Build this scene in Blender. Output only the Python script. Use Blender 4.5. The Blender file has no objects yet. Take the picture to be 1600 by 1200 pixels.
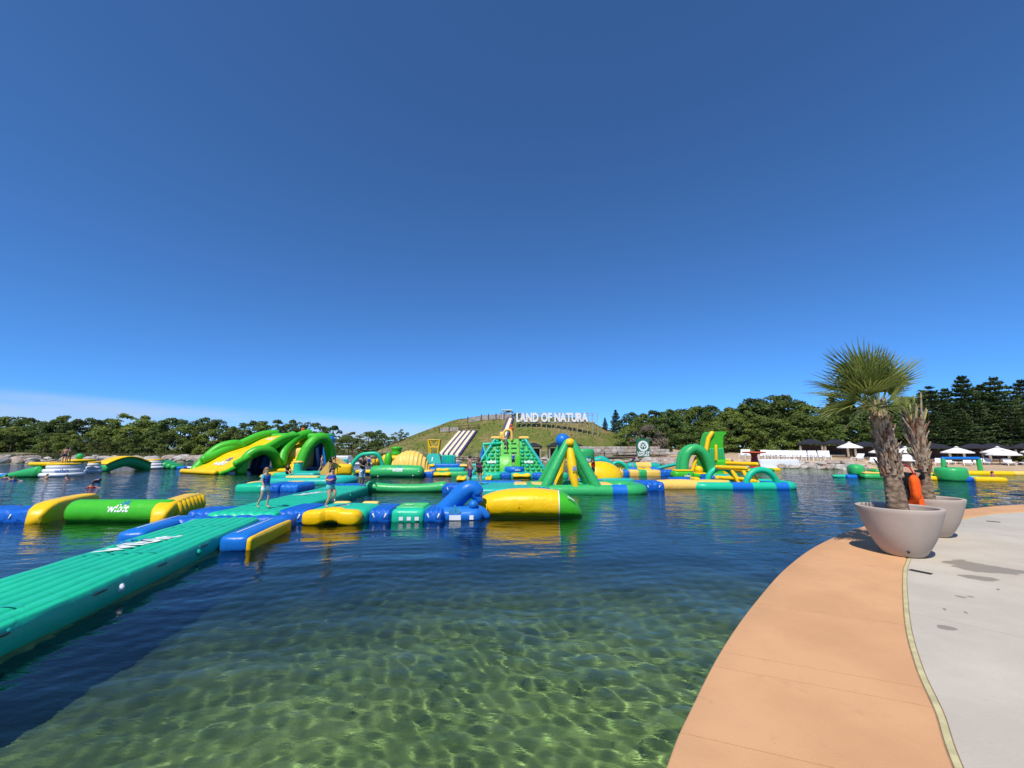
import bpy, bmesh, math, random
import numpy as np
from mathutils import Vector, Matrix
random.seed(7)
R_ = math.radians
sc = bpy.context.scene
col = sc.collection

# ---------------------------------------------------------------- camera
F = 650.0                      # focal length in pixels of the 1600 px wide photograph
TH = math.atan(100.0 / F)      # pitch up
CH = 2.5                       # eye height above the water
cam_d = bpy.data.cameras.new('camera')
cam_d.sensor_width = 36.0
cam_d.lens = 36.0 * F / 1600.0
cam_d.clip_start = 0.05
cam_d.clip_end = 6000
cam = bpy.data.objects.new('camera', cam_d)
cam.location = (0, 0, CH)
cam.rotation_euler = (math.pi / 2 + TH, 0, 0)
col.objects.link(cam)
sc.camera = cam

# ---------------------------------------------------------------- sky, sun, exposure
SUN_EL = R_(55)
SUN_TRAVEL = Vector((0.38, 0.92, 0)).normalized()       # the way the shadows fall
w = bpy.data.worlds.new('World')
sc.world = w
w.use_nodes = True
nt = w.node_tree
for n in list(nt.nodes):
    nt.nodes.remove(n)
wo = nt.nodes.new('ShaderNodeOutputWorld')
bg = nt.nodes.new('ShaderNodeBackground')
sky = nt.nodes.new('ShaderNodeTexSky')
sky.sky_type = 'NISHITA'
sky.sun_disc = False
sky.sun_elevation = SUN_EL
sky.sun_rotation = math.atan2(-SUN_TRAVEL.x, -SUN_TRAVEL.y)
sky.air_density = 3.1
sky.altitude = 12000
sky.dust_density = 0.0
sky.ozone_density = 8.0
bg.inputs['Strength'].default_value = 0.15
# thin cirrus low in the sky
tc = nt.nodes.new('ShaderNodeTexCoord')
sep = nt.nodes.new('ShaderNodeSeparateXYZ')
nt.links.new(tc.outputs['Generated'], sep.inputs[0])
mp = nt.nodes.new('ShaderNodeMapping')
mp.inputs['Scale'].default_value = (1.6, 1.6, 13.0)
mp.inputs['Rotation'].default_value = (0.0, R_(9), 0.0)
nt.links.new(tc.outputs['Generated'], mp.inputs[0])
nz = nt.nodes.new('ShaderNodeTexNoise')
nz.inputs['Scale'].default_value = 1.7
nz.inputs['Detail'].default_value = 7
nz.inputs['Roughness'].default_value = 0.55
nt.links.new(mp.outputs[0], nz.inputs[0])
cr = nt.nodes.new('ShaderNodeMapRange')
cr.inputs[1].default_value = 0.40
cr.inputs[2].default_value = 0.66
nt.links.new(nz.outputs[0], cr.inputs[0])
# bank of cloud: dense low down, its top falling from the left of the view to the right
tilt = nt.nodes.new('ShaderNodeMath'); tilt.operation = 'MULTIPLY_ADD'
tilt.inputs[1].default_value = 0.058
nt.links.new(sep.outputs['X'], tilt.inputs[0])
nt.links.new(sep.outputs['Z'], tilt.inputs[2])
fall = nt.nodes.new('ShaderNodeMapRange'); fall.interpolation_type = 'SMOOTHSTEP'
fall.inputs[1].default_value = 0.052
fall.inputs[2].default_value = 0.024
nt.links.new(tilt.outputs[0], fall.inputs[0])
add = nt.nodes.new('ShaderNodeMath'); add.operation = 'MULTIPLY'
cf = nt.nodes.new('ShaderNodeMath'); cf.operation = 'MULTIPLY_ADD'
cf.inputs[1].default_value = 0.75; cf.inputs[2].default_value = 0.25
nt.links.new(cr.outputs[0], cf.inputs[0])
nt.links.new(cf.outputs[0], add.inputs[0])
nt.links.new(fall.outputs[0], add.inputs[1])
amt = nt.nodes.new('ShaderNodeMath'); amt.operation = 'MULTIPLY'
amt.inputs[1].default_value = 0.85
nt.links.new(add.outputs[0], amt.inputs[0])
mixc = nt.nodes.new('ShaderNodeMix'); mixc.data_type = 'RGBA'
mixc.inputs['B'].default_value = (3.0, 3.7, 4.7, 1)
nt.links.new(amt.outputs[0], mixc.inputs['Factor'])
hsv = nt.nodes.new('ShaderNodeHueSaturation')
hsv.inputs['Saturation'].default_value = 1.09
hsv.inputs['Value'].default_value = 0.98
nt.links.new(sky.outputs[0], hsv.inputs['Color'])
nt.links.new(hsv.outputs[0], mixc.inputs['A'])
nt.links.new(mixc.outputs['Result'], bg.inputs['Color'])
nt.links.new(bg.outputs[0], wo.inputs[0])

sun_d = bpy.data.lights.new('sun', 'SUN')
sun_d.energy = 4.4
sun_d.angle = R_(0.53)
sun_d.color = (1.0, 0.93, 0.82)
sun_d.cycles.is_caustics_light = True
sun = bpy.data.objects.new('sun', sun_d)
to_sun = (-SUN_TRAVEL) * math.cos(SUN_EL) + Vector((0, 0, math.sin(SUN_EL)))
sun.rotation_euler = to_sun.to_track_quat('Z', 'Y').to_euler()
col.objects.link(sun)

sc.view_settings.view_transform = 'Standard'
sc.view_settings.look = 'None'
sc.view_settings.exposure = 0.18
sc.view_settings.gamma = 1.0
sc.render.engine = 'CYCLES'
sc.cycles.use_denoising = True
sc.cycles.max_bounces = 8
sc.cycles.diffuse_bounces = 3
sc.cycles.glossy_bounces = 4
sc.cycles.transmission_bounces = 6
sc.cycles.transparent_max_bounces = 8
sc.cycles.volume_bounces = 0
sc.cycles.caustics_refractive = True
sc.cycles.caustics_reflective = False
sc.cycles.blur_glossy = 0.3

# ---------------------------------------------------------------- placing helpers
def ray(x, y):
    u = (x - 800) / F
    v = (600 - y) / F
    return u, math.cos(TH) - v * math.sin(TH), v * math.cos(TH) + math.sin(TH)
def gp(x, y, z=0.0):
    "the spot at height z that the photograph shows at pixel x, y"
    a, b, c = ray(x, y)
    t = (z - CH) / c
    return Vector((a * t, b * t, z))
def dp(x, y, Y):
    "the spot at forward distance Y that the photograph shows at pixel x, y"
    a, b, c = ray(x, y)
    t = Y / b
    return Vector((a * t, Y, CH + c * t))

# ---------------------------------------------------------------- materials
MATS = {}
def newmat(name):
    m = bpy.data.materials.new(name)
    m.use_nodes = True
    t = m.node_tree
    b = t.nodes['Principled BSDF']
    return m, t, b
def node(t, kind, **kw):
    n = t.nodes.new(kind)
    for k, v in kw.items():
        if k.startswith('i_'):
            n.inputs[k[2:]].default_value = v
        elif k.startswith('n_'):
            n.inputs[int(k[2:])].default_value = v
        else:
            setattr(n, k, v)
    return n
def simple(name, c, rough=0.6, var=0.15, scale=4.0, bump=0.0, bscale=30.0, metal=0.0, spec=0.5, detail=5.0, c2=None, lo=0.35, hi=0.65):
    "one base colour with a procedural variation of tone and a little relief"
    if name in MATS:
        return MATS[name]
    m, t, b = newmat(name)
    tcn = node(t, 'ShaderNodeTexCoord')
    nzn = node(t, 'ShaderNodeTexNoise', i_Scale=scale, i_Detail=detail)
    t.links.new(tcn.outputs['Object'], nzn.inputs['Vector'])
    mr = node(t, 'ShaderNodeMapRange', n_1=lo, n_2=hi)
    t.links.new(nzn.outputs[0], mr.inputs[0])
    mx = node(t, 'ShaderNodeMix', data_type='RGBA')
    a = tuple(max(0, x * (1 - var)) for x in c)
    d = c2 if c2 else tuple(min(1, x * (1 + var)) for x in c)
    mx.inputs['A'].default_value = (*a, 1)
    mx.inputs['B'].default_value = (*d, 1)
    t.links.new(mr.outputs[0], mx.inputs['Factor'])
    t.links.new(mx.outputs['Result'], b.inputs['Base Color'])
    b.inputs['Roughness'].default_value = rough
    b.inputs['Metallic'].default_value = metal
    b.inputs['Specular IOR Level'].default_value = spec
    if bump:
        n2 = node(t, 'ShaderNodeTexNoise', i_Scale=bscale, i_Detail=4.0)
        t.links.new(tcn.outputs['Object'], n2.inputs['Vector'])
        bp = node(t, 'ShaderNodeBump', i_Strength=1.0, i_Distance=bump)
        t.links.new(n2.outputs[0], bp.inputs['Height'])
        t.links.new(bp.outputs[0], b.inputs['Normal'])
    MATS[name] = m
    return m
def pvc(name, c, rough=0.34):
    "welded PVC sheet: glossy, slightly uneven skin, faded and scuffed in patches"
    if name in MATS:
        return MATS[name]
    m, t, b = newmat(name)
    tcn = node(t, 'ShaderNodeTexCoord')
    n1 = node(t, 'ShaderNodeTexNoise', i_Scale=1.1, i_Detail=6.0, i_Roughness=0.65)
    t.links.new(tcn.outputs['Object'], n1.inputs['Vector'])
    mr = node(t, 'ShaderNodeMapRange', n_1=0.35, n_2=0.75)
    t.links.new(n1.outputs[0], mr.inputs[0])
    mx = node(t, 'ShaderNodeMix', data_type='RGBA')
    g = sum(c) / 3
    mx.inputs['A'].default_value = (*[x * 0.93 for x in c], 1)
    mx.inputs['B'].default_value = (*[min(1, (x * 0.985 + g * 0.015) * 1.06) for x in c], 1)
    t.links.new(mr.outputs[0], mx.inputs['Factor'])
    t.links.new(mx.outputs['Result'], b.inputs['Base Color'])
    b.inputs['Specular IOR Level'].default_value = 0.30
    rr = node(t, 'ShaderNodeMapRange', n_1=0.3, n_2=0.7, n_3=rough - 0.08, n_4=rough + 0.14)
    t.links.new(n1.outputs[0], rr.inputs[0])
    t.links.new(rr.outputs[0], b.inputs['Roughness'])
    n2 = node(t, 'ShaderNodeTexNoise', i_Scale=2.6, i_Detail=3.0, i_Distortion=0.6)
    t.links.new(tcn.outputs['Object'], n2.inputs['Vector'])
    bp = node(t, 'ShaderNodeBump', i_Strength=0.5, i_Distance=0.05)
    t.links.new(n2.outputs[0], bp.inputs['Height'])
    t.links.new(bp.outputs[0], b.inputs['Normal'])
    MATS[name] = m
    return m
LIME = pvc('lime_pvc', (0.055, 0.47, 0.022))
GREEN = pvc('green_pvc', (0.035, 0.42, 0.12))
MINT = pvc('mint_pvc', (0.013, 0.52, 0.30))
TEAL = pvc('teal_pvc', (0.015, 0.42, 0.35))
YEL = pvc('yellow_pvc', (0.92, 0.56, 0.003))
YEL2 = pvc('faded_yellow_pvc', (0.86, 0.55, 0.12))
BLUE = pvc('blue_pvc', (0.010, 0.165, 0.60))
NAVY = pvc('navy_pvc', (0.012, 0.035, 0.13))
WPVC = pvc('white_pvc', (0.74, 0.76, 0.78))
REDP = pvc('red_pvc', (0.62, 0.02, 0.03))
PRINT_W = simple('white_print', (0.82, 0.84, 0.84), 0.45, 0.03)
PRINT_B = simple('blue_print', (0.01, 0.16, 0.50), 0.45, 0.05)

# ---------------------------------------------------------------- mesh helpers
class G:
    "collects vertices and faces; build() links them as one mesh object"
    def __init__(s):
        s.v = []; s.f = []
    def add(s, v, f):
        o = len(s.v)
        s.v += [tuple(p) for p in v]
        s.f += [tuple(i + o for i in q) for q in f]
        return s
    def xf(s, M):
        s.v = [tuple(M @ Vector(p)) for p in s.v]
        return s
    def loft(s, rings, cap0=True, cap1=True, closed=True):
        n = len(rings[0]); v = []; f = []
        for r in rings:
            v += [tuple(p) for p in r]
        for i in range(len(rings) - 1):
            for j in range(n if closed else n - 1):
                k = (j + 1) % n
                f.append((i * n + j, i * n + k, (i + 1) * n + k, (i + 1) * n + j))
        if cap0: f.append(tuple(range(n - 1, -1, -1)))
        if cap1: f.append(tuple((len(rings) - 1) * n + j for j in range(n)))
        return s.add(v, f)
    def tube(s, pts, r, seg=14, cap='round', flat=1.0):
        "a pipe along pts; r one radius or one per point; round ends"
        P = [Vector(p) for p in pts]
        n = len(P)
        rs = list(r) if hasattr(r, '__len__') else [r] * n
        T = []
        for i in range(n):
            a = P[max(0, i - 1)]; b = P[min(n - 1, i + 1)]
            T.append((b - a).normalized())
        up = Vector((0, 0, 1)) if abs(T[0].z) < 0.95 else Vector((0, 1, 0))
        N = (up - T[0] * up.dot(T[0])).normalized()
        rings = []
        def ring(c, N, B, rr):
            return [c + (N * math.cos(a) * flat + B * math.sin(a)) * rr for a in [2 * math.pi * k / seg for k in range(seg)]]
        fr = []
        for i in range(n):
            N = (N - T[i] * N.dot(T[i]))
            N.normalize()
            fr.append((N.copy(), T[i].cross(N)))
        if cap == 'round':
            for a in (85, 62, 38, 16):
                a = R_(a)
                rings.append(ring(P[0] - T[0] * rs[0] * 0.75 * math.sin(a), fr[0][0], fr[0][1], rs[0] * math.cos(a)))
        for i in range(n):
            rings.append(ring(P[i], fr[i][0], fr[i][1], rs[i]))
        if cap == 'round':
            for a in (16, 38, 62, 85):
                a = R_(a)
                rings.append(ring(P[-1] + T[-1] * rs[-1] * 0.75 * math.sin(a), fr[-1][0], fr[-1][1], rs[-1] * math.cos(a)))
        return s.loft(rings, cap is not None, cap is not None)
    def lathe(s, prof, seg=24, c=(0, 0, 0), cap0=True, cap1=True):
        rings = [[(c[0] + r * math.cos(2 * math.pi * k / seg), c[1] + r * math.sin(2 * math.pi * k / seg), c[2] + z) for k in range(seg)] for r, z in prof]
        return s.loft(rings, cap0, cap1)
    def box(s, c, d, bev=0.0, seg=3, rot=None):
        bm = bmesh.new()
        bmesh.ops.create_cube(bm, size=1.0)
        bmesh.ops.scale(bm, vec=Vector(d), verts=bm.verts)
        if bev > 0:
            bmesh.ops.bevel(bm, geom=list(bm.edges), offset=min(bev, 0.49 * min(d)), segments=seg, profile=0.5, affect='EDGES')
        M = Matrix.Translation(Vector(c))
        if rot is not None:
            M = M @ rot
        bm.transform(M)
        bm.verts.index_update()
        s.add([v.co[:] for v in bm.verts], [[v.index for v in f.verts] for f in bm.faces])
        bm.free()
        return s
    def ball(s, c, r, seg=16, rings=10, sc_=(1, 1, 1)):
        prof = []
        for i in range(rings + 1):
            a = -math.pi / 2 + math.pi * (i + 0.0) / rings
            prof.append((max(1e-4, math.cos(a)), math.sin(a)))
        rr = [[(c[0] + p * r * sc_[0] * math.cos(2 * math.pi * k / seg), c[1] + p * r * sc_[1] * math.sin(2 * math.pi * k / seg), c[2] + z * r * sc_[2]) for k in range(seg)] for p, z in prof]
        return s.loft(rr)
    def surf(s, fn, nu, nv):
        v = [tuple(fn(i / nu, j / nv)) for i in range(nu + 1) for j in range(nv + 1)]
        f = [(i * (nv + 1) + j, i * (nv + 1) + j + 1, (i + 1) * (nv + 1) + j + 1, (i + 1) * (nv + 1) + j) for i in range(nu) for j in range(nv)]
        return s.add(v, f)
    def prism(s, poly, ext):
        "poly: points of a planar outline; ext: the vector it is drawn out along"
        e = Vector(ext)
        a = [Vector(p) for p in poly]
        return s.loft([a, [p + e for p in a]])
    def mesh(s, name, mat, smooth=True):
        me = bpy.data.meshes.new(name)
        me.from_pydata(s.v, [], s.f)
        me.validate()
        if mat is not None:
            me.materials.append(mat)
        bm = bmesh.new(); bm.from_mesh(me)
        bmesh.ops.recalc_face_normals(bm, faces=bm.faces)
        bm.to_mesh(me); bm.free()
        if smooth:
            me.polygons.foreach_set('use_smooth', [True] * len(me.polygons))
            if smooth == 'auto':
                pass
        me.update()
        return me
    def build(s, name, mat, parent=None, smooth=True, sharp=None, **tags):
        me = s.mesh(name, mat, smooth)
        if sharp:
            me.set_sharp_from_angle(angle=R_(sharp))
        o = bpy.data.objects.new(name, me)
        col.objects.link(o)
        if parent is not None:
            o.parent = parent
        tag(o, **tags)
        return o
def tag(o, label=None, cat=None, group=None, kind=None):
    if label: o['label'] = label
    if cat: o['category'] = cat
    if group: o['group'] = group
    if kind: o['kind'] = kind
    return o
def thing(name, label, cat, loc=(0, 0, 0), rz=0.0, group=None):
    o = bpy.data.objects.new(name, None)
    o.empty_display_size = 0.2
    col.objects.link(o)
    o.location = loc
    o.rotation_euler = (0, 0, rz)
    return tag(o, label, cat, group)
def copy_tree(o, parent=None):
    c = o.copy()
    col.objects.link(c)
    c.parent = parent
    for ch in list(o.children):
        copy_tree(ch, c)
    return c
def catmull(pts, n=8):
    P = [Vector(p) for p in pts]
    out = []
    for i in range(len(P) - 1):
        p0 = P[i - 1] if i else P[0] * 2 - P[1]
        p1, p2 = P[i], P[i + 1]
        p3 = P[i + 2] if i + 2 < len(P) else P[i + 1] * 2 - P[i]
        for k in range(n):
            t = k / n
            out.append(0.5 * ((2 * p1) + (p2 - p0) * t + (2 * p0 - 5 * p1 + 4 * p2 - p3) * t * t + (3 * p1 - p0 - 3 * p2 + p3) * t ** 3))
    out.append(P[-1])
    return out
# ================================================================ the setting
# shoreline as distance from the eye by bearing (degrees right of straight ahead)
SHORE = [(-180, 3.0), (-150, 4.0), (-128, 20.0), (-112, 55.0), (-90, 90.0), (-70, 108.0), (-51, 110.0), (-45, 106.0), (-39, 101.0), (-25, 86.0), (-12, 76.0), (0, 72.0),
         (12, 66.0), (20, 61.0), (30, 63.0), (37.5, 63.0), (44, 63.0), (50.3, 62.0), (57, 58.0), (64, 46.0), (75, 26.0), (100, 9.0), (130, 4.0), (180, 3.0)]
_sa = np.array([a for a, b in SHORE]); _sb = np.array([b for a, b in SHORE])
def shore_r(deg):
    return np.interp(deg, _sa, _sb)
DECK_Z = 0.5
HILL_C = np.array([4.0, 106.0])
def smooth01(t):
    t = np.clip(t, 0, 1)
    return t * t * (3 - 2 * t)
def hill_h(x, y):
    "flat-topped grass mound; steeper to the right than to the left"
    dx = x - 3.0
    dy = (y - 106.0)
    ax = np.where(dx < 0, 40.0, 34.0)
    q = np.sqrt((dx / ax) ** 2 + (dy / 26.0) ** 2)
    s = np.clip((1.0 - q) / 0.56, 0, 1)
    s = np.where(s < 0.12, s * s / 0.24, s - 0.06) / 0.94
    s = 1 - np.sqrt((1 - s) ** 2 + 0.0016) + 0.0006
    return 8.6 * np.clip(s, 0, 1)
def ground_z(x, y):
    x = np.asarray(x, float); y = np.asarray(y, float)
    r = np.hypot(x, y)
    deg = np.degrees(np.arctan2(x, y))
    d = r - shore_r(deg)                       # metres beyond the waterline
    und = 0.25 * np.sin(x * 0.11 + 1.3) * np.sin(y * 0.13) + 0.12 * np.sin(x * 0.31) * np.cos(y * 0.27)
    land = 0.16 * np.clip(d, 0, 3) + 0.030 * np.clip(d - 3, 0, 30) + und * np.clip(d / 8, 0, 1)
    flat = 0.05 * np.clip(d, 0, 3) + 0.004 * np.clip(d - 3, 0, 40) + 0.15 * und * np.clip(d / 8, 0, 1)
    rr = smooth01((deg - 24) / 10)
    land = land * (1 - rr) + flat * rr
    land = land + 0.75 * smooth01((deg - 25.5) / 2.0) * smooth01((41.0 - deg) / 2.0) * smooth01((d - 1.0) / 2.5)
    # lake bed: shelf by the promenade, deep in the middle, shelving again at the far shore
    near = -0.98 - 0.03 * np.clip(r - 3, 0, 60) - 0.12 * np.clip(r - 4.2, 0, 16) + 0.10 * np.clip(x * 0.35, -3, 4) + 0.05 * np.sin(x * 1.7 + 0.6 * np.sin(y * 1.1)) * np.sin(y * 1.3 + 0.4) + 0.03 * np.sin(x * 3.1 + y * 2.3)
    near = np.maximum(near, -3.6)
    shelf = 0.16 * d
    shelf = np.where(np.abs(deg) > 95, -1.2, shelf)
    bed = np.maximum(near, shelf)
    z = np.where(d > 0, land, bed)
    z = np.where((d > 0) & (np.abs(deg) > 95) & (r < 60), -0.3, z)
    z = np.where(d > 0, np.maximum(z, z + hill_h(x, y)), z)
    return z
def polar_grid(name, rs, degs, zf, mat, full=False):
    A, Rr = np.meshgrid(np.radians(degs), rs)
    X = Rr * np.sin(A); Y = Rr * np.cos(A)
    Z = zf(X, Y)
    nr, na = X.shape
    v = np.stack([X, Y, Z], -1).reshape(-1, 3)
    i = np.arange(nr - 1)[:, None]; j = np.arange(na - 1)[None, :]
    a = i * na + j
    f = np.stack([a, a + na, a + na + 1, a + 1], -1).reshape(-1, 4)
    me = bpy.data.meshes.new(name)
    me.vertices.add(len(v)); me.vertices.foreach_set('co', v.ravel())
    me.loops.add(f.size); me.loops.foreach_set('vertex_index', f.ravel().astype(np.int32))
    me.polygons.add(len(f))
    me.polygons.foreach_set('loop_start', np.arange(0, f.size, 4, dtype=np.int32))
    me.polygons.foreach_set('use_smooth', np.ones(len(f), bool))
    me.update(calc_edges=True)
    me.validate()
    # faces must look up
    if me.polygons[0].normal.z < 0:
        me.flip_normals()
    me.materials.append(mat)
    o = bpy.data.objects.new(name, me)
    col.objects.link(o)
    return o

# ---- ground: sand by the water on the right, gravelly scrub on the left, mown slopes on the mound, meadow beyond
m, t, b = newmat('ground_soil')
MATS['ground_soil'] = m
geo = node(t, 'ShaderNodeNewGeometry')
sp = node(t, 'ShaderNodeSeparateXYZ')
t.links.new(geo.outputs['Position'], sp.inputs[0])
def noise(scale, detail=5.0, rough=0.55):
    n = node(t, 'ShaderNodeTexNoise', i_Scale=scale, i_Detail=detail, i_Roughness=rough)
    t.links.new(geo.outputs['Position'], n.inputs['Vector'])
    return n.outputs[0]
def mapr(src, a, bb, c=0.0, d=1.0, sm=True):
    n = node(t, 'ShaderNodeMapRange', n_1=a, n_2=bb, n_3=c, n_4=d)
    if sm: n.interpolation_type = 'SMOOTHSTEP'
    t.links.new(src, n.inputs[0])
    return n.outputs[0]
def mixc2(fac, A, B):
    n = node(t, 'ShaderNodeMix', data_type='RGBA')
    if fac is not None: t.links.new(fac, n.inputs['Factor'])
    for k, q in (('A', A), ('B', B)):
        if isinstance(q, tuple): n.inputs[k].default_value = (*q, 1)
        else: t.links.new(q, n.inputs[k])
    return n.outputs['Result']
def mth(op, A, B):
    n = node(t, 'ShaderNodeMath', operation=op)
    for k, q in ((0, A), (1, B)):
        if isinstance(q, (int, float)): n.inputs[k].default_value = q
        else: t.links.new(q, n.inputs[k])
    return n.outputs[0]
sand = mixc2(mapr(noise(1.4, 6), 0.35, 0.68), (0.44, 0.31, 0.19), (0.56, 0.42, 0.28))
gravel = mixc2(mapr(noise(0.55, 8, 0.7), 0.38, 0.62), (0.20, 0.17, 0.12), (0.36, 0.31, 0.24))
weeds = mixc2(mapr(noise(1.1, 6), 0.3, 0.7), (0.05, 0.08, 0.025), (0.15, 0.15, 0.055))
scrub = mixc2(mapr(noise(0.23, 6, 0.65), 0.44, 0.58), gravel, weeds)
turf_n = noise(0.20, 8, 0.68)
turf = mixc2(mapr(turf_n, 0.40, 0.62), (0.125, 0.150, 0.032), (0.25, 0.19, 0.085))
turf = mixc2(mapr(noise(1.9, 5, 0.7), 0.40, 0.75), turf, (0.085, 0.120, 0.026))
grassz = mapr(sp.outputs['Z'], 1.0, 2.6)
rightside = mapr(sp.outputs['X'], 17.0, 27.0)
landc = mixc2(rightside, scrub, sand)
landc = mixc2(grassz, landc, turf)
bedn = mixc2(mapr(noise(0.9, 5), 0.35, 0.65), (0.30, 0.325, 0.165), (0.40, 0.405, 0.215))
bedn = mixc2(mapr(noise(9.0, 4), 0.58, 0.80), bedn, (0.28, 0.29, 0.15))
bedn = mixc2(mapr(sp.outputs['Z'], -0.95, -2.25), bedn, (0.018, 0.035, 0.030))  # light lost in deeper water is painted into the bed colour by depth
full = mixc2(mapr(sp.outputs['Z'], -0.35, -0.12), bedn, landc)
t.links.new(full, b.inputs['Base Color'])
b.inputs['Roughness'].default_value = 0.95
b.inputs['Specular IOR Level'].default_value = 0.2
bp = node(t, 'ShaderNodeBump', i_Strength=0.6, i_Distance=0.12)
t.links.new(noise(2.2, 8, 0.7), bp.inputs['Height'])
t.links.new(bp.outputs[0], b.inputs['Normal'])
rs = np.concatenate([[0.05, 0.5], np.geomspace(1.0, 30, 110), np.linspace(30.8, 180, 300), np.geomspace(185, 5000, 24)])
degs = np.concatenate([np.linspace(-180, -62, 60)[:-1], np.linspace(-62, 62, 330), np.linspace(62, 180, 60)[1:]])
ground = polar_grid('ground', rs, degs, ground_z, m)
tag(ground, 'sandy and grassy ground round the lake with its bed', kind='structure')
ground.cycles.is_caustics_receiver = True

# ---- water: real ripples near by, finer relief in the material beyond what the mesh carries
rng = np.random.default_rng(5)
WAVES = []
for k in range(40):
    lam = float(np.exp(rng.uniform(np.log(0.13), np.log(0.46))))
    ang = rng.normal(0.0, 1.0) + R_(78)
    WAVES.append((lam, 2 * math.pi / lam * math.cos(ang), 2 * math.pi / lam * math.sin(ang), rng.uniform(0, 6.283), 0.00155 * lam))
for k in range(12):
    lam = float(np.exp(rng.uniform(np.log(0.9), np.log(3.5))))
    ang = rng.normal(0.0, 0.6) + R_(78)
    WAVES.append((lam, 2 * math.pi / lam * math.cos(ang), 2 * math.pi / lam * math.sin(ang), rng.uniform(0, 6.283), 0.0016 * lam))
def water_z(x, y):
    r = np.hypot(x, y)
    cell = 0.0056 * r
    z = np.zeros_like(x)
    wx = x + 0.16 * np.sin(y * 1.1 + 0.7 * np.sin(x * 0.6)); wy = y + 0.16 * np.sin(x * 0.9 + 1.0)
    for lam, kx, ky, ph, amp in WAVES:
        z += amp * np.sin(kx * wx + ky * wy + ph) * smooth01((lam / cell - 3.0) / 4.0)
    patch = 0.85 + 0.35 * np.sin(x * 0.31 + 0.8 * np.sin(y * 0.23)) * np.sin(y * 0.27 + 1.0)
    return z * patch
wm, wt, wb = newmat('lake_water')
wt.nodes.remove(wb)
rf = node(wt, 'ShaderNodeBsdfRefraction', i_IOR=1.333, i_Roughness=0.0)
rf.inputs['Color'].default_value = (0.71, 0.90, 0.70, 1)
gs = node(wt, 'ShaderNodeBsdfGlossy', i_Roughness=0.03)
gs.inputs['Color'].default_value = (1, 1, 1, 1)
fz = node(wt, 'ShaderNodeFresnel', i_IOR=1.333)
gl = node(wt, 'ShaderNodeMixShader')
wt.links.new(fz.outputs[0], gl.inputs[0])
wt.links.new(rf.outputs[0], gl.inputs[1])
wt.links.new(gs.outputs[0], gl.inputs[2])
geo = node(wt, 'ShaderNodeNewGeometry')
def wnoise(sx, sy, detail, dist=0.0):
    mpn = node(wt, 'ShaderNodeMapping')
    mpn.inputs['Scale'].default_value = (sx, sy, 1)
    mpn.inputs['Rotation'].default_value = (0, 0, R_(8))
    wt.links.new(geo.outputs['Position'], mpn.inputs[0])
    n = node(wt, 'ShaderNodeTexNoise', i_Scale=1.0, i_Detail=detail, i_Distortion=dist)
    wt.links.new(mpn.outputs[0], n.inputs['Vector'])
    return n.outputs[0]
ln = node(wt, 'ShaderNodeVectorMath', operation='LENGTH')
wt.links.new(geo.outputs['Position'], ln.inputs[0])
fade = node(wt, 'ShaderNodeMapRange', n_1=9.0, n_2=34.0)      # the mesh carries the ripples near by
wt.links.new(ln.outputs['Value'], fade.inputs[0])
b1 = node(wt, 'ShaderNodeBump', i_Distance=0.10)
wt.links.new(wnoise(1.3, 3.0, 3.0, 0.4), b1.inputs['Height'])
wt.links.new(fade.outputs[0], b1.inputs['Strength'])
b2 = node(wt, 'ShaderNodeBump', i_Strength=0.28, i_Distance=0.012)
wt.links.new(wnoise(7.0, 14.0, 2.0), b2.inputs['Height'])
wt.links.new(b1.outputs[0], b2.inputs['Normal'])
for q in (rf, gs, fz):
    wt.links.new(b2.outputs[0], q.inputs['Normal'])
wout = wt.nodes['Material Output']
wt.links.new(gl.outputs[0], wout.inputs['Surface'])
rs = np.concatenate([[0.3, 0.7], np.exp(np.arange(math.log(1.1), math.log(130), 0.0056))])
degs = np.degrees(np.arange(-2.05, 1.45, 0.0056))
water = polar_grid('lake', rs, degs, water_z, wm)
tag(water, 'clear green lake water deepening to rippled dark blue', kind='structure')
water.cycles.is_caustics_caster = True
# ---------------------------------------------------------------- promenade
edge_px = [(1040, 1200), (1080, 1105), (1130, 1010), (1180, 940), (1230, 885), (1280, 850), (1340, 825)]
edge = [Vector((-2.4, -5.0, 0)), Vector((-1.1, -1.2, 0)), Vector((-0.05, 1.3, 0))] + [gp(x, y, DECK_Z) for x, y in edge_px] + [Vector((11.6, 12.75, 0)), gp(1510, 795, DECK_Z), gp(1600, 788, DECK_Z), Vector((24.5, 16.6, 0)), Vector((33.0, 17.0, 0))]
inner_px = [(1490, 1200), (1460, 1110), (1430, 1040), (1413, 970), (1410, 900), (1416, 875)]
inner = [Vector((0.4, -5.5, 0)), Vector((0.8, -1.6, 0)), Vector((1.75, 1.5, 0))] + [gp(x, y, DECK_Z) for x, y in inner_px] + [Vector((9.9, 10.55, 0)), gp(1520, 808, DECK_Z), gp(1600, 800, DECK_Z), Vector((22.5, 14.6, 0)), Vector((33.0, 15.0, 0))]
for p in edge + inner:
    p.z = 0
E_ = catmull(edge, 12)
I_ = catmull(inner, 12)
def resample(P, n):
    L = [0.0]
    for a, c in zip(P, P[1:]): L.append(L[-1] + (c - a).length)
    out = []
    xs = np.linspace(0, L[-1], n)
    arr = np.array([[p.x, p.y] for p in P])
    return [Vector((float(np.interp(s, L, arr[:, 0])), float(np.interp(s, L, arr[:, 1])), 0)) for s in xs]
NB = 400
E_ = resample(E_, NB); I_ = resample(I_, NB)
m, t, b = newmat('orange_concrete'); CONC_O = m
geo = node(t, 'ShaderNodeNewGeometry')
oc = mixc2(mapr(noise(0.7, 9, 0.62), 0.36, 0.66), (0.545, 0.300, 0.148), (0.625, 0.350, 0.176))
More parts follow.
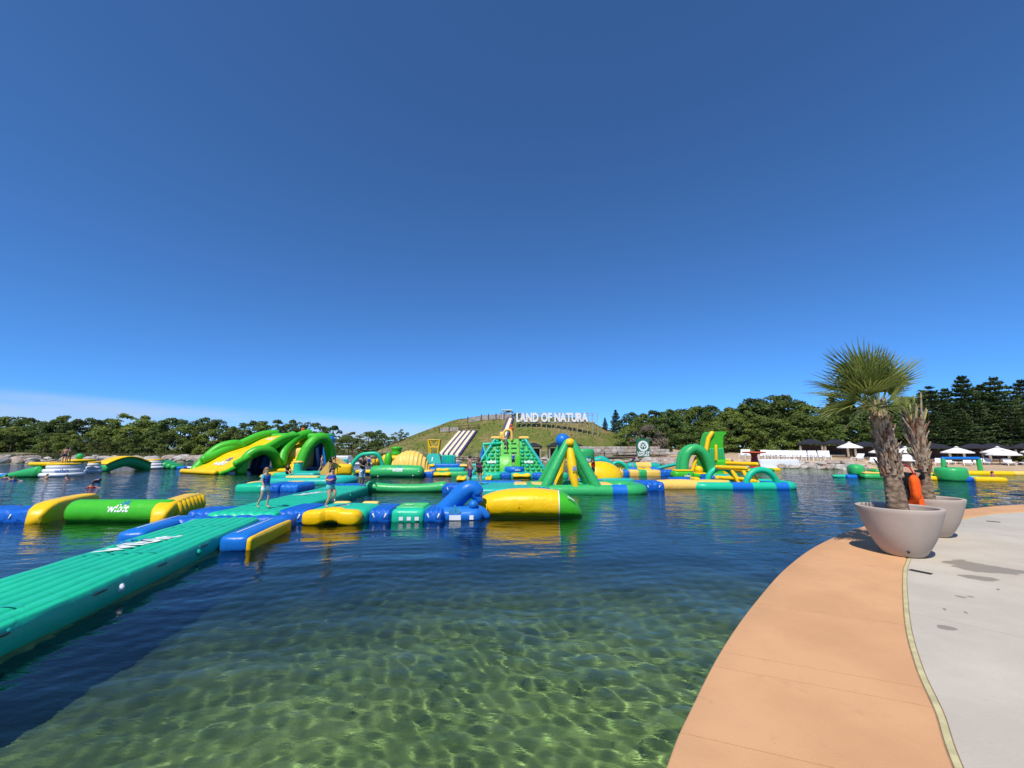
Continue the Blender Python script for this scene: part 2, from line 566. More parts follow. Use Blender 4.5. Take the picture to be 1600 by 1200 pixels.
oc = mixc2(mapr(noise(5.0, 6, 0.7), 0.56, 0.78), oc, (0.50, 0.285, 0.150))
oc = mixc2(mapr(noise(38.0, 3, 0.6), 0.66, 0.78), oc, (0.40, 0.225, 0.12))
oc = mixc2(mapr(noise(0.33, 4, 0.5), 0.60, 0.72, 0.0, 0.35), oc, (0.47, 0.29, 0.17))
t.links.new(oc, b.inputs['Base Color'])
b.inputs['Roughness'].default_value = 0.85
b.inputs['Specular IOR Level'].default_value = 0.25
bp = node(t, 'ShaderNodeBump', i_Strength=0.6, i_Distance=0.004)
t.links.new(noise(60.0, 4), bp.inputs['Height'])
t.links.new(bp.outputs[0], b.inputs['Normal'])
m, t, b = newmat('pale_concrete'); CONC_W = m
geo = node(t, 'ShaderNodeNewGeometry')
base = mixc2(mapr(noise(0.8, 8, 0.6), 0.35, 0.68), (0.485, 0.435, 0.355), (0.555, 0.505, 0.42))
base = mixc2(mapr(noise(22.0, 3, 0.6), 0.60, 0.80), base, (0.41, 0.39, 0.35))
# damp patches with shapes of their own
wsum = None
def damp(cx, cy, lx, ly, ang, edge_):
    mpn = node(t, 'ShaderNodeMapping', vector_type='TEXTURE')
    mpn.inputs['Location'].default_value = (cx, cy, 0)
    mpn.inputs['Rotation'].default_value = (0, 0, ang)
    mpn.inputs['Scale'].default_value = (lx, ly, 1)
    warp = node(t, 'ShaderNodeTexNoise', i_Scale=1.9, i_Detail=4.0)
    t.links.new(geo.outputs['Position'], warp.inputs['Vector'])
    ad = node(t, 'ShaderNodeVectorMath', operation='MULTIPLY_ADD')
    sb = node(t, 'ShaderNodeVectorMath', operation='SUBTRACT'); sb.inputs[1].default_value = (0.5, 0.5, 0.5)
    t.links.new(warp.outputs['Color'], sb.inputs[0])
    ad.inputs[1].default_value = (edge_, edge_, 0)
    t.links.new(sb.outputs[0], ad.inputs[0]); t.links.new(geo.outputs['Position'], ad.inputs[2])
    t.links.new(ad.outputs[0], mpn.inputs[0])
    sxy = node(t, 'ShaderNodeVectorMath', operation='MULTIPLY'); sxy.inputs[1].default_value = (1, 1, 0)
    t.links.new(mpn.outputs[0], sxy.inputs[0])
    ln_ = node(t, 'ShaderNodeVectorMath', operation='LENGTH')
    t.links.new(sxy.outputs[0], ln_.inputs[0])
    return mapr(ln_.outputs['Value'], 1.06, 0.94)
patches = []
for (x0, y0, x1, y1, wd, ee) in ((1480, 878, 1600, 893, 0.30, 0.9), (1478, 884, 1560, 894, 0.14, 0.6), (1512, 901, 1556, 905, 0.16, 0.5), (1464, 980, 1498, 983, 0.085, 0.3), (1496, 932, 1510, 933, 0.06, 0.2), (1512, 931, 1524, 933, 0.045, 0.2), (1555, 920, 1561, 921, 0.06, 0.15), (1478, 952, 1484, 953, 0.05, 0.15), (1512, 957, 1518, 958, 0.045, 0.15)):
    p = gp(x0, y0, DECK_Z); q = gp(x1, y1, DECK_Z)
    c = (p + q) / 2; dv = q - p
    patches.append(damp(c.x, c.y, dv.length / 2, wd, math.atan2(dv.y, dv.x), ee))
acc = patches[0]
for q in patches[1:]:
    acc = mth('MAXIMUM', acc, q)
base = mixc2(mth('MULTIPLY', acc, 0.9), base, (0.27, 0.235, 0.19))
t.links.new(base, b.inputs['Base Color'])
rgh = mapr(acc, 0, 1, 0.85, 0.55)
t.links.new(rgh, b.inputs['Roughness'])
b.inputs['Specular IOR Level'].default_value = 0.3
bp = node(t, 'ShaderNodeBump', i_Strength=0.5, i_Distance=0.004)
t.links.new(noise(45.0, 4), bp.inputs['Height'])
t.links.new(bp.outputs[0], b.inputs['Normal'])
JOINT = simple('joint_filler', (0.50, 0.45, 0.24), 0.8, 0.15, 6.0)
GAP = simple('joint_gap', (0.30, 0.19, 0.11), 0.9, 0.15, 6.0)  # brown of the body under the slabs, seen in the joints and the wall

walk = thing('promenade', 'curved promenade of orange and pale concrete slabs beside the water', None)
walk['kind'] = 'structure'
# solid body just under the slabs and the wall down into the water
g = G()
top = DECK_Z - 0.012
inset = [p for p in E_]
g.loft([[(p.x, p.y, -1.6) for p in E_] + [(33, -7, -1.6)], [(p.x, p.y, top) for p in E_] + [(33, -7, top)]], True, True)
g.build('retaining_wall', GAP, walk, smooth=False)
def strip(P, Q, i0, i1, ztop, h, gap, bev, edge_out=0.0):
    "one slab between two boundary lines, with rounded edges"
    a = P[i0:i1 + 1]; c = Q[i0:i1 + 1]
    # pull the two ends in by half a joint
    d0 = (a[1] - a[0]).normalized() * gap; d1 = (a[-1] - a[-2]).normalized() * gap
    a = [a[0] + d0] + a[1:-1] + [a[-1] - d1]
    e0 = (c[1] - c[0]).normalized() * gap; e1 = (c[-1] - c[-2]).normalized() * gap
    c = [c[0] + e0] + c[1:-1] + [c[-1] - e1]
    lines = []
    for (s, z) in ((0.0, ztop - h), (0.0, ztop - bev), (0.3, ztop - bev * 0.3), (1.0, ztop)):
        lines.append([p + (q - p).normalized() * (bev * s) + Vector((0, 0, z)) for p, q in zip(a, c)])
    K = 5
    for k in range(1, K):
        lines.append([p.lerp(q, k / K) + Vector((0, 0, ztop)) for p, q in zip(a, c)])
    for (s, z) in ((1.0, ztop), (0.3, ztop - bev * 0.3), (0.0, ztop - bev), (0.0, ztop - h)):
        lines.append([q + (p - q).normalized() * (bev * s) + Vector((0, 0, z)) for p, q in zip(a, c)])
    n = len(lines)
    v = []; f = []
    m_ = len(a)
    for L in lines:
        v += [tuple(p) for p in L]
    for i in range(n - 1):
        for j in range(m_ - 1):
            f.append((i * m_ + j, i * m_ + j + 1, (i + 1) * m_ + j + 1, (i + 1) * m_ + j))
    f.append(tuple(i * m_ for i in range(n)))
    f.append(tuple(i * m_ + m_ - 1 for i in range(n - 1, -1, -1)))
    return G().add(v, f)
# orange band: joints where the photograph shows them
def near_index(P, q):
    return min(range(len(P)), key=lambda i: (P[i] - q).length)
joint_px = [(1068, 1153), (1130, 1020), (1178, 942), (1245, 872)]
ji = [0, 30, 70, 90] + [near_index(E_, Vector((*gp(x, y, DECK_Z)[:2], 0))) for x, y in joint_px]
ji = sorted(set([j for j in ji]))
last = ji[-1]
while last + 26 < NB - 1:
    last += 26
    ji.append(last)
ji.append(NB - 1)
for a_, c_ in zip(ji, ji[1:]):
    if c_ - a_ < 2: continue
    strip(E_, I_, a_, c_, DECK_Z, 0.14, 0.004, 0.02).build('orange_slab', CONC_O, walk, sharp=40)
# narrow filler strip on the inner side
J0 = [p + (p - e).normalized() * 0.006 for p, e in zip(I_, E_)]
J1 = [p + (p - e).normalized() * 0.05 for p, e in zip(I_, E_)]
strip(J0, J1, 0, NB - 1, DECK_Z - 0.002, 0.1, 0.0, 0.004).build('joint_strip', JOINT, walk)
# pale slabs
K0 = [p + (p - e).normalized() * 0.056 for p, e in zip(I_, E_)]
def far_in(p):
    return Vector((33.0, -7.0 + (p.y + 7.0) * 0.5, 0))
pale_joints = []
jw = [(1415, 957), (1600, 994)]
k1 = near_index(K0, Vector((*gp(1416, 957, DECK_Z)[:2], 0)))
ks = [0, 70, k1, near_index(K0, Vector((*gp(1500, 820, DECK_Z)[:2], 0))), NB - 1]
# outer ends of the joint lines, out of the picture to the right
def ext(i, x, y):
    p = gp(x, y, DECK_Z); p.z = 0
    d = (p - K0[i]).normalized()
    return K0[i] + d * 14
ends = {0: Vector((16.0, -7.0, 0)), 70: Vector((17, -2.5, 0)), k1: ext(k1, 1600, 996), ks[3]: ext(ks[3], 1600, 842) , NB - 1: Vector((33.0, 9.0, 0))}
for a_, c_ in zip(ks, ks[1:]):
    a = K0[a_:c_ + 1]
    e0, e1 = ends[a_], ends[c_]
    n = len(a)
    c = [e0.lerp(e1, i / (n - 1)) for i in range(n)]
    strip(a, c, 0, n - 1, DECK_Z - 0.004, 0.12, 0.005, 0.006).build('pale_slab', CONC_W, walk, sharp=40)
# ================================================================ lettering
def text_mesh(txt, size, bold=0.0, spacing=1.0):
    cu = bpy.data.curves.new('lettering', 'FONT')
    cu.body = txt
    cu.size = size
    cu.offset = bold
    cu.space_character = spacing
    cu.align_x = 'CENTER'
    cu.resolution_u = 3
    o = bpy.data.objects.new('lettering', cu)
    col.objects.link(o)
    dg = bpy.context.evaluated_depsgraph_get()
    me = bpy.data.meshes.new_from_object(o.evaluated_get(dg))
    v = [tuple(p.co) for p in me.vertices]
    f = [tuple(p.vertices) for p in me.polygons]
    bpy.data.objects.remove(o); bpy.data.curves.remove(cu); bpy.data.meshes.remove(me)
    return v, f
def plane_map(origin, ux, uy):
    o = Vector(origin); a = Vector(ux).normalized(); c = Vector(uy).normalized()
    return lambda u, v: o + a * u + c * v
def petals(n, r, a0, a1, wd):
    v = []; f = []
    for k in range(n):
        a = a0 + (a1 - a0) * k / (n - 1)
        ln = r * (0.75 + 0.25 * math.sin(math.pi * k / (n - 1)))
        d = (math.cos(a), math.sin(a)); q = (-d[1], d[0])
        base = len(v)
        for s, ww in ((0.18, 0.25), (0.5, 0.7), (0.8, 1.0), (0.95, 0.7), (1.0, 0.1)):
            for sg in (-1, 1):
                v.append((d[0] * ln * s + q[0] * wd * ww * sg, d[1] * ln * s + q[1] * wd * ww * sg, 0))
        for i in range(4):
            f.append((base + 2 * i, base + 2 * i + 1, base + 2 * i + 3, base + 2 * i + 2))
    return v, f
def logo(parent, fn, width, splash=True, mat=None, word='wibit'):
    "the maker's lettering printed on a skin; fn maps (u, v) on the print to a point"
    sz = width * 0.46
    v, f = text_mesh(word, sz, sz * 0.028)
    g = G(); g.add([fn(a, c) for a, c, _ in v], f)
    g.build('printed_word', mat or PRINT_W, parent, smooth=False)
    if splash:
        v, f = petals(5, width * 0.30, R_(20), R_(150), width * 0.030)
        g = G(); g.add([fn(a + width * 0.17, c + sz * 0.62) for a, c, _ in v], f)
        g.build('printed_splash', PRINT_B if mat is None else mat, parent, smooth=False)
def cyl_map(c, R, yaw0=0.0, elev=0.0, axis='X', off=0.008):
    "print wrapped on a cylinder lying along X whose front faces -Y; elev lifts the print's middle up the side"
    def fn(u, v):
        a = elev + v / R
        return Vector((c[0] + u, c[1] - (R + off) * math.cos(a), c[2] + (R + off) * math.sin(a)))
    return fn
def vcyl_map(c, R, off=0.01, turn=0.0):
    def fn(u, v):
        a = u / R + turn
        return Vector((c[0] + (R + off) * math.sin(a), c[1] - (R + off) * math.cos(a), c[2] + v))
    return fn

# ================================================================ planters and palms on the promenade
PLANTER = simple('warm_grey_planter', (0.46, 0.385, 0.325), 0.75, 0.05, 2.0, 0.002, 80.0, spec=0.3)
SOIL = simple('planter_soil', (0.10, 0.065, 0.04), 0.95, 0.3, 8.0, 0.03, 25.0)
DARK = simple('dark_rubber', (0.012, 0.012, 0.013), 0.6, 0.2)
TRUNK = simple('palm_trunk_fibre', (0.20, 0.125, 0.075), 0.9, 0.45, 9.0, 0.02, 40.0, c2=(0.34, 0.24, 0.16))
BOOT = simple('palm_leaf_stub', (0.29, 0.19, 0.115), 0.85, 0.35, 12.0, 0.01, 50.0, c2=(0.48, 0.37, 0.26))
FIBRE = simple('red_brown_fibre', (0.20, 0.09, 0.05), 0.9, 0.4, 14.0, 0.01, 60.0)
def leafmat(name, c, tr=0.35, var=0.35, scale=2.0, rough=0.5):
    m, t, b = newmat(name)
    tcn = node(t, 'ShaderNodeNewGeometry')
    oi = node(t, 'ShaderNodeObjectInfo')
    nzn = node(t, 'ShaderNodeTexNoise', i_Scale=scale, i_Detail=3.0)
    t.links.new(tcn.outputs['Position'], nzn.inputs['Vector'])
    ad = node(t, 'ShaderNodeMath', operation='MULTIPLY_ADD'); ad.inputs[1].default_value = 0.5
    t.links.new(oi.outputs['Random'], ad.inputs[0])
    t.links.new(nzn.outputs[0], ad.inputs[2])
    mr = node(t, 'ShaderNodeMapRange', n_1=0.4, n_2=1.15)
    t.links.new(ad.outputs[0], mr.inputs[0])
    mx = node(t, 'ShaderNodeMix', data_type='RGBA')
    mx.inputs['A'].default_value = (*[x * (1 - var) for x in c], 1)
    mx.inputs['B'].default_value = (c[0] * (1 + 1.6 * var), c[1] * (1 + 1.1 * var), c[2] * (1 + 0.4 * var), 1)
    t.links.new(mr.outputs[0], mx.inputs['Factor'])
    t.links.new(mx.outputs['Result'], b.inputs['Base Color'])
    b.inputs['Roughness'].default_value = rough
    b.inputs['Specular IOR Level'].default_value = 0.3
    tl = node(t, 'ShaderNodeBsdfTranslucent')
    t.links.new(mx.outputs['Result'], tl.inputs['Color'])
    ms = node(t, 'ShaderNodeMixShader', n_0=tr)
    t.links.new(b.outputs[0], ms.inputs[1]); t.links.new(tl.outputs[0], ms.inputs[2])
    t.links.new(ms.outputs[0], t.nodes['Material Output'].inputs['Surface'])
    return m
FROND = leafmat('palm_frond', (0.21, 0.27, 0.08), 0.3, 0.4, 3.0, 0.35)
FROND_DRY = leafmat('cut_green_stalk', (0.33, 0.37, 0.14), 0.1, 0.3, 3.0, 0.6)

def planter(loc, sc_, label, rz=0.0):
    t_ = thing('planter', label, 'planter', loc, rz, 'round bowl planters on the promenade')
    R, H = 0.62 * sc_, 0.84 * sc_
    prof = [(0.02, 0.0), (0.25, 0.0), (0.275, 0.012), (0.31, 0.05), (0.38, 0.16), (0.455, 0.31), (0.515, 0.47), (0.565, 0.63), (0.60, 0.76), (0.615, 0.815), (0.612, 0.835), (0.60, 0.84), (0.555, 0.84), (0.543, 0.832), (0.54, 0.81), (0.53, 0.70), (0.5, 0.62)]
    prof = [(r / 0.62 * R, z / 0.84 * H) for r, z in prof]
    G().lathe(prof, 64, cap0=True, cap1=False).build('bowl', PLANTER, t_, sharp=50)
    G().lathe([(0.01, 0.70 * H / 0.84), (0.3 * R / 0.62, 0.71 * H / 0.84), (0.535 * R / 0.62, 0.695 * H / 0.84)], 40, cap0=True, cap1=False).build('soil', SOIL, t_)
    # drain hole low on the side that faces the camera
    d = Vector((-loc[0], -loc[1], 0)).normalized()
    a = math.atan2(d.y, d.x) - rz + 0.16
    rr = 0.365 * R / 0.62
    g = G().tube([(math.cos(a) * (rr - 0.05), math.sin(a) * (rr - 0.05), 0.125), (math.cos(a) * (rr + 0.012), math.sin(a) * (rr + 0.012), 0.118)], 0.021, 14, None)
    g.f += [tuple(range(13, -1, -1)), tuple(range(14, 28))]
    g.build('drain_hole', DARK, t_)
    return t_
def fan_leaf(base, d, plen, flen, droop, rnd, spread=1.15, nseg=20, fold=1.6, hel=1.0):
    "a stalk and a fan of narrow folded blades whose tips hang"
    d = d.normalized()
    up = Vector((0, 0, 1))
    side = d.cross(up)
    if side.length < 0.1: side = Vector((1, 0, 0))
    side.normalize()
    nrm = side.cross(d).normalized()
    st = G()
    p = Vector(base); pts = [p.copy()]
    dd = d.copy()
    for k in range(6):
        dd = (dd + Vector((0, 0, -0.035 * droop * k))).normalized()
        p = p + dd * plen / 6
        pts.append(p.copy())
    st.tube(pts, [0.017, 0.015, 0.013, 0.011, 0.010, 0.009, 0.008], 6, 'round')
    g = G()
    hub = pts[-1]; hd = (Vector((d.x, d.y, 0)).normalized() * math.cos(hel) + Vector((0, 0, math.sin(hel)))).normalized()
    side = hd.cross(up)
    if side.length < 0.1: side = Vector((1, 0, 0))
    side.normalize()
    nrm = side.cross(hd).normalized()
    tw = rnd.uniform(-1.2, 1.2)
    side, nrm = side * math.cos(tw) + nrm * math.sin(tw), nrm * math.cos(tw) - side * math.sin(tw)
    for i in range(nseg):
        a = (i / (nseg - 1) - 0.5) * 2 * spread
        v0 = hd * math.cos(a) + side * math.sin(a) + nrm * (0.25 * abs(math.sin(a)) * fold)
        v0.normalize()
        ln = flen * (1.0 - 0.30 * abs(a / spread) ** 1.5) * rnd.uniform(0.88, 1.06)
        q = hub.copy(); dirv = v0.copy()
        nb = (nrm - dirv * nrm.dot(dirv)).normalized()
        steps = 7
        bend = rnd.uniform(0.5, 1.5) * droop
        rows = []
        for k in range(steps + 1):
            tt = k / steps
            wd = 0.020 * (0.25 + 1.7 * tt if tt < 0.32 else max(0.05, 0.80 * (1 - (tt - 0.32) / 0.68) ** 0.7)) * flen / 0.75
            sd = dirv.cross(nb).normalized()
            rows.append((q + sd * wd - nb * wd * 0.35, q + nb * wd * 0.25, q - sd * wd - nb * wd * 0.35))
            if tt > 0.42:
                dirv = (dirv + Vector((0, 0, -0.17 * bend * (tt - 0.3)))).normalized()
            nb = (nb - dirv * nb.dot(dirv)).normalized()
            q = q + dirv * ln / steps
        v = [x for r in rows for x in r]
        f = []
        for k in range(steps):
            for e in (0, 1):
                f.append((3 * k + e, 3 * k + e + 1, 3 * k + e + 4, 3 * k + e + 3))
        g.add(v, f)
    return st, g
def trunk_r(z, H, r0, r1):
    return r0 + (r1 - r0) * (z / H) ** 0.7
def palm(loc, H, label, seed, leaves, lean=(0, 0), r0=0.235, r1=0.15, boots=130, boot_from=0.42, cutlong=False):
    rnd = random.Random(seed)
    t_ = thing('palm_tree', label, 'palm', loc, 0, 'palms growing in the planters')
    ax = lambda z: Vector((lean[0] * (z / H) ** 1.5, lean[1] * (z / H) ** 1.5, z))
    # trunk: rough rings of fibre below, criss-crossed stubs above
    rings = []
    n = 90; seg = 36
    for i in range(n + 1):
        z = H * i / n
        r = trunk_r(z, H, r0, r1)
        c = ax(z)
        ring = []
        for k in range(seg):
            a = 2 * math.pi * k / seg
            low = 1.0 if z < H * boot_from else 0.4
            rr = r * (1 + low * (0.035 * math.sin(z * 66 + 1.2 * math.sin(2 * a + z * 4)) + 0.03 * math.sin(a * 7 + z * 30) * math.sin(z * 21) + rnd.uniform(-0.025, 0.025)))
            ring.append(c + Vector((math.cos(a) * rr, math.sin(a) * rr, 0)))
        rings.append(ring)
    G().loft(rings).build('trunk', TRUNK, t_)
    # leaf stubs in spirals
    for i in range(boots):
        f_ = i / boots
        z = H * (boot_from + (0.99 - boot_from) * f_)
        a = i * 2.39996
        r = trunk_r(z, H, r0, r1)
        out = Vector((math.cos(a), math.sin(a), 0)); sd = Vector((-math.sin(a), math.cos(a), 0))
        tall = (0.16 + 0.10 * rnd.random()) * (1.0 if not cutlong else (0.7 + 1.5 * f_))
        flare = rnd.uniform(0.05, 0.38) if f_ < 0.75 else rnd.uniform(0.0, 0.15)
        if cutlong: flare = rnd.uniform(0.08, 0.40)
        b0 = ax(z) + out * (r * 0.90)
        pts = []
        wd0 = 0.043 * rnd.uniform(0.8, 1.15)
        rows = []
        for k in range(5):
            tt = k / 4
            c = b0 + Vector((0, 0, tall * tt)) + out * (0.03 + flare * tall * tt * (0.7 + 0.5 * tt)) + sd * (rnd.uniform(-0.02, 0.02) * tt)
            wdt = wd0 * (1 - 0.55 * tt) if tt < 0.9 else wd0 * 0.36
            th = 0.020 * (1 - 0.5 * tt)
            rows.append([c + sd * wdt - out * th, c + sd * wdt * 0.5 + out * th, c - sd * wdt * 0.5 + out * th, c - sd * wdt - out * th])
        G().loft(rows).build('leaf_stub', BOOT if rnd.random() < 0.8 else FIBRE, t_, smooth=False)
    for (az, el, pl, fl, dr) in leaves:
        d = Vector((math.cos(R_(az)) * math.cos(R_(el)), math.sin(R_(az)) * math.cos(R_(el)), math.sin(R_(el))))
        z0 = H * rnd.uniform(0.90, 0.995)
        pe = R_(48 + 0.45 * el)
        d = Vector((math.cos(R_(az)) * math.cos(pe), math.sin(R_(az)) * math.cos(pe), math.sin(pe)))
        st, g = fan_leaf(ax(z0) + Vector((d.x, d.y, 0)) * r1 * 0.7, d, pl, fl, dr, rnd, hel=R_(el))
        fo = g.build('frond', FROND, t_)
        st.build('stalk', FROND_DRY, fo)
    return t_, ax
P1 = gp(1416, 864, DECK_Z); P1 = Vector((7.45, 8.30, DECK_Z))
P2 = Vector((9.76, 10.06, DECK_Z))
planter(P1, 1.06, 'front bowl planter of warm grey concrete, palm with green fronds in it', 0.3)
planter(P2, 1.02, 'rear bowl planter of warm grey concrete, half hidden behind the front one', 0.8)
rl = random.Random(3)
LV = []
# (bearing, rise, stalk, blade, droop): most stand up and lean to the water side, old ones hang
for az, el, st, bl, dr in ((120, 80, .50, .62, .30), (160, 70, .52, .66, .4), (185, 60, .5, .70, .5), (205, 64, .46, .66, .5), (150, 54, .48, .66, .5), (60, 76, .50, .60, .4), (20, 70, .5, .62, .5), (330, 72, .46, .60, .5), (280, 66, .44, .60, .6),
                           (175, 44, .48, .68, .8), (200, 36, .46, .66, 1.0), (230, 48, .42, .62, .9), (145, 34, .44, .60, 1.1), (345, 52, .44, .62, .8), (310, 38, .40, .60, 1.2), (215, 14, .36, .70, 2.0), (165, 8, .36, .70, 2.2), (190, -10, .34, .72, 1.8), (205, -25, .30, .62, 1.5), (178, -22, .34, .66, 1.5), (230, -20, .28, .6, 1.6), (150, -15, .3, .6, 1.7), (182, 30, .5, .62, 1.6), (200, 22, .5, .6, 1.8), (172, 18, .5, .6, 1.9), (320, 40, .30, .50, 1.6), (20, 50, .34, .5, 1.2), (250, 12, .30, .55, 2.0)):
    LV.append((az + rl.uniform(-6, 6), min(86, el + 4), st * rl.uniform(1.0, 1.35), bl * rl.uniform(1.15, 1.45), dr * 0.9))
palm(P1 + Vector((0, 0, 0.69)), 2.15, 'palm with a full crown of green fan fronds in the front planter', 11, LV, (-0.12, 0.04), 0.185, 0.085, 150, 0.34)
LV2 = [(200, 62, 0.55, 0.42, 1.6), (235, 50, 0.5, 0.40, 1.9), (150, 66, 0.6, 0.40, 1.5)]
t2_, ax2 = palm(P2 + Vector((0, 0, 0.68)), 1.85, 'palm with pruned bare leaf stalks in the rear planter', 12, LV2, (-0.08, 0.0), 0.155, 0.075, 120, 0.38, True)
rnd = random.Random(5)
for k in range(9):
    a = k * 2.4; z0 = 1.55 + 0.03 * k
    o = Vector((math.cos(a), math.sin(a), 0))
    G().tube([ax2(z0) + o * 0.10, ax2(z0) + o * 0.17 + Vector((0, 0, 0.22)), ax2(z0) + o * (0.22 + 0.05 * rnd.random()) + Vector((0, 0, rnd.uniform(0.45, 1.05)))], [0.030, 0.024, 0.018], 7).build('cut_stalk', FROND_DRY if k % 2 else BOOT, t2_)
# slotted drains let into the pale slabs
def drain(pa, pb, wd, label):
    a = gp(*pa, DECK_Z); c = gp(*pb, DECK_Z)
    mid = (a + c) / 2; dv = c - a
    t_ = thing('drain_grate', label, 'drain', (mid.x, mid.y, DECK_Z - 0.003), math.atan2(dv.y, dv.x), 'slot drains in the pale slabs')
    L = dv.length
    G().box((0, 0, 0.003), (L, wd, 0.010), 0.003, 1).build('grate_frame', DARK, t_, smooth=False)
    k = int(L / 0.03)
    g0 = G().box((0, 0, 0.009), (0.010, wd * 0.8, 0.006))
    me = g0.mesh('grate_bar', simple('grate_iron', (0.05, 0.05, 0.052), 0.5, 0.2, metal=0.6), False)
    for i in range(k):
        o = bpy.data.objects.new('grate_bar', me); col.objects.link(o); o.parent = t_
        o.location = (-L / 2 + 0.02 + (L - 0.04) * i / (k - 1), 0, 0)
drain((1421, 890), (1456, 897), 0.10, 'short black slot drain in the pale slab before the front planter')
drain((1541, 814), (1563, 816), 0.09, 'thin black slot drain in the pale slab beyond the planters')
# ================================================================ floating obstacle course, near rows
def mattress(L, W, H, ribs, zb=-0.14, scal=0.055, seg=8):
    "air mattress along +Y: parallel tubes on top, bulging sides, rounded ends"
    half = W / 2
    def section(s, dz):
        pts = []
        # bottom and sides
        for a in np.linspace(-90, 70, 9):
            rr = (H - zb) * 0.5
            pts.append((half - rr * 0.55 + rr * 0.55 * math.cos(R_(a)), zb + rr + rr * math.sin(R_(a)) * 0.98))
        wr = (2 * (half - (H - zb) * 0.20)) / ribs
        x0 = half - (H - zb) * 0.20
        for k in range(ribs):
            for q in range(seg):
                tt = q / seg
                pts.append((x0 - wr * (k + tt), H - scal + scal * math.sqrt(max(0, 1 - (2 * tt - 1) ** 2)) + 0.02 * math.sin(math.pi * (k + tt) / ribs)))
        for a in np.linspace(110, 270, 9):
            rr = (H - zb) * 0.5
            pts.append((-half + rr * 0.55 + rr * 0.55 * math.cos(R_(a)), zb + rr + rr * math.sin(R_(a)) * 0.98))
        cz = (H + zb) / 2
        return [(x * (1 - 0.10 * (1 - s)), cz + (z - cz) * s) for x, z in pts]
    rings = []
    stations = [(0.0, 0.25), (0.02, 0.55), (0.06, 0.8), (0.13, 0.95), (0.22, 1.0)]
    nmid = max(4, int(L / 0.35))
    ys = [(y, s) for y, s in stations] + [(0.25 + (L - 0.5) * (i + 0.5) / nmid, 1.0) for i in range(nmid)] + [(L - y, s) for y, s in reversed(stations)]
    for y, s in ys:
        wob = 0.006 * math.sin(y * 1.9 + W) + 0.004 * math.sin(y * 4.3)
        rings.append([Vector((x * (1 + 0.006 * math.sin(y * 2.7)), y, z + wob * (1 if z > 0.1 else 0.2))) for x, z in section(s, 0)])
    return G().loft(rings)
def pillow(c, d, bulge=0.06, r=None, zrot=0.0, n=9, creases=0, rnd=None):
    "inflated block: soft box whose faces swell, pulled in along creases that run across it"
    dx, dy, dz = d
    r = r if r else 0.45 * min(d)
    g = G()
    def sp_(u, h, rr):
        return max(-1, min(1, u))
    v = []; idx = {}
    f = []
    def P(u):
        x, y, z = u
        q = Vector((x * dx / 2, y * dy / 2, z * dz / 2))
        inner = Vector((max(-dx / 2 + r, min(dx / 2 - r, q.x)), max(-dy / 2 + r, min(dy / 2 - r, q.y)), max(-dz / 2 + r, min(dz / 2 - r, q.z))))
        off = q - inner
        if off.length > 1e-9:
            q = inner + off.normalized() * r
        b = (1 - x * x) * (1 - y * y) if abs(z) > 0.99 else ((1 - y * y) * (1 - z * z) if abs(x) > 0.99 else (1 - x * x) * (1 - z * z))
        nrm = Vector((x if abs(x) > 0.99 else 0, y if abs(y) > 0.99 else 0, z if abs(z) > 0.99 else 0)).normalized()
        q = q + nrm * bulge * b
        if creases:
            k = math.cos(math.pi * creases * (x + 1) / 1.0) ** 8
            q = Vector((q.x, q.y * (1 - 0.04 * k), q.z - 0.05 * k * (1 if z > -0.5 else 0)))
        return q
    # grid on each cube face with points crowded to the edges
    t = [math.sin(math.pi / 2 * (2 * i / n - 1)) for i in range(n + 1)]
    nx = n if not creases else max(n, creases * 8)
    tx = t if not creases else [2 * i / nx - 1 for i in range(nx + 1)]
    def face(fix, val, A, B, ta, tb):
        o = len(g.v)
        for a in ta:
            for bq in tb:
                u = [0, 0, 0]; u[fix] = val; u[A] = a; u[B] = bq
                g.v.append(tuple(P(u)))
        nb = len(tb)
        for i in range(len(ta) - 1):
            for j in range(nb - 1):
                g.f.append((o + i * nb + j, o + i * nb + j + 1, o + (i + 1) * nb + j + 1, o + (i + 1) * nb + j))
    for s in (-1, 1):
        face(2, s, 0, 1, tx, t); face(1, s, 0, 2, tx, t); face(0, s, 1, 2, t, t)
    # weld
    key = {}; remap = []; nv = []
    for p in g.v:
        k = (round(p[0], 4), round(p[1], 4), round(p[2], 4))
        if k not in key:
            key[k] = len(nv); nv.append(p)
        remap.append(key[k])
    g.f = [tuple(dict.fromkeys(remap[i] for i in q)) for q in g.f]
    g.f = [q for q in g.f if len(q) > 2]
    g.v = nv
    g.xf(Matrix.Translation(Vector(c)) @ Matrix.Rotation(zrot, 4, 'Z'))
    return g
def strap(parent, x, y0, y1, z, wd=0.03):
    G().box((x, (y0 + y1) / 2, z), (wd, abs(y1 - y0), 0.012), 0.004, 1).build('strap', PRINT_W, parent)
WRINK = pvc('wrinkled_blue_pvc', (0.008, 0.12, 0.54))
_t = WRINK.node_tree
for _n in _t.nodes:
    if _n.type == 'BUMP':
        _n.inputs['Distance'].default_value = 0.13
        _n.inputs['Strength'].default_value = 0.8
LINKS = 'blue folded links between the floats'
def link(x0, x1, y0, y1, h, label, zb=-0.12):
    t_ = thing('connector', label, 'float', ((x0 + x1) / 2, (y0 + y1) / 2, 0), 0, LINKS)
    pillow((0, 0, (h + zb) / 2), (abs(x1 - x0), abs(y1 - y0), h - zb), 0.03, 0.14, 0, 9, 2).build('cushion', WRINK, t_)
    for s in (-0.25, 0.25):
        G().box((s * abs(x1 - x0), -abs(y1 - y0) / 2 - 0.012, (h + zb) / 2 + 0.06), (0.05, 0.02, 0.16), 0.006, 1, Matrix.Rotation(s * 1.6, 4, 'Y')).build('webbing_loop', PRINT_W, t_)
    return t_

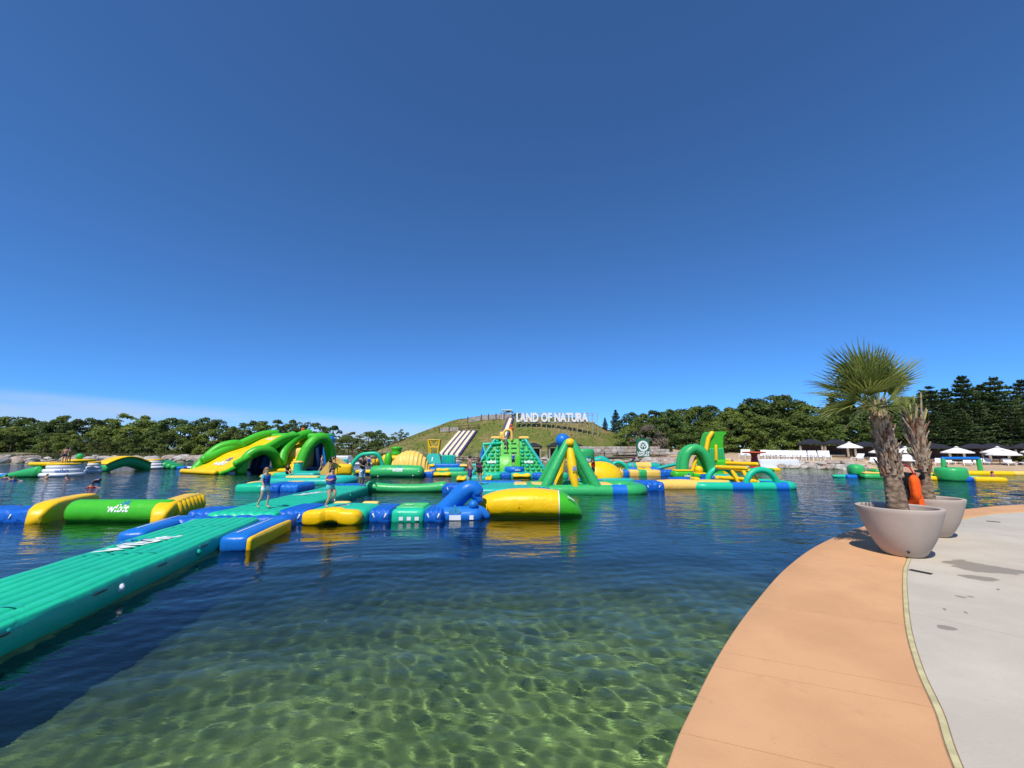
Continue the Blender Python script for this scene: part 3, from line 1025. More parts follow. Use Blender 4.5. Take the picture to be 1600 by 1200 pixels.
# ---- the two ribbed runways
def runway(a, c, W, H, ribs, label, printed, zrot=None):
    a = Vector((*a, 0)); c = Vector((*c, 0))
    d = c - a
    t_ = thing('runway_float', label, 'runway', a, math.atan2(d.y, d.x) - math.pi / 2, 'ribbed green runways')
    mattress(d.length, W, H, ribs).build('air_mattress', MINT, t_)
    if printed:
        y = printed
        # lettering broken over the grooves, read from the left bank
        wr = W * 0.86 / ribs
        fn = plane_map((0.0, y, H + 0.030), (0.35, 1, 0), (-1, 0.0, 0))
        logo(t_, fn, 1.7 if d.length > 10 else 1.3)
    for k in range(int(d.length / 1.6)):
        yy = 0.9 + 1.6 * k
        for s in (-1, 1):
            xx = s * (W / 2 - 0.035)
            G().tube(catmull([(xx, yy - 0.14, H * 0.62), (xx + s * 0.05, yy - 0.08, H * 0.66), (xx + s * 0.05, yy + 0.08, H * 0.66), (xx, yy + 0.14, H * 0.62)], 4), 0.012, 6).build('grab_handle', DARK, t_)
            for e in (-0.15, 0.15):
                G().lathe([(0.05, 0), (0.05, 0.012), (0.01, 0.02)], 10).xf(Matrix.Translation((xx - s * 0.01, yy + e, H * 0.62)) @ Matrix.Rotation(R_(90) * s, 4, 'Y')).build('handle_patch', TEAL, t_)
    for k in range(int(d.length / 3.0)):
        yy = 1.7 + 3.0 * k
        G().box((0, yy, H + 0.026), (W * 0.72, 0.035, 0.006), 0, 1).build('seam_tape', TEAL, t_, smooth=False)
    for k in range(3):
        yy = d.length * (0.3 + 0.2 * k)
        G().lathe([(0.07, 0), (0.075, 0.015), (0.04, 0.03), (0.038, 0.045)], 14).xf(Matrix.Translation((W / 2 - 0.015, yy, H * 0.42)) @ Matrix.Rotation(R_(90), 4, 'Y')).build('valve', PRINT_W if k == 1 else MINT, t_)
    return t_
runway((-6.25, 1.2), (-8.75, 13.3), 1.9, 0.40, 7, 'long ribbed green runway float running in from the lower left', 8.6)
runway((-8.95, 14.15), (-9.25, 24.2), 2.3, 0.40, 7, 'shorter ribbed green runway float with a girl walking on it', 5.6)
# bumper pads beside the runways' meeting point
def bumper(a, c, W, H, label):
    a = Vector((*a, 0)); c = Vector((*c, 0)); d = c - a
    t_ = thing('bumper_pad', label, 'float', (a + c) / 2, math.atan2(d.y, d.x))
    pillow((0, 0, 0.14), (d.length, W, H), 0.02, 0.15).build('pad', BLUE, t_)
    s = -1
    pillow((0, s * (W / 2 - 0.02), 0.12), (d.length * 0.985, 0.16, H * 0.8), 0.02, 0.07).build('side_panel', YEL, t_)
    G().box((0, 0.06, 0.14 + H / 2 + 0.022), (d.length * 0.8, 0.03, 0.008), 0.003, 1).build('seam_tape', PRINT_W, t_)
    return t_
bumper((-6.85, 10.7), (-7.25, 13.4), 0.72, 0.46, 'blue bumper pad with yellow side on the near right of the runways')
b2_ = thing('bumper_pad', 'blue bumper pad on the far left of the near runway', 'float', (-10.45, 12.9, 0), R_(104))
pillow((0, 0, 0.10), (2.9, 0.7, 0.44), 0.02, 0.16).build('pad', BLUE, b2_)
G().box((0, 0.05, 0.345), (2.2, 0.03, 0.008), 0.003, 1).build('seam_tape', PRINT_W, b2_)
t_ = thing('connector', 'narrow blue cross link where the two runways meet', 'float', (-8.9, 13.75, 0), R_(8), LINKS)
pillow((0, 0, 0.12), (3.7, 0.55, 0.46), 0.02, 0.14, 0, 9, 3).build('cushion', WRINK, t_)

# ---- log roller: green barrel between two yellow climbing blocks
t_ = thing('barrel_float', 'green barrel float between yellow blocks on the left with printed word', 'float', (-13.6, 15.1, 0))
RB = 0.42
rings = []
for x, s in [(-1.75, 0.3), (-1.74, 0.7), (-1.70, 0.93), (-1.60, 1.0)] + [(-1.4 + 0.35 * i, 1.0) for i in range(9)] + [(1.6, 1.0), (1.70, 0.93), (1.74, 0.7), (1.75, 0.3)]:
    rings.append([(x, RB * s * math.cos(a), 0.29 + RB * s * math.sin(a)) for a in np.linspace(0, 2 * math.pi, 33)[:-1]])
G().loft(rings).build('barrel', LIME, t_)
logo(t_, cyl_map((0.12, 0, 0.29), RB, elev=R_(8)), 0.80)
def block(x0, x1, prof0, prof1, depth, ribs=0, slant=0.0):
    "yellow end block: height profile along its length, rounded in section, optionally ribbed on the outer side"
    n = 14
    rings = []
    for i in range(n + 1):
        tt = i / n
        e = 1.0
        if i == 0 or i == n: e = 0.55
        elif i == 1 or i == n - 1: e = 0.9
        h = np.interp(tt, prof0, prof1)
        ring = []
        for a in np.linspace(0, 2 * math.pi, 25)[:-1]:
            ca, sa = math.cos(a), math.sin(a)
            q = 2.0 / 5.0
            yy = math.copysign(abs(ca) ** q, ca) * depth / 2 * e
            zz = math.copysign(abs(sa) ** q, sa)
            top = h * e
            z = -0.1 + (zz + 1) / 2 * (top + 0.1)
            ring.append((x0 + (x1 - x0) * tt + slant * (yy + depth / 2), yy, z))
        rings.append(ring)
    return G().loft(rings)
for x_, ribbed in ((-2.35, False), (1.80, True)):
    M_ = Matrix.Translation((x_, -0.75, 0)) @ Matrix.Rotation(R_(109), 4, 'Z')
    block(0.0, 3.3, [0, .08, .25, .55, 1], [.44, .58, .68, .72, .72], 0.62).xf(M_).build('end_block', YEL, t_)
    if ribbed:
        for k in range(7):
            y_ = 0.75 + 0.36 * k
            h_ = float(np.interp(y_ / 3.3, [0, .08, .25, .55, 1], [.44, .58, .68, .72, .72]))
            G().tube([(y_, -0.30, 0.0), (y_, -0.33, 0.30), (y_ + 0.02, -0.27, h_ - 0.14), (y_ + 0.03, -0.12, h_ - 0.05)], [0.13, 0.14, 0.12, 0.06], 10).xf(M_).build('rib', YEL, t_)
link(-19.5, -16.15, 14.6, 15.9, 0.42, 'blue link at the left edge, beside the yellow block of the barrel')
link(-11.0, -9.9, 14.5, 15.8, 0.40, 'blue link between the green barrel and the runway')

# ---- front crosswalk
link(-8.0, -6.95, 14.6, 16.5, 0.42, 'blue link between the runway and the front green pad')
t_ = thing('pad_float', 'green front pad with a yellow bone shaped bumper, woman running on it', 'float', (-6.0, 15.6, 0))
pillow((0, 0, 0.14), (2.05, 1.9, 0.56), 0.04, 0.2).build('pad', MINT, t_)
bone = G()
rings = []
for i in range(29):
    tt = i / 28; x = -1.0 + 2.0 * tt
    lob = 1.0 - 0.48 * math.exp(-((tt - 0.5) / 0.17) ** 2)
    e = math.sqrt(max(0.04, 1 - abs(2 * tt - 1) ** 9))
    rings.append([(x, -1.16 + 0.30 * math.copysign(abs(math.cos(a)) ** 0.6, math.cos(a)) * e + (0.12 if lob < 0.7 else 0.0) , 0.19 + (0.02 if lob < .8 else 0) + 0.27 * math.copysign(abs(math.sin(a)) ** 0.6, math.sin(a)) * e * (0.72 + 0.28 * lob) + (1 - lob) * 0.16) for a in np.linspace(0, 2 * math.pi, 21)[:-1]])
bone.loft(rings).build('bumper', YEL, t_)
for s in (-0.55, 0.55):
    pillow((s, 0.98, 0.36), (0.62, 0.3, 0.2), 0.01, 0.08).build('rear_handhold', YEL2, t_)
v, f = petals(6, 0.22, R_(0), R_(300), 0.035)
G().add([(a, c - 0.15, 0.475) for a, c, _ in v], f).build('printed_splash', PRINT_W, t_, smooth=False)
link(-4.95, -4.15, 14.8, 16.4, 0.42, 'blue link between the front green pad and the ribbed green pad')
t_ = thing('pad_float', 'small ribbed green pad in the front row between two blue links', 'float', (-3.6, 15.6, 0))
pillow((0, 0, 0.14), (1.15, 1.6, 0.54), 0.02, 0.16).build('pad', MINT, t_)
for k in range(4):
    G().tube([(-0.45, 0.55 - 0.3 * k, 0.40), (0.45, 0.55 - 0.3 * k, 0.40)], 0.07, 8).build('rib', GREEN, t_)
v, f = petals(6, 0.2, R_(0), R_(300), 0.03)
G().add([(a - 0.1, c - 0.1, 0.485) for a, c, _ in v], f).build('printed_splash', PRINT_W, t_, smooth=False)
fn = plane_map((0.05, -0.835, 0.05), (1, 0, 0), (0, 0, 1))
for k in range(3):
    G().add([fn(-0.32 + 0.27 * k + a, c) for a, c in ((0, 0), (0.14, 0), (0.14, 0.12), (0, 0.12))], [(0, 1, 2, 3)]).build('printed_notice', PRINT_W, t_, smooth=False)
link(-3.05, -2.35, 14.8, 16.3, 0.40, 'blue link between the ribbed green pad and the blue launcher')
# blue creature-shaped launcher
t_ = thing('blue_launcher_float', 'blue inflatable shaped like a rearing animal beside the yellow blob', 'float', (-1.9, 15.6, 0))
pillow((-0.05, 0, 0.12), (1.75, 1.1, 0.56), 0.05, 0.24).build('base', BLUE, t_)
G().tube(catmull([(-0.62, 0, 0.20), (-0.30, 0, 0.50), (0.0, 0, 0.78), (0.28, 0, 1.00), (0.50, 0, 1.02), (0.64, 0, 0.90)], 5), [0.32 + 0.001 * i for i in range(13)] + [0.33 - 0.007 * i for i in range(13)], 18).build('neck', BLUE, t_)
G().tube([(0.40, 0.0, 1.0), (0.62, 0.0, 0.78), (0.70, 0, 0.62)], [0.24, 0.20, 0.16], 14).build('jaw', BLUE, t_)
G().ball((0.52, -0.30, 0.50), 0.17, 18, 12).build('ball', BLUE, t_)
G().tube(catmull([(0.40, -0.1, 0.22), (0.72, -0.1, 0.26), (0.95, -0.1, 0.10), (1.0, -0.1, -0.02)], 4), [0.20, 0.21, 0.21, 0.2, 0.2, 0.19, 0.18, 0.17, 0.16, 0.15, 0.14, 0.12, 0.10], 12).build('foot', BLUE, t_)
v, f = petals(5, 0.34, R_(30), R_(150), 0.05)
G().add([(a - 0.10, -0.585, 0.20 + c) for a, c, _ in v], f).build('printed_splash', pvc('pale_blue_print', (0.05, 0.30, 0.55)), t_, smooth=False)
G().add([(x, -0.60, z) for x, z in ((-0.28, 0.02), (0.12, 0.02), (0.12, 0.19), (-0.28, 0.19))], [(0, 1, 2, 3)]).build('printed_notice', PRINT_W, t_, smooth=False)
G().add([(x, -0.60, z) for x, z in ((0.42, 0.04), (0.56, 0.04), (0.56, 0.19), (0.42, 0.19))], [(0, 1, 2, 3)]).build('printed_notice', PRINT_W, t_, smooth=False)
# yellow blob with green end
t_ = thing('blob_float', 'big slack yellow air bag with a green pointed end', 'float', (0.55, 16.4, 0), R_(-4))
def blob_ring(x, w_, h_, n=40, creased=0.0, rnd=None):
    out = []
    for k in range(n):
        a = 2 * math.pi * k / n
        ca, sa = math.cos(a), math.sin(a)
        q = 0.8
        z = h_ * 0.5 * math.copysign(abs(sa) ** q, sa)
        if creased:
            z += creased * math.sin(a * 9 + x * 7) * (0.6 if sa < 0.3 else 0.15)
        out.append((x, w_ * 0.5 * math.copysign(abs(ca) ** 0.85, ca) * (1 + 0.4 * creased * math.sin(a * 7 + x * 9)), -0.10 + (h_ * 0.5) + z))
    return out
rings = []
XS = [(-1.98, .62, .22, .02), (-1.92, .95, .48, .03), (-1.80, 1.15, .68, .045), (-1.62, 1.3, .80, .05), (-1.4, 1.42, .89, .035), (-1.1, 1.5, .97, .02), (-.7, 1.56, 1.04, .012), (-.2, 1.6, 1.07, .008), (.3, 1.6, 1.08, .008), (.7, 1.58, 1.06, .008), (1.05, 1.54, 1.02, .008), (1.22, 1.5, 1.0, .008)]
for x, w_, h_, cz in XS:
    rings.append(blob_ring(x, w_, h_, 40, cz))
G().loft(rings, True, False).build('bag', YEL, t_)
rings = [blob_ring(x, w_, h_, 40, cz) for x, w_, h_, cz in ((1.22, 1.5, 1.0, .008), (1.4, 1.44, .94, .012), (1.65, 1.28, .80, .02), (1.85, 1.02, .62, .03), (2.0, .72, .44, .03), (2.08, .4, .26, .02), (2.11, .12, .12, .0))]
G().loft(rings, False, True).build('end_cap', LIME, t_)
rings = [[(x, p[1] * 1.008, -0.10 + 0.5 + (p[2] + 0.10 - 0.5) * 1.008) for p in blob_ring(1.22, 1.5, 1.0, 40, .008)] for x in (1.205, 1.235)]
G().loft(rings, False, False).build('seam_tape', PRINT_W, t_)
for k, (x, z) in enumerate(((-1.75, 0.12), (-1.5, 0.16), (-0.35, 0.22))):
    G().tube([(x, -0.72, z), (x + 0.1, -0.80, z + 0.16), (x + 0.05, -0.76, z + 0.32)], [0.01, 0.035, 0.01], 8).build('pucker', YEL, t_)
for s in (0, 1):
    G().tube([(1.55, -0.60 + 0.05 * s, 0.72 - 0.3 * s), (1.78, -0.50, 0.58 - 0.22 * s)], 0.025, 6).build('grab_strap', PRINT_W if s == 0 else LIME, t_)

# ---- rear crosswalk at about 24 m
link(-10.4, -8.25, 24.0, 25.6, 0.42, 'blue link between the far runway and the thin green beam')
t_ = thing('balance_beam_float', 'thin green balance beam float behind the front pads', 'float', (-6.1, 24.7, 0))
n = 25
G().tube([(-2.15 + 4.3 * i / (n - 1), 0, 0.16 + 0.10 * abs(2 * i / (n - 1) - 1) ** 2) for i in range(n)], [0.27 + 0.07 * abs(2 * i / (n - 1) - 1) ** 3 for i in range(n)], 16).build('beam', GREEN, t_)
link(-3.95, -2.6, 24.0, 25.4, 0.46, 'blue link between the thin green beam and the teal platform')

# ---- teal platform with two people
t_ = thing('platform_float', 'teal platform float with two people standing on it', 'float', (-0.75, 24.4, 0))
mattress(4.6, 3.7, 0.42, 4, scal=0.03).xf(Matrix.Translation((0, -2.3, 0))).build('air_mattress', TEAL, t_)
pillow((-0.2, 1.9, 0.30), (3.2, 0.9, 0.36), 0.02, 0.12).build('blue_strip', BLUE, t_)
pillow((1.25, 0.9, 0.38), (0.75, 1.5, 0.2), 0.02, 0.08).build('yellow_pad', YEL2, t_)
link(1.15, 2.1, 22.6, 24.6, 0.36, 'blue link between the teal platform and the swing frame')

# ---- swing frame: two green A-frames, yellow hanging columns, blue ball on top
t_ = thing('swing_frame_float', 'tall green A-frame float with yellow columns and a blue ball on top', 'float', (3.75, 24.6, 0))
rt = 0.36
def ring_path(x0, x1, y0, y1, r):
    pts = []
    for cx, cy, a0 in ((x1 - r, y1 - r, 0), (x0 + r, y1 - r, 90), (x0 + r, y0 + r, 180), (x1 - r, y0 + r, 270)):
        for a in np.linspace(a0, a0 + 90, 8):
            pts.append((cx + r * math.cos(R_(a)), cy + r * math.sin(R_(a)), 0.12))
    pts.append(pts[0])
    return pts
rp = ring_path(-2.7, 3.6, -0.95, 2.1, 0.85)
G().tube(rp, 0.36, 16, None).build('base_ring', GREEN, t_)
G().tube([(1.75, -0.95, 0.12), (2.55, -0.95, 0.12)], 0.372, 16, None).build('blue_sleeve', BLUE, t_)
G().tube([(-2.0, 2.1, 0.12), (-0.9, 2.1, 0.12)], 0.372, 16, None).build('blue_sleeve', BLUE, t_)
pillow((-2.2, 0.5, 0.36), (0.9, 1.9, 0.22), 0.02, 0.09).build('yellow_pad', YEL2, t_)
pillow((1.5, 0.7, 0.34), (1.2, 1.7, 0.22), 0.02, 0.09).build('yellow_pad', YEL2, t_)
pillow((0.0, 0.6, 0.14), (2.4, 2.4, 0.3), 0.02, 0.1).build('deck', TEAL, t_)
for yy, ap, sc_ in ((-0.95, Vector((-0.42, -0.35, 2.78)), 1.0), (2.05, Vector((-0.55, 1.0, 2.72)), 0.95)):
    for sx, fx in ((-1, -2.0), (1, 1.05)):
        G().tube([(fx, yy, 0.12), tuple(Vector((fx, yy, 0.12)).lerp(ap + Vector((0.16 * sx, 0, 0)), 0.5)), tuple(ap + Vector((0.16 * sx, 0, 0)))], [0.30 * sc_, 0.27 * sc_, 0.22 * sc_], 16).build('leg', GREEN, t_)
G().tube([(-0.22, -1.02, 0.30), (-0.32, -0.90, 0.9), (-0.38, -0.65, 1.7), (-0.42, -0.40, 2.5)], [0.17, 0.25, 0.27, 0.2], 16).build('yellow_column', YEL, t_)
G().tube([(-1.05, 0.4, 0.20), (-0.95, 0.6, 1.0), (-0.75, 0.8, 1.9), (-0.6, 0.9, 2.4)], [0.25, 0.26, 0.25, 0.2], 16).build('yellow_column', YEL, t_)
G().lathe([(0.26, 0.0), (0.27, 0.2), (0.22, 0.36), (0.10, 0.42), (0.01, 0.43)], 16, (-0.42, -0.42, 2.62)).build('yellow_cap', YEL, t_)
G().ball((-0.72, 0.45, 2.95), 0.43, 22, 14, (1, 1, 0.95)).build('ball', BLUE, t_)
v, f = petals(5, 0.30, R_(20), R_(160), 0.045)
G().add([(a * 0.6 - 0.30, -1.255 + 0.26 * (0.2 + c) , 1.25 + c) for a, c, _ in v], f).build('printed_splash', PRINT_B, t_, smooth=False)

# ---- chain to the right of the swing frame
link(7.7, 9.05, 25.2, 27.2, 0.5, 'blue link between the swing frame and the yellow tube')
t_ = thing('tube_float', 'thick yellow tube float joined to the right hand ring', 'float', (10.3, 26.6, 0))
G().tube([(-1.15, 0, 0.16), (-0.4, 0, 0.17), (0.4, 0, 0.17), (1.15, 0, 0.16)], [0.37, 0.40, 0.40, 0.37], 18).build('tube', YEL2, t_)
t_ = thing('ring_float', 'oval green and blue ring float with climbing hoops at the right', 'float', (14.5, 27.2, 0))
rp = ring_path(-3.35, 3.1, -1.0, 2.0, 1.0)
G().tube(rp, 0.30, 16, None).build('ring', MINT, t_)
for x0, x1 in ((-1.1, 0.15), (1.55, 2.35)):
    G().tube([(x0, -1.0, 0.12), (x1, -1.0, 0.12)], 0.312, 16, None).build('blue_sleeve', BLUE, t_)
for x0, x1 in ((-2.2, -1.0), (0.6, 1.6)):
    G().tube([(x0, 2.0, 0.12), (x1, 2.0, 0.12)], 0.312, 16, None).build('blue_sleeve', BLUE, t_)
pillow((1.9, 0.5, 0.16), (2.0, 2.2, 0.34), 0.02, 0.12).build('blue_deck', BLUE, t_)
pillow((-1.7, 0.4, 0.30), (2.2, 0.9, 0.3), 0.02, 0.1).build('yellow_deck', YEL2, t_)
pillow((-2.6, 0.5, 0.42), (0.35, 0.9, 0.4), 0.02, 0.1).build('yellow_step', YEL, t_)
for yy in (-1.0, 1.7):
    pts = [(0.85 + 0.98 * math.cos(R_(a)) + (0 if yy < 0 else -1.1), yy, 0.12 + 1.05 * math.sin(R_(a))) for a in np.linspace(0, 180, 17)]
    G().tube(pts, 0.19, 14).build('hoop', MINT, t_)
hub = Vector((0.3, 0.35, 0.75))
for a in range(6):
    d = Vector((math.cos(R_(60 * a + 20)), 0, math.sin(R_(60 * a + 20)))) * 0.75
    e = d + Vector((-0.45, 1.0, 0)); q = d + Vector((0.5, -0.9, 0))
    if a in (0, 1, 2):
        G().tube([hub + q, hub + e], 0.13, 10).build('bar', YEL, t_)
    else:
        G().tube([hub + q * 0.6 + Vector((0, 0, -0.05)), hub + e * 0.8], 0.12, 10).build('bar', YEL, t_)
for sx in (-0.35, 0.35, 0.85):
    G().tube([(0.4 + sx, 0.0, 0.15), (0.15 + sx, 0.3, 1.0)], 0.13, 10).build('bar', YEL, t_)
# ================================================================ floating obstacle course, far pieces
def arch(pts, r, seg=14):
    return G().tube(catmull(pts, 5), r, seg)
def chain(name, label, y, segs, h, depth, px=True):
    "a row of float segments end to end: (x0, x1 in photo pixels, material, bulge)"
    d = y
    X = lambda p: (p - 800) / F * d * 1.003
    t_ = thing(name, label, 'float', (0, d, 0))
    for x0, x1, m_, kind in segs:
        a, c = X(x0), X(x1)
        if kind == 'bone':
            n = 21; rings = []
            for i in range(n):
                tt = i / (n - 1)
                lob = 1.0 - 0.35 * math.exp(-((tt - 0.5) / 0.17) ** 2)
                e = math.sqrt(max(0.05, 1 - abs(2 * tt - 1) ** 8))
                rings.append([(a + (c - a) * tt, -0.25 + depth * 0.55 * math.cos(q) * e, h * 0.42 + h * 0.62 * lob * e * math.sin(q)) for q in np.linspace(0, 2 * math.pi, 15)[:-1]])
            G().loft(rings).build('bumper', m_, t_)
        elif kind == 'tube':
            G().tube([(a + h * 0.4, 0, h * 0.35), ((a + c) / 2, 0, h * 0.37), (c - h * 0.4, 0, h * 0.35)], h * 0.62, 14).build('tube', m_, t_)
        else:
            pillow(((a + c) / 2, 0, h / 2 - 0.08), (abs(c - a) * 0.995, depth, h + 0.16), 0.03, 0.16, 0, 7, 2 if m_ in (BLUE, WRINK) and abs(c - a) < 2.5 else 0).build('segment', m_, t_)
    return t_

# ---- the big slide tower on the left
t_ = thing('slide_tower_float', 'huge green and yellow slide tower with arches and yellow stairs', 'slide', (-30.7, 41.4, 0))
U = Vector((0.89, -0.46, 0)); W_ = Vector((0.46, 0.89, 0)); Z = Vector((0, 0, 1))
def L_(u, w_, z): return U * u + W_ * w_ + Z * z
sp_t = [0, .04, .12, .25, .42, .55, .68, .82, .93, 1.0]
sp_z = [.22, .30, .42, .95, 1.95, 2.35, 2.75, 3.5, 3.85, 3.95]
def slide_pt(s, a):
    z = float(np.interp(s, sp_t, sp_z))
    half = 2.95 - 1.2 * s
    ce = 0.1 * s
    return L_(ce + (a * 2 - 1) * half, s * 8.6, z)
# smooth the profile a little
xs = np.linspace(0, 1, 60); zs = np.interp(xs, sp_t, sp_z)
for _ in range(6): zs[1:-1] = (zs[:-2] + 2 * zs[1:-1] + zs[2:]) / 4
sp_t, sp_z = list(xs), list(zs)
g = G()
n = 40
rings = []
for i in range(n + 1):
    s = i / n
    row = [slide_pt(s, k / 10) + Z * 0.03 * math.sin(math.pi * (k % 10) / 10) for k in range(11)]
    low = [p - Z * 0.42 - W_ * 0.05 for p in reversed(row)]
    rings.append(row + low)
g.loft(rings).build('slide_bed', YEL, t_)
G().tube([slide_pt(0, 0) + W_ * 0.1 - Z * 0.03, slide_pt(0, 0.5) + W_ * 0.05 - Z * 0.02, slide_pt(0, 1) + W_ * 0.1 - Z * 0.03], 0.24, 12).build('slide_toe', YEL, t_)
# rails
for a, s0 in ((0.0, 0.22), (1.0, 0.22)):
    pts = [slide_pt(s, a) + Z * ((0.40 if a == 0 else 0.06) + 0.12 * math.sin(s * 11)) + U * (0.26 if a else -0.2) for s in np.linspace(s0, 1.03, 18)]
    G().tube(pts, 0.44 if a == 0 else 0.36, 14).build('rail', LIME, t_)
    pts = [slide_pt(s, a) - Z * 0.25 + U * (0.12 if a else -0.12) for s in np.linspace(0.06, 0.98, 14)]
    G().tube(pts, [0.18 + 0.02 * i for i in range(14)], 12).build('under_rail', LIME, t_)
# leaning arch on the left flank
arch([L_(-3.1, 1.2, 0.1), L_(-3.3, 2.2, 1.3), L_(-3.0, 3.3, 2.5), L_(-2.5, 4.5, 2.95), L_(-2.3, 5.4, 2.8)], 0.46).build('side_arch', LIME, t_)
# front arches, in world terms relative to the toe
def rel(px, py, Y): return dp(px, py, Y) - Vector((-30.7, 41.4, 0))
arch([rel(376, 737, 42.4), rel(385, 716, 42.9), rel(402, 704, 43.5), rel(418, 704, 44.2), rel(429, 713, 45), rel(434, 730, 46)], 0.50).build('front_arch', LIME, t_)
arch([rel(467, 733, 45.5), rel(476, 708, 46), rel(489, 690, 46.6), rel(503, 684, 47.4), rel(513, 694, 48.2), rel(519, 726, 49)], 0.58).build('front_arch', LIME, t_)
arch([rel(440, 722, 46), rel(444, 706, 46.6), rel(455, 692, 47.6), rel(468, 682, 48.8), rel(482, 677, 50)], 0.52).build('stair_rail', LIME, t_)
arch([rel(475, 706, 46), rel(480, 697, 47), rel(488, 687, 48.4), rel(499, 680, 50)], 0.36).build('stair_rail', LIME, t_)
arch([rel(433, 716, 47.5), rel(437, 700, 48), rel(446, 688, 49), rel(458, 680, 50)], 0.5).build('stair_rail', LIME, t_)
# stairs
n = 12
b0 = rel(453, 733, 46.4); b1 = rel(478, 686, 50.2)
for k in range(n):
    c = b0.lerp(b1, (k + 0.5) / n)
    pillow((c.x, c.y, c.z - 0.15), (2.15, 0.62, 0.50), 0.03, 0.14, 0, 6).build('stair_tread', YEL, t_)
pillow(((b0.x + b1.x) / 2 - 0.1, (b0.y + b1.y) / 2 + 0.8, 1.3), (2.2, 3.0, 2.4), 0.05, 0.3, 0, 6).build('stair_core', YEL2, t_)
pillow((b0.x - 0.2, b0.y - 0.8, 0.12), (3.6, 1.2, 0.4), 0.03, 0.15).build('entry_pad', YEL, t_)
# top deck and inner columns
td = rel(468, 679, 50.6)
pillow((td.x, td.y, td.z - 0.25), (7.6, 2.6, 0.75), 0.05, 0.3).build('top_deck', LIME, t_)
for px, Y in ((398, 47.5), (410, 48), (494, 50.5), (508, 50)):
    a = rel(px, 734, Y); 
    G().tube([(a.x, a.y, 0.0), (a.x + 0.2, a.y + 0.2, td.z - 0.6 if px > 450 else 2.3)], 0.62, 12).build('column', NAVY if px in (398, 494) else BLUE, t_)
pillow((3.2, 8.0, 0.08), (11.5, 5.0, 0.4), 0.02, 0.15).build('base_deck', NAVY, t_)
def slide_print(u, v):
    p = slide_pt(min(0.95, max(0.02, 0.20 + v / 8.6)), 0.5 + u / 5.4) + Z * 0.07
    return p
logo(t_, slide_print, 2.2)
def slide_print2(u, v):
    return slide_pt(min(0.98, 0.80 + v / 8.6), 0.45 + u / 4.2) + Z * 0.07
logo(t_, slide_print2, 1.5, splash=False)

# ---- white island towers far left
def island(px0, px1, ytop, ybase, Y, label, disc_over=0.04):
    c = (px0 + px1) / 2
    X = (c - 800) / F * Y
    R0 = (px1 - px0) / 2 / F * Y / 1.25
    H = (ybase - ytop) / F * Y
    t_ = thing('island_tower_float', label, 'float', (X, Y, 0), 0, 'white island towers with yellow tops')
    prof = [(R0 * 0.98, -0.1)]
    for k in range(3):
        z0 = H * (0.02 + 0.31 * k)
        r = R0 * (1.0 - 0.13 * k)
        for a in np.linspace(-70, 70, 7):
            prof.append((r - 0.10 + 0.16 * math.cos(R_(a)), z0 + H * 0.155 + H * 0.155 * math.sin(R_(a))))
    G().lathe(prof, 32).build('tower_wall', WPVC, t_)
    rt_ = R0 * (0.72 + disc_over)
    G().lathe([(rt_ * 0.5, H * 0.93), (rt_ * 0.95, H * 0.93), (rt_, H * 0.97), (rt_, H * 1.03), (rt_ * 0.95, H * 1.07), (0.01, H * 1.09)], 32).build('top_disc', YEL, t_)
    return t_, X, R0, H
t_, X1, R1, H1 = island(82, 143, 726, 745, 37.6, 'large white island tower with two people standing on top')
v, f = text_mesh('wibit', 0.42, 0.008)
G().add([vcyl_map((0, 0, 0.42), R1 * 0.93, 0.03, 0.75)(a, c) for a, c, _ in v], f).build('printed_word', PRINT_B, t_, smooth=False)
island(147, 171, 722, 738, 43.0, 'middle white island tower beside the green bridge')
island(236, 268, 719, 733, 51.0, 'far white island tower at the end of the green bridge')
t_ = thing('ramp_float', 'green wedge ramp with blue tip on the left of the white tower', 'float', (X1, 37.6, 0))
a = [(-R1 - 3.3, -0.9), (-R1 - 3.3, 0.9)]
rings = []
for tt in np.linspace(0, 1, 9):
    x = -R1 * 0.8 - 3.0 + 3.0 * tt
    h = 0.2 + 0.85 * tt ** 0.8
    rings.append([(x, 1.1 * math.copysign(abs(math.cos(q)) ** 0.5, math.cos(q)), h / 2 - 0.05 + (h / 2 + 0.05) * math.copysign(abs(math.sin(q)) ** 0.6, math.sin(q))) for q in np.linspace(0, 2 * math.pi, 21)[:-1]])
G().loft(rings).build('wedge', GREEN, t_)
pillow((-R1 - 2.85, 0, 0.08), (1.0, 1.6, 0.4), 0.03, 0.15).build('tip', BLUE, t_)
pillow((-R1 * 0.95, -0.1, 1.12), (1.9, 1.6, 0.3), 0.02, 0.12).build('top_pad', YEL, t_)
t_ = thing('tow_tube', 'thin white tube float at the left edge of the lake', 'float', (X1 - R1 - 4.6, 37.7, 0))
G().tube([(-1.6, 0, 0.10), (0, 0, 0.10), (1.6, 0.1, 0.12)], 0.16, 10).build('tube', WPVC, t_)
G().lathe([(0.05, 0), (0.05, 0.06)], 8, (0, -0.1, 0.25)).build('grab_ring', BLUE, t_)
XB0, XB1 = (168 - 800) / F * 45.5, (238 - 800) / F * 49.5
t_ = thing('bridge_float', 'arched green bridge float with yellow top between white towers', 'float', (XB0, 45.5, 0), math.atan2(4.0, XB1 - XB0))
LB = math.hypot(XB1 - XB0, 4.0)
def bridge_ring(tt, z0, z1, wd):
    x = LB * tt
    zt = 0.55 + 0.75 * math.sin(math.pi * tt) + 0.15
    return [(x, wd * 0.5 * sx, zt + dz) for sx, dz in ((-1, z0), (-1.05, (z0 + z1) / 2), (-1, z1), (1, z1), (1.05, (z0 + z1) / 2), (1, z0))]
G().loft([bridge_ring(tt, -0.95, 0.0, 1.8) for tt in np.linspace(0, 1, 17)]).build('span', GREEN, t_)
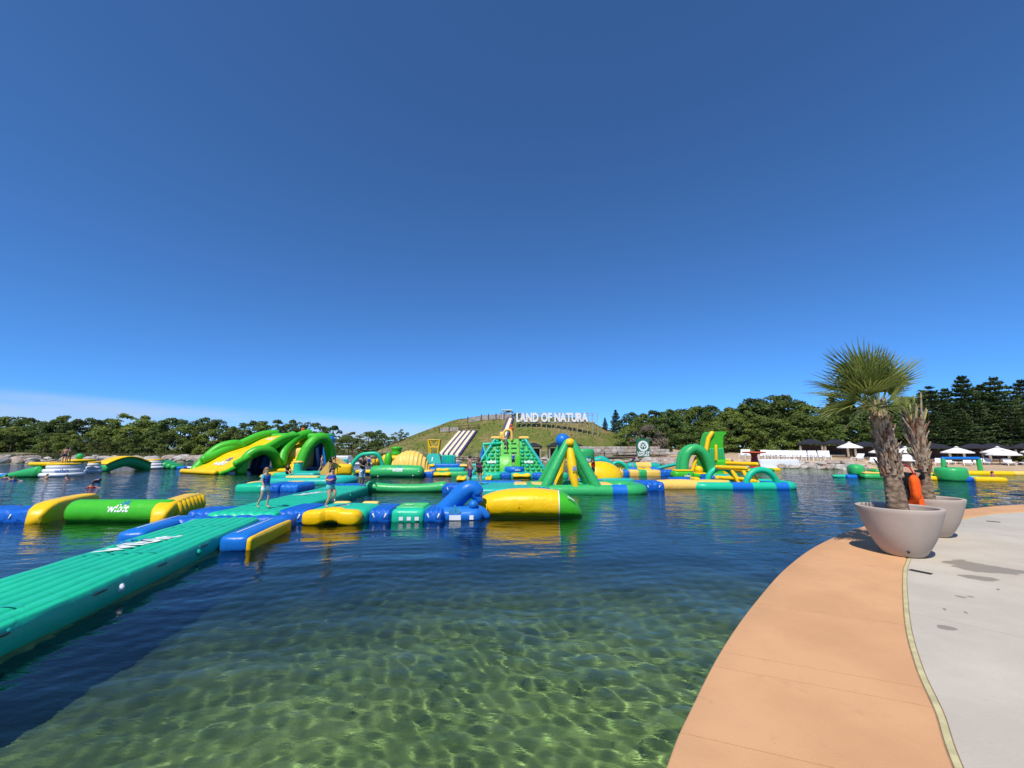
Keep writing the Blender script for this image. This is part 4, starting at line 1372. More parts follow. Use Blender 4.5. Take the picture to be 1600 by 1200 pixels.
G().loft([bridge_ring(tt, 0.002, 0.16, 2.0) for tt in np.linspace(0, 1, 17)]).build('deck', YEL, t_)
t_ = thing('ball_float', 'green ball on the yellow deck between white towers', 'float', ((134.5 - 800) / F * 41, 41.0, 0))
G().lathe([(0.35, 0.0), (0.4, 0.4), (0.33, 1.0), (0.36, 1.3)], 16).build('post', WPVC, t_)
G().lathe([(1.1, 1.18), (1.2, 1.25), (1.2, 1.36), (1.1, 1.42), (0.02, 1.43)], 20).build('deck', YEL, t_)
G().ball((0, 0, 1.68), 0.30, 16, 10).build('ball', GREEN, t_)
t_ = thing('wedge_float', 'bumpy green wedge with blue tip right of the far white tower', 'float', ((278 - 800) / F * 52, 52.0, 0))
for k in range(4):
    G().tube([(-0.9 + 0.55 * k, -0.7, 0.55 - 0.13 * k), (-0.9 + 0.55 * k, 0.7, 0.55 - 0.13 * k)], 0.48 - 0.06 * k, 10).build('bolster', GREEN, t_)
pillow((1.5, 0, 0.1), (1.0, 1.2, 0.3), 0.02, 0.1).build('tip', BLUE, t_)
t_ = thing('tow_tube', 'thin white tube float left of the big slide toe', 'float', ((302 - 800) / F * 52, 52.0, 0))
G().tube([(-1.0, 0, 0.10), (1.0, 0.0, 0.12)], 0.15, 10).build('tube', WPVC, t_)

# ---- pads and small pieces between the slide tower and the runway
chain('float_chain', 'green and blue pads behind the walking girl', 25.9, [(396, 438, MINT, 'box'), (437, 462, WRINK, 'box'), (461, 490, BLUE, 'box')], 0.40, 2.2)
chain('float_chain', 'yellow and teal pads beside the far runway end', 28.3, [(404, 428, YEL2, 'box'), (428, 458, TEAL, 'box'), (458, 480, YEL2, 'box')], 0.30, 1.4)
t_ = thing('ring_float', 'oval teal ring float with blue and yellow inside, left of centre', 'float', ((492 - 800) / F * 31.0, 31.0, 0))
rp = ring_path(-3.0, 3.0, -1.5, 1.5, 1.3)
G().tube(rp, 0.34, 14, None).build('ring', TEAL, t_)
pillow((-1.3, 0.0, 0.12), (2.6, 2.0, 0.34), 0.02, 0.1).build('blue_deck', BLUE, t_)
pillow((-1.0, 0.9, 0.30), (2.4, 0.5, 0.28), 0.02, 0.1).build('yellow_pad', YEL2, t_)
pillow((1.4, 0.1, 0.14), (2.2, 1.9, 0.34), 0.02, 0.1).build('teal_deck', MINT, t_)
chain('float_chain', 'teal pads with yellow tip in front of the yellow stairs', 36.2, [(433, 452, YEL, 'bone'), (450, 478, MINT, 'box'), (478, 512, TEAL, 'box')], 0.5, 3.2)
t_ = thing('post_float', 'small teal post with yellow cap near the foot of the stairs', 'float', ((472 - 800) / F * 38, 38, 0))
G().lathe([(0.5, 0), (0.42, 0.3), (0.36, 1.0), (0.38, 1.15)], 16).build('post', TEAL, t_)
G().lathe([(0.40, 1.16), (0.44, 1.24), (0.38, 1.34), (0.02, 1.38)], 16).build('cap', YEL2, t_)
t_ = thing('wedge_float', 'yellow triangular climbing wedge with a person leaning over it', 'float', ((529 - 800) / F * 36.8, 36.8, 0), R_(18))
G().prism([(-1.45, -0.9, 0), (-1.25, -0.9, 0.25), (-0.35, -0.9, 1.62), (0.05, -0.9, 1.68), (0.35, -0.9, 1.55), (1.15, -0.9, 0.95), (1.5, -0.9, 0.3), (1.5, -0.9, -0.05), (-1.45, -0.9, -0.05)], (0, 1.9, 0)).build('wedge', YEL2, t_, sharp=60)
pillow((0.75, -0.75, 0.66), (1.3, 0.6, 0.9), 0.04, 0.2).build('front_pad', YEL, t_)
G().prism([(1.5, -0.85, -0.02), (1.52, -0.85, 0.3), (1.17, -0.85, 0.95), (1.3, -0.85, 0.95), (1.66, -0.85, 0.3), (1.66, -0.85, -0.02)], (0, 1.8, 0)).build('side_panel', GREEN, t_)
# arch with yellow uprights and people under it
t_ = thing('arch_float', 'thin mint arch float with people standing under it', 'float', ((577 - 800) / F * 40.5, 40.5, 0))
arch([(-1.65, 0, 0.1), (-1.35, 0, 1.0), (-0.7, 0, 1.75), (0.1, 0, 1.95), (0.9, 0.1, 1.9), (1.3, 0.3, 1.2), (1.6, 0.4, 0.15)], 0.19).build('arch', MINT, t_)
for k in range(3):
    G().tube([(0.35 + 0.35 * k, 0.9, 0.2), (0.35 + 0.35 * k, 0.9, 1.35)], 0.13, 10).build('yellow_post', YEL, t_)
pillow((0, 0.6, 0.10), (4.2, 2.6, 0.42), 0.02, 0.14).build('deck', BLUE, t_)
pillow((0.1, -0.6, 0.30), (1.7, 0.6, 0.35), 0.02, 0.14).build('yellow_pad', YEL, t_)
# cushion and shell
t_ = thing('cushion_float', 'big green rounded cushion float with printed word, left of centre', 'float', (-10.0, 37.0, 0))
G().tube([(-1.95, 0, 0.42), (-1.0, 0, 0.44), (0, 0, 0.45), (1.0, 0, 0.44), (1.95, 0, 0.42)], [0.55, 0.60, 0.60, 0.60, 0.55], 24).build('cushion', GREEN, t_)
logo(t_, cyl_map((0.15, 0, 0.45), 0.60, elev=R_(6)), 0.95)
for x, z in ((-1.5, 0.1), (1.5, 0.15), (2.0, 0.5)):
    G().ball((x, -0.54, z), 0.05, 8, 6).build('valve', PRINT_W, t_)
t_ = thing('shell_float', 'pale yellow ribbed shell dome rising behind the green cushion', 'float', (-9.35, 39.0, 0))
RS = 1.78
def shell(u, v):
    a = math.pi * u
    e = math.pi * v
    rr = RS * (1 + 0.018 * math.cos(u * 2 * math.pi * 14))
    x = -rr * math.cos(a)
    q = rr * math.sin(a)
    return (x + 0.03 * math.cos(x * 18), -0.75 * q * math.cos(e) * 0.9, 0.5 + q * math.sin(e))
G().surf(lambda u, v: shell(0.02 + 0.96 * u, v), 112, 24).build('shell', YEL2, t_)
v, f = petals(5, 0.5, R_(10), R_(170), 0.05)
G().add([(a - 0.05, -0.80 + 0.28 * c, 1.25 + c) for a, c, _ in v], f).build('printed_splash', PRINT_B, t_, smooth=False)
pillow((0.0, -0.2, 0.30), (4.4, 2.0, 0.5), 0.02, 0.2).build('base', YEL2, t_)
t_ = thing('tower_float', 'small green drum on yellow steps behind the ribbed shell', 'float', ((622 - 800) / F * 45, 45.0, 0))
G().lathe([(0.5, 1.75), (0.56, 1.85), (0.5, 2.0), (0.5, 2.3), (0.58, 2.42), (0.58, 2.55), (0.5, 2.62), (0.02, 2.64)], 20).build('drum', LIME, t_)
for k in range(3):
    pillow((0, 0, 0.45 + 0.5 * k), (1.9 - 0.25 * k, 1.6, 0.52), 0.03, 0.2).build('step', YEL, t_)
t_ = thing('leaf_float', 'upright green and yellow leaf shaped float beside the arch', 'float', ((606 - 800) / F * 43, 43.0, 0))
G().ball((0.25, 0, 1.05), 1.0, 16, 12, (0.42, 0.5, 1.05)).build('leaf', LIME, t_)
G().ball((-0.15, 0.1, 0.95), 0.9, 16, 12, (0.42, 0.45, 1.0)).build('leaf', YEL, t_)
# rows of small floats right of the cushion
chain('float_chain', 'row of small floats right of the green cushion, nearer one', 38.2, [(664, 682, WRINK, 'box'), (681, 710, YEL, 'bone'), (682, 734, GREEN, 'box')], 0.42, 1.3)
chain('float_chain', 'row of small floats right of the green cushion, farther one', 45.5, [(660, 674, MINT, 'box'), (674, 686, BLUE, 'box'), (685, 707, YEL, 'bone'), (686, 728, TEAL, 'box')], 0.42, 1.3)
chain('float_chain', 'row of blue and yellow floats under the lifeguard tower', 56.0, [(666, 684, YEL, 'bone'), (682, 722, BLUE, 'box'), (720, 742, YEL2, 'bone'), (738, 760, TEAL, 'box')], 0.45, 1.6)
# lifeguard tower
t_ = thing('lifeguard_tower', 'teal base with a yellow frame tower, beside the hill slide', 'tower', ((680 - 800) / F * 58, 58.0, 0))
G().loft([[(-1.25, -0.9, 0), (1.15, -0.9, 0), (1.15, 0.9, 0), (-1.25, 0.9, 0)], [(-1.2, -0.85, 0.5), (1.1, -0.85, 0.5), (1.1, 0.85, 0.5), (-1.2, 0.85, 0.5)], [(-0.7, -0.5, 1.75), (0.75, -0.5, 1.75), (0.75, 0.5, 1.75), (-0.7, 0.5, 1.75)]]).build('base', TEAL, t_, smooth=False)
for sx in (-1, 1):
    for sy in (-1, 1):
        G().tube([(0.55 * sx, 0.4 * sy, 1.7), (0.78 * sx, 0.5 * sy, 3.5)], 0.10, 8).build('post', YEL, t_)
for z, q in ((2.6, 0.66), (3.45, 0.8)):
    G().tube([(-q, -0.45, z), (q, -0.45, z)], 0.08, 8).build('rail', YEL, t_)
    G().tube([(-q, 0.45, z), (q, 0.45, z)], 0.08, 8).build('rail', YEL, t_)
G().tube([(0, -0.46, 2.6), (-0.5, -0.48, 3.4)], 0.06, 8).build('brace', YEL, t_)
G().tube([(0, -0.46, 2.6), (0.5, -0.48, 3.4)], 0.06, 8).build('brace', YEL, t_)
G().box((0, 0, 3.6), (1.75, 1.2, 0.12), 0.03, 2).build('roof', YEL2, t_)
G().add([(-0.2, -0.80, 0.75), (-0.08, -0.80, 0.75), (-0.0, -0.67, 1.3), (-0.14, -0.67, 1.3)], [(0, 1, 2, 3)]).build('printed_stripe', PRINT_W, t_, smooth=False)
t_ = thing('ribbed_block_float', 'teal ribbed block float at the foot of the striped slide', 'float', ((702.5 - 800) / F * 57.5, 57.5, 0))
for k in range(6):
    G().tube([(-0.75 + 0.3 * k, 0, 0.1), (-0.75 + 0.3 * k, 0, 1.45)], 0.18, 10).build('rib', TEAL if k not in (2, 3) else MINT, t_)
pillow((0, 0.4, 0.6), (1.8, 0.8, 1.5), 0.03, 0.2).build('core', TEAL, t_)

# ---- climbing pyramid in the middle
t_ = thing('pyramid_float', 'green bumpy climbing pyramid with a ladder in the middle of the lake', 'tower', ((797 - 800) / F * 40.0, 40.0, 0))
HP = 3.35
for sx in (-1, 1):
    x0, x1, xt = 0.95, 3.55, 1.05
    g = G().prism([(sx * x0, -0.5, 0.0), (sx * x1, -0.5, 0.0), (sx * (xt + 0.35), 0.9, HP), (sx * (x0 - 0.05), 0.9, HP)], (0, 1.2, 0))
    g.build('flank', GREEN, t_, smooth=False)
    rows = 10
    for r in range(rows):
        tz = (r + 0.5) / rows
        xr = x1 + (xt + 0.35 - x1) * tz
        cnt = max(1, int((xr - x0) / 0.40))
        for k in range(cnt):
            xx = sx * (x0 + 0.22 + (xr - x0 - 0.3) * (k / max(1, cnt - 1) if cnt > 1 else 0.3))
            G().ball((xx, -0.5 + 1.4 * tz - 0.03, HP * tz), 0.19, 10, 6, (1.05, 0.8, 0.9)).build('bump', GREEN if (r + k) % 3 else MINT, t_)
    G().tube([(sx * x1, -0.55, 0.05), (sx * (xt + 0.4), 0.8, HP)], 0.16, 10).build('edge_tube', TEAL, t_)
    fn = plane_map((sx * 1.75, -0.5 + 1.4 * 0.33 - 0.20, HP * 0.33), (1, 0, 0), (0, 0.4, 1))
    v, f = text_mesh('wibit', 0.42, 0.01)
    G().add([fn(a, c) for a, c, _ in v], f).build('printed_word', PRINT_W, t_, smooth=False)
    pillow((sx * 1.35, 0.95, HP + 0.12), (1.0, 0.6, 0.28), 0.02, 0.1).build('top_pad', YEL2, t_)
G().prism([(-0.93, -0.9, 0), (0.93, -0.9, 0), (0.8, 0.55, HP), (-0.8, 0.55, HP)], (0, 0.8, 0)).build('ladder_wall', LIME, t_, smooth=False)
for k in range(6):
    tz = 0.22 + 0.13 * k
    for sx in (-0.36, 0.36):
        G().box((sx, -0.9 + 1.45 * tz - 0.02, HP * tz), (0.5, 0.10, 0.14), 0.04, 2).build('foothold', simple('dark_green_recess', (0.01, 0.10, 0.03), 0.6), t_)
G().box((0, -0.6, 0.9), (1.95, 0.1, 1.8), 0.04, 2, Matrix.Rotation(R_(-23), 4, 'X')).build('ladder_panel', LIME, t_)
pts = [(-0.62, 0.4, HP - 0.1), (-0.60, 0.4, HP + 0.6), (-0.40, 0.4, HP + 0.85), (0.0, 0.4, HP + 0.85), (0.15, 0.4, HP + 0.55), (0.16, 0.4, HP - 0.1)]
arch(pts, 0.13).build('top_gate', YEL2, t_)
pillow((-0.75, 0.6, HP + 0.3), (0.5, 0.5, 0.8), 0.03, 0.16).build('top_block', YEL2, t_)
G().tube([(-3.4, 0.9, 0.1), (-2.85, 0.9, 1.2), (-2.55, 0.9, 2.6)], 0.16, 10).build('side_ladder', BLUE, t_)
G().tube([(-2.6, 0.5, 2.85), (-0.9, 0.6, 2.95)], 0.14, 10).build('side_bar', MINT, t_)
G().tube([(-2.6, 0.5, 2.85), (-2.0, -0.2, 0.9)], 0.10, 10).build('side_bar', MINT, t_)
t_ = thing('trampoline_float', 'round blue trampoline drum in front of the climbing pyramid', 'float', ((803.5 - 800) / F * 38.6, 38.2, 0))
G().lathe([(0.7, -0.05), (0.8, 0.35), (0.86, 0.42), (0.90, 0.62), (0.84, 0.80), (0.75, 0.84), (0.02, 0.82)], 32).build('drum', BLUE, t_)
fn = vcyl_map((0, 0, 0.52), 0.9, 0.01)
v, f = text_mesh('wibit', 0.26, 0.006)
G().add([fn(a + 0.3, c) for a, c, _ in v], f).build('printed_word', PRINT_W, t_, smooth=False)
t_ = thing('ramp_float', 'sloping teal apron float under the blue trampoline drum', 'float', ((803 - 800) / F * 38, 37.8, 0))
G().loft([[(-2.3, -0.75, -0.05), (2.3, -0.75, -0.05), (2.3, 1.2, -0.05), (-2.3, 1.2, -0.05)], [(-2.2, -0.72, 0.12), (2.2, -0.72, 0.12), (2.2, 1.2, 0.12), (-2.2, 1.2, 0.12)], [(-1.1, -0.1, 0.42), (1.1, -0.1, 0.42), (1.1, 1.1, 0.42), (-1.1, 1.1, 0.42)]]).build('apron', TEAL, t_, sharp=50)
chain('float_chain', 'row of blue, green and yellow floats before the climbing pyramid', 36.3, [(752, 757, YEL, 'bone'), (757, 783, MINT, 'box'), (783, 798, WRINK, 'box'), (800, 829, YEL, 'bone'), (798, 832, TEAL, 'box'), (831, 862, WRINK, 'box'), (860, 884, MINT, 'box')], 0.42, 1.2)
chain('float_chain', 'teal and yellow floats behind the two people at the platform', 33.0, [(717, 733, YEL, 'bone'), (730, 765, TEAL, 'box'), (760, 771, YEL, 'bone')], 0.40, 1.8)

# ---- drum, dome and apron right of the swing frame
t_ = thing('drum_float', 'tall green drum with printed word behind the swing frame', 'float', ((908 - 800) / F * 35, 35.0, 0))
G().lathe([(0.95, -0.1), (0.98, 0.2), (0.94, 0.4), (0.94, 1.4), (0.99, 1.6), (0.99, 2.15), (0.95, 2.35), (0.86, 2.42), (0.02, 2.43)], 32).build('drum', GREEN, t_)
logo(t_, vcyl_map((0, 0, 1.45), 0.97, 0.03, 0.25), 0.75)
t_ = thing('dome_float', 'yellow dome float with a person climbing onto it', 'float', ((934 - 800) / F * 31.5, 31.5, 0))
G().ball((0, 0, 0.35), 1.0, 28, 16, (1.7, 1.1, 1.18)).build('dome', YEL, t_)
pillow((0.1, -0.4, 0.10), (4.0, 2.6, 0.42), 0.02, 0.14).build('base', BLUE, t_)
pillow((0.9, -1.5, 0.20), (2.2, 0.9, 0.36), 0.02, 0.12).build('apron', TEAL, t_)
t_ = thing('arc_float', 'teal curved arc float just behind the yellow dome', 'float', ((936 - 800) / F * 36, 36.0, 0))
arch([(-0.4, 0, 1.4), (0.2, 0, 1.45), (0.9, 0, 0.9), (1.4, 0, 0.15)], 0.36).build('arc', TEAL, t_)
# small hoop wheel, log, bridge far right of centre
t_ = thing('hoop_float', 'small green hoop float with yellow spokes', 'float', ((963 - 800) / F * 42, 42.0, 0))
arch([(-0.85, 0, 0.1), (-0.7, 0, 0.75), (0, 0, 1.1), (0.7, 0, 0.75), (0.95, 0, 0.1)], 0.17).build('hoop', MINT, t_)
arch([(-1.7, 1.0, 0.1), (-1.5, 1.0, 0.85), (-0.9, 1.0, 1.15), (-0.3, 1.0, 0.9)], 0.17).build('hoop', YEL2, t_)
for k in range(5):
    G().tube([(-0.5 + 0.25 * k, 0.1, 0.2), (-0.4 + 0.22 * k, 0.3, 0.85)], 0.09, 8).build('spoke', YEL, t_)
pillow((0, 0.3, 0.1), (2.6, 1.4, 0.3), 0.02, 0.1).build('deck', MINT, t_)
t_ = thing('log_float', 'long teal and yellow log float before the stone shore', 'float', ((1000 - 800) / F * 50, 50.0, 0))
G().tube([(-1.5, 0, 0.32), (1.0, 0, 0.34)], 0.50, 14).build('log', TEAL, t_)
G().tube([(-0.8, 0, 0.33), (0.9, 0, 0.33)], 0.515, 14, None).build('sleeve', YEL2, t_)
G().tube([(0.9, 0, 0.34), (1.9, 0, 0.30), (2.1, 0, 0.25)], [0.48, 0.42, 0.2], 14).build('log_end', TEAL, t_)
chain('float_chain', 'row of blue and yellow floats left of the green bridge wing', 43.0, [(974, 990, BLUE, 'box'), (989, 1011, YEL, 'bone'), (1010, 1024, BLUE, 'box')], 0.55, 1.3)
chain('float_chain', 'row of yellow, green and blue floats before the bridge wing', 39.0, [(958, 968, YEL2, 'box'), (967, 977, BLUE, 'box'), (977, 992, YEL2, 'box'), (990, 1004, GREEN, 'box'), (1001, 1024, YEL2, 'box'), (1023, 1046, WRINK, 'box')], 0.52, 1.3)
t_ = thing('wing_float', 'teal and cream rising wing float left of the green arch', 'float', ((1040 - 800) / F * 43.5, 43.5, 0))
rings = []
for tt in np.linspace(0, 1, 11):
    x = -1.7 + 3.2 * tt; h = 0.25 + 0.85 * tt ** 0.7
    rings.append([(x, -0.7, 0), (x, -0.75, h * 0.62), (x, 0.7, h * 0.62), (x, 0.7, 0)])
G().loft(rings).build('panel', YEL2, t_, sharp=50)
G().tube([(-1.8 + 3.2 * tt, -0.65, 0.24 + 0.78 * tt ** 0.7) for tt in np.linspace(0, 1, 9)], 0.17, 10).build('rim', TEAL, t_)

# ---- green arch, yellow ball and leaning tower on the right
t_ = thing('arch_float', 'thick green arch float with a yellow ball hanging under it', 'float', ((1083 - 800) / F * 37.2, 37.2, 0))
pillow((-0.1, 0.0, 0.12), (3.8, 1.7, 0.44), 0.02, 0.15).build('deck', LIME, t_)
X = lambda px: (px - 1083) / F * 37.2
Zp = lambda py: (741 - py) / F * 37.2
arch([(X(1062), 0, 0.1), (X(1065), 0, Zp(716)), (X(1072), 0, Zp(703)), (X(1083), 0, Zp(698)), (X(1094), 0, Zp(704)), (X(1102), 0, Zp(718)), (X(1108), 0, 0.1)], 0.40, 16).build('arch', GREEN, t_)
arch([(X(1062), 0.75, 0.1), (X(1065), .75, Zp(716)), (X(1072), .75, Zp(703)), (X(1083), .75, Zp(698)), (X(1094), .75, Zp(704)), (X(1102), .75, Zp(718)), (X(1108), .75, 0.1)], 0.38, 16).build('arch', GREEN, t_)
G().tube([(X(1077), 0.3, 0.3), (X(1086), 0.3, Zp(712))], 0.16, 10).build('yellow_strut', YEL, t_)
G().ball((X(1084), -0.3, 0.62), 0.35, 18, 12).build('ball', YEL, t_)
G().lathe([(0.5, 0.25), (0.58, 0.32), (0.5, 0.40), (0.4, 0.36)], 18, (X(1084), -0.3, 0.0)).build('ball_cup', YEL, t_)
t_ = thing('cushion_float', 'lime cushion float with printed word at the foot of the green arch', 'float', ((1059 - 800) / F * 36.2, 36.0, 0))
pillow((0, 0, 0.26), (1.75, 1.1, 0.74), 0.05, 0.3).build('cushion', LIME, t_)
pillow((0.05, 0, 0.62), (1.5, 0.95, 0.12), 0.02, 0.05).build('top_edge', YEL, t_)
logo(t_, plane_map((0.2, -0.615, 0.12), (1, 0, 0), (0, 0.0, 1)), 0.6)
t_ = thing('leaning_tower_float', 'tall green climbing tower with yellow edges leaning out at the top', 'tower', ((1112 - 800) / F * 39.5, 39.5, 0))
X = lambda px: (px - 1112) / F * 39.5
Zq = lambda py: 2.5 + (700 - py) / F * 39.5
prof = [(X(1092), 0.0), (X(1090), 1.2), (X(1094), 2.2), (X(1099), Zq(686)), (X(1103), Zq(677)), (X(1107), Zq(675)), (X(1127), Zq(675)), (X(1128), Zq(678)), (X(1123), Zq(682)), (X(1121), 2.6), (X(1123), 1.2), (X(1124), 0.0)]
G().prism([(x, -0.6, z) for x, z in prof], (0, 1.5, 0)).build('tower', LIME, t_, sharp=35)
G().tube([(X(1090), -0.62, 1.2), (X(1095), -0.62, 2.3), (X(1100), -0.62, Zq(685)), (X(1106), -0.62, Zq(677))], 0.20, 10).build('edge_tube', YEL, t_)
for k in range(6):
    G().tube([(X(1102) + 0.24 * k, -0.62, 0.1), (X(1101) + 0.22 * k, -0.64, 2.4)], 0.14, 10).build('rib', GREEN, t_)
G().tube([(X(1108), -0.78, 1.4), (X(1109), -0.78, 2.7)], 0.13, 10).build('yellow_strip', YEL, t_)
pillow((X(1117), -0.5, 0.7), (1.15, 0.9, 1.45), 0.04, 0.2).build('side_block', LIME, t_)
G().tube([(X(1127), -0.4, 0.1), (X(1127), -0.4, 1.35)], 0.24, 12).build('yellow_post', YEL, t_)
G().tube([(X(1131), -0.3, 0.1), (X(1131), -0.3, 1.32)], 0.20, 12).build('yellow_post', YEL, t_)
pillow((X(1120), -1.0, 0.32), (0.55, 0.4, 0.55), 0.02, 0.12).build('yellow_step', YEL, t_)
pillow((X(1112), 0, 0.08), (3.0, 2.2, 0.4), 0.02, 0.14).build('deck', GREEN, t_)
chain('float_chain', 'row of green, yellow and blue floats under the leaning tower', 33.5, [(1092, 1104, WRINK, 'box'), (1102, 1130, YEL, 'bone'), (1103, 1140, TEAL, 'box'), (1129, 1140, BLUE, 'box')], 0.42, 1.5)
link(10.9, 12.1, 28.4, 30.0, 0.5, 'blue link behind the thick yellow tube')
# red mushroom on a green disc
t_ = thing('mushroom_float', 'red mushroom shaped sunshade on a green disc float', 'float', ((1173 - 800) / F * 48.0, 48.0, 0))
G().lathe([(0.62, 0.1), (0.6, 0.3), (0.42, 0.9), (0.30, 1.5), (0.32, 1.75), (0.5, 1.92)], 20).build('stem', REDP, t_)
G().lathe([(0.3, 1.88), (1.15, 1.93), (1.22, 2.0), (1.15, 2.07), (0.02, 2.12)], 28).build('cap', pvc('orange_red_pvc', (0.55, 0.07, 0.03)), t_)
G().lathe([(2.0, -0.05), (2.2, 0.05), (2.15, 0.2), (1.9, 0.28), (0.02, 0.28)], 32, (-0.4, 0, 0)).build('disc', GREEN, t_)
pillow((1.65, -0.4, 0.1), (1.5, 0.9, 0.36), 0.02, 0.12).build('yellow_bumper', YEL, t_)
t_ = thing('swim_dock', 'low white floating dock moored by the stone shore', 'dock', ((1200 - 800) / F * 55, 54.0, 0))
G().box((-0.2, 0, 0.62), (4.9, 1.8, 0.9), 0.12, 3).build('cabin', WPVC, t_)
G().box((1.4, 0, 0.08), (9.5, 3.0, 0.24), 0.08, 2).build('deck', WPVC, t_)
t_ = thing('pontoon_boat', 'white pontoon boat with teal side moored behind the big slide', 'boat', ((536 - 800) / F * 64, 64.0, 0), R_(5))
G().box((0, 0, 0.9), (2.9, 2.0, 0.9), 0.15, 3).build('canopy', WPVC, t_)
G().box((0.2, -0.9, 0.5), (2.4, 0.3, 0.8), 0.1, 2).build('side_panel', TEAL, t_)
G().box((2.2, 0, 0.15), (6.0, 1.6, 0.3), 0.1, 2).build('hull', WPVC, t_)

# ---- floats off the beach on the right
t_ = thing('toddler_island_float', 'green and yellow low island float left of the palms', 'float', ((1378 - 800) / F * 36.0, 36.0, 0), R_(-16))
def X(px): return (px - 1378) / F * 36.0 * 0.92
pillow((0.2, 0, 0.14), (5.2, 2.6, 0.46), 0.03, 0.2).build('base', GREEN, t_)
pillow((0.2, 0, 0.42), (5.0, 2.3, 0.16), 0.02, 0.08).build('yellow_deck', YEL2, t_)
pillow((0.1, -0.2, 0.58), (3.0, 1.4, 0.26), 0.02, 0.1).build('upper_ring', GREEN, t_)
pillow((0.3, -0.1, 0.74), (2.8, 1.2, 0.12), 0.02, 0.05).build('yellow_deck', YEL2, t_)
G().lathe([(0.7, 0.75), (0.78, 0.85), (0.7, 0.98), (0.02, 1.0)], 20, (0.0, 0, 0)).build('top_button', GREEN, t_)
pillow((-2.4, 0, 0.60), (0.95, 1.3, 0.95), 0.05, 0.3).build('end_block', GREEN, t_)
pillow((-3.0, -0.3, 0.06), (0.8, 1.0, 0.34), 0.02, 0.12).build('blue_tip', BLUE, t_)
G().tube([(-3.2, -0.3, 0.05), (-4.2, -0.3, 0.1)], [0.2, 0.12], 10).build('green_tip', MINT, t_)
for x0, x1, m_ in ((-0.6, 0.5, WRINK), (0.5, 2.6, YEL), (2.6, 3.6, WRINK)):
    pillow(((x0 + x1) / 2, -1.7, 0.10), (x1 - x0, 0.7, 0.36), 0.02, 0.14).build('side_float', m_, t_)
t_ = thing('curved_arm_float', 'tall curved green arm with yellow knob seen between the palms', 'float', ((1424 - 800) / F * 35, 35.0, 0))
arch([(0.75, 0, 0.1), (0.70, 0, 1.0), (0.45, 0, 1.8), (0.0, 0, 2.2), (-0.5, 0, 2.3)], [0.28] * 21, 12).build('arm', GREEN, t_)
for k in range(3):
    G().ball((-0.38 + 0.03 * k, -0.1, 2.55 + 0.22 * k), 0.15, 10, 8).build('knob', YEL, t_)
pillow((0.2, 0, 0.08), (2.6, 2.0, 0.36), 0.02, 0.14).build('base', GREEN, t_)
t_ = thing('drum_float', 'squat green drum float right of the rear palm', 'float', ((1472 - 800) / F * 33.2, 33.2, 0))
G().lathe([(0.85, -0.1), (0.95, 0.15), (0.95, 0.75), (0.88, 0.95), (0.7, 1.0), (0.02, 1.0)], 28).build('drum', GREEN, t_)
t_ = thing('float_chain', 'blue, teal and yellow floats right of the squat green drum', 'float', (35.6, 32.4, 0), R_(-18))
for x0, x1, m_ in ((-1.9, -0.5, WRINK), (-0.5, 1.4, YEL)):
    pillow(((x0 + x1) / 2, 0, 0.12), (x1 - x0, 0.9, 0.40), 0.02, 0.15).build('segment', m_, t_)
pillow((-0.5, 0.9, 0.20), (1.8, 0.7, 0.3), 0.02, 0.1).build('segment', MINT, t_)
t_ = thing('gate_float', 'blue bar on two green posts floating off the beach', 'float', ((1490 - 800) / F * 43, 43.0, 0))
for sx in (-1, 1):
    G().tube([(1.85 * sx, 0, 0.1), (1.80 * sx, 0, 1.35)], 0.20, 12).build('post', GREEN, t_)
G().tube([(-1.85, 0, 1.45), (1.85, 0, 1.45)], 0.16, 12).build('crossbar', BLUE, t_)
pillow((0, 0.3, 0.06), (4.6, 1.6, 0.3), 0.02, 0.1).build('base', YEL, t_)
t_ = thing('boom_tube', 'long yellow tube along the waterline of the beach', 'float', (49.0, 39.0, 0), R_(-9))
for k in range(3):
    G().tube([(-7.5 + 5.1 * k, 0, 0.12), (-2.7 + 5.1 * k, 0, 0.12)], 0.26, 12).build('tube', YEL2 if k == 1 else YEL, t_)
# ================================================================ people
SKIN = [simple('skin_tan', (0.40, 0.22, 0.14), 0.5, 0.06, 6.0), simple('skin_light', (0.52, 0.32, 0.22), 0.5, 0.06, 6.0), simple('skin_dark', (0.20, 0.10, 0.06), 0.5, 0.08, 6.0)]
HAIRS = {'brown': simple('hair_brown', (0.07, 0.035, 0.018), 0.5, 0.3, 30.0), 'black': simple('hair_black', (0.012, 0.010, 0.010), 0.45, 0.3, 30.0), 'fair': simple('hair_fair', (0.28, 0.16, 0.08), 0.5, 0.3, 30.0)}
def cloth(name, c): return simple('cloth_' + name, c, 0.8, 0.12, 14.0, 0.006, 25.0, spec=0.2)
C_BLUE = cloth('royal_blue', (0.02, 0.09, 0.42)); C_NAVY = cloth('navy', (0.015, 0.02, 0.06)); C_TEAL = cloth('turquoise', (0.10, 0.48, 0.50)); C_PINK = cloth('pink', (0.55, 0.12, 0.20))
C_WHITE = cloth('white', (0.75, 0.75, 0.75)); C_BLACK = cloth('black', (0.012, 0.012, 0.014)); C_ORANGE = cloth('orange', (0.85, 0.11, 0.012)); C_RED = cloth('red', (0.50, 0.03, 0.03)); C_GREY = cloth('grey', (0.14, 0.14, 0.16))
C_PATT = simple('patterned_trunks', (0.10, 0.20, 0.42), 0.8, 0.3, 16.0, c2=(0.75, 0.78, 0.80), lo=0.48, hi=0.52)
C_YEL = cloth('yellow', (0.75, 0.50, 0.05)); C_GRN = cloth('olive', (0.16, 0.20, 0.06)); C_PURP = cloth('purple', (0.10, 0.04, 0.16))
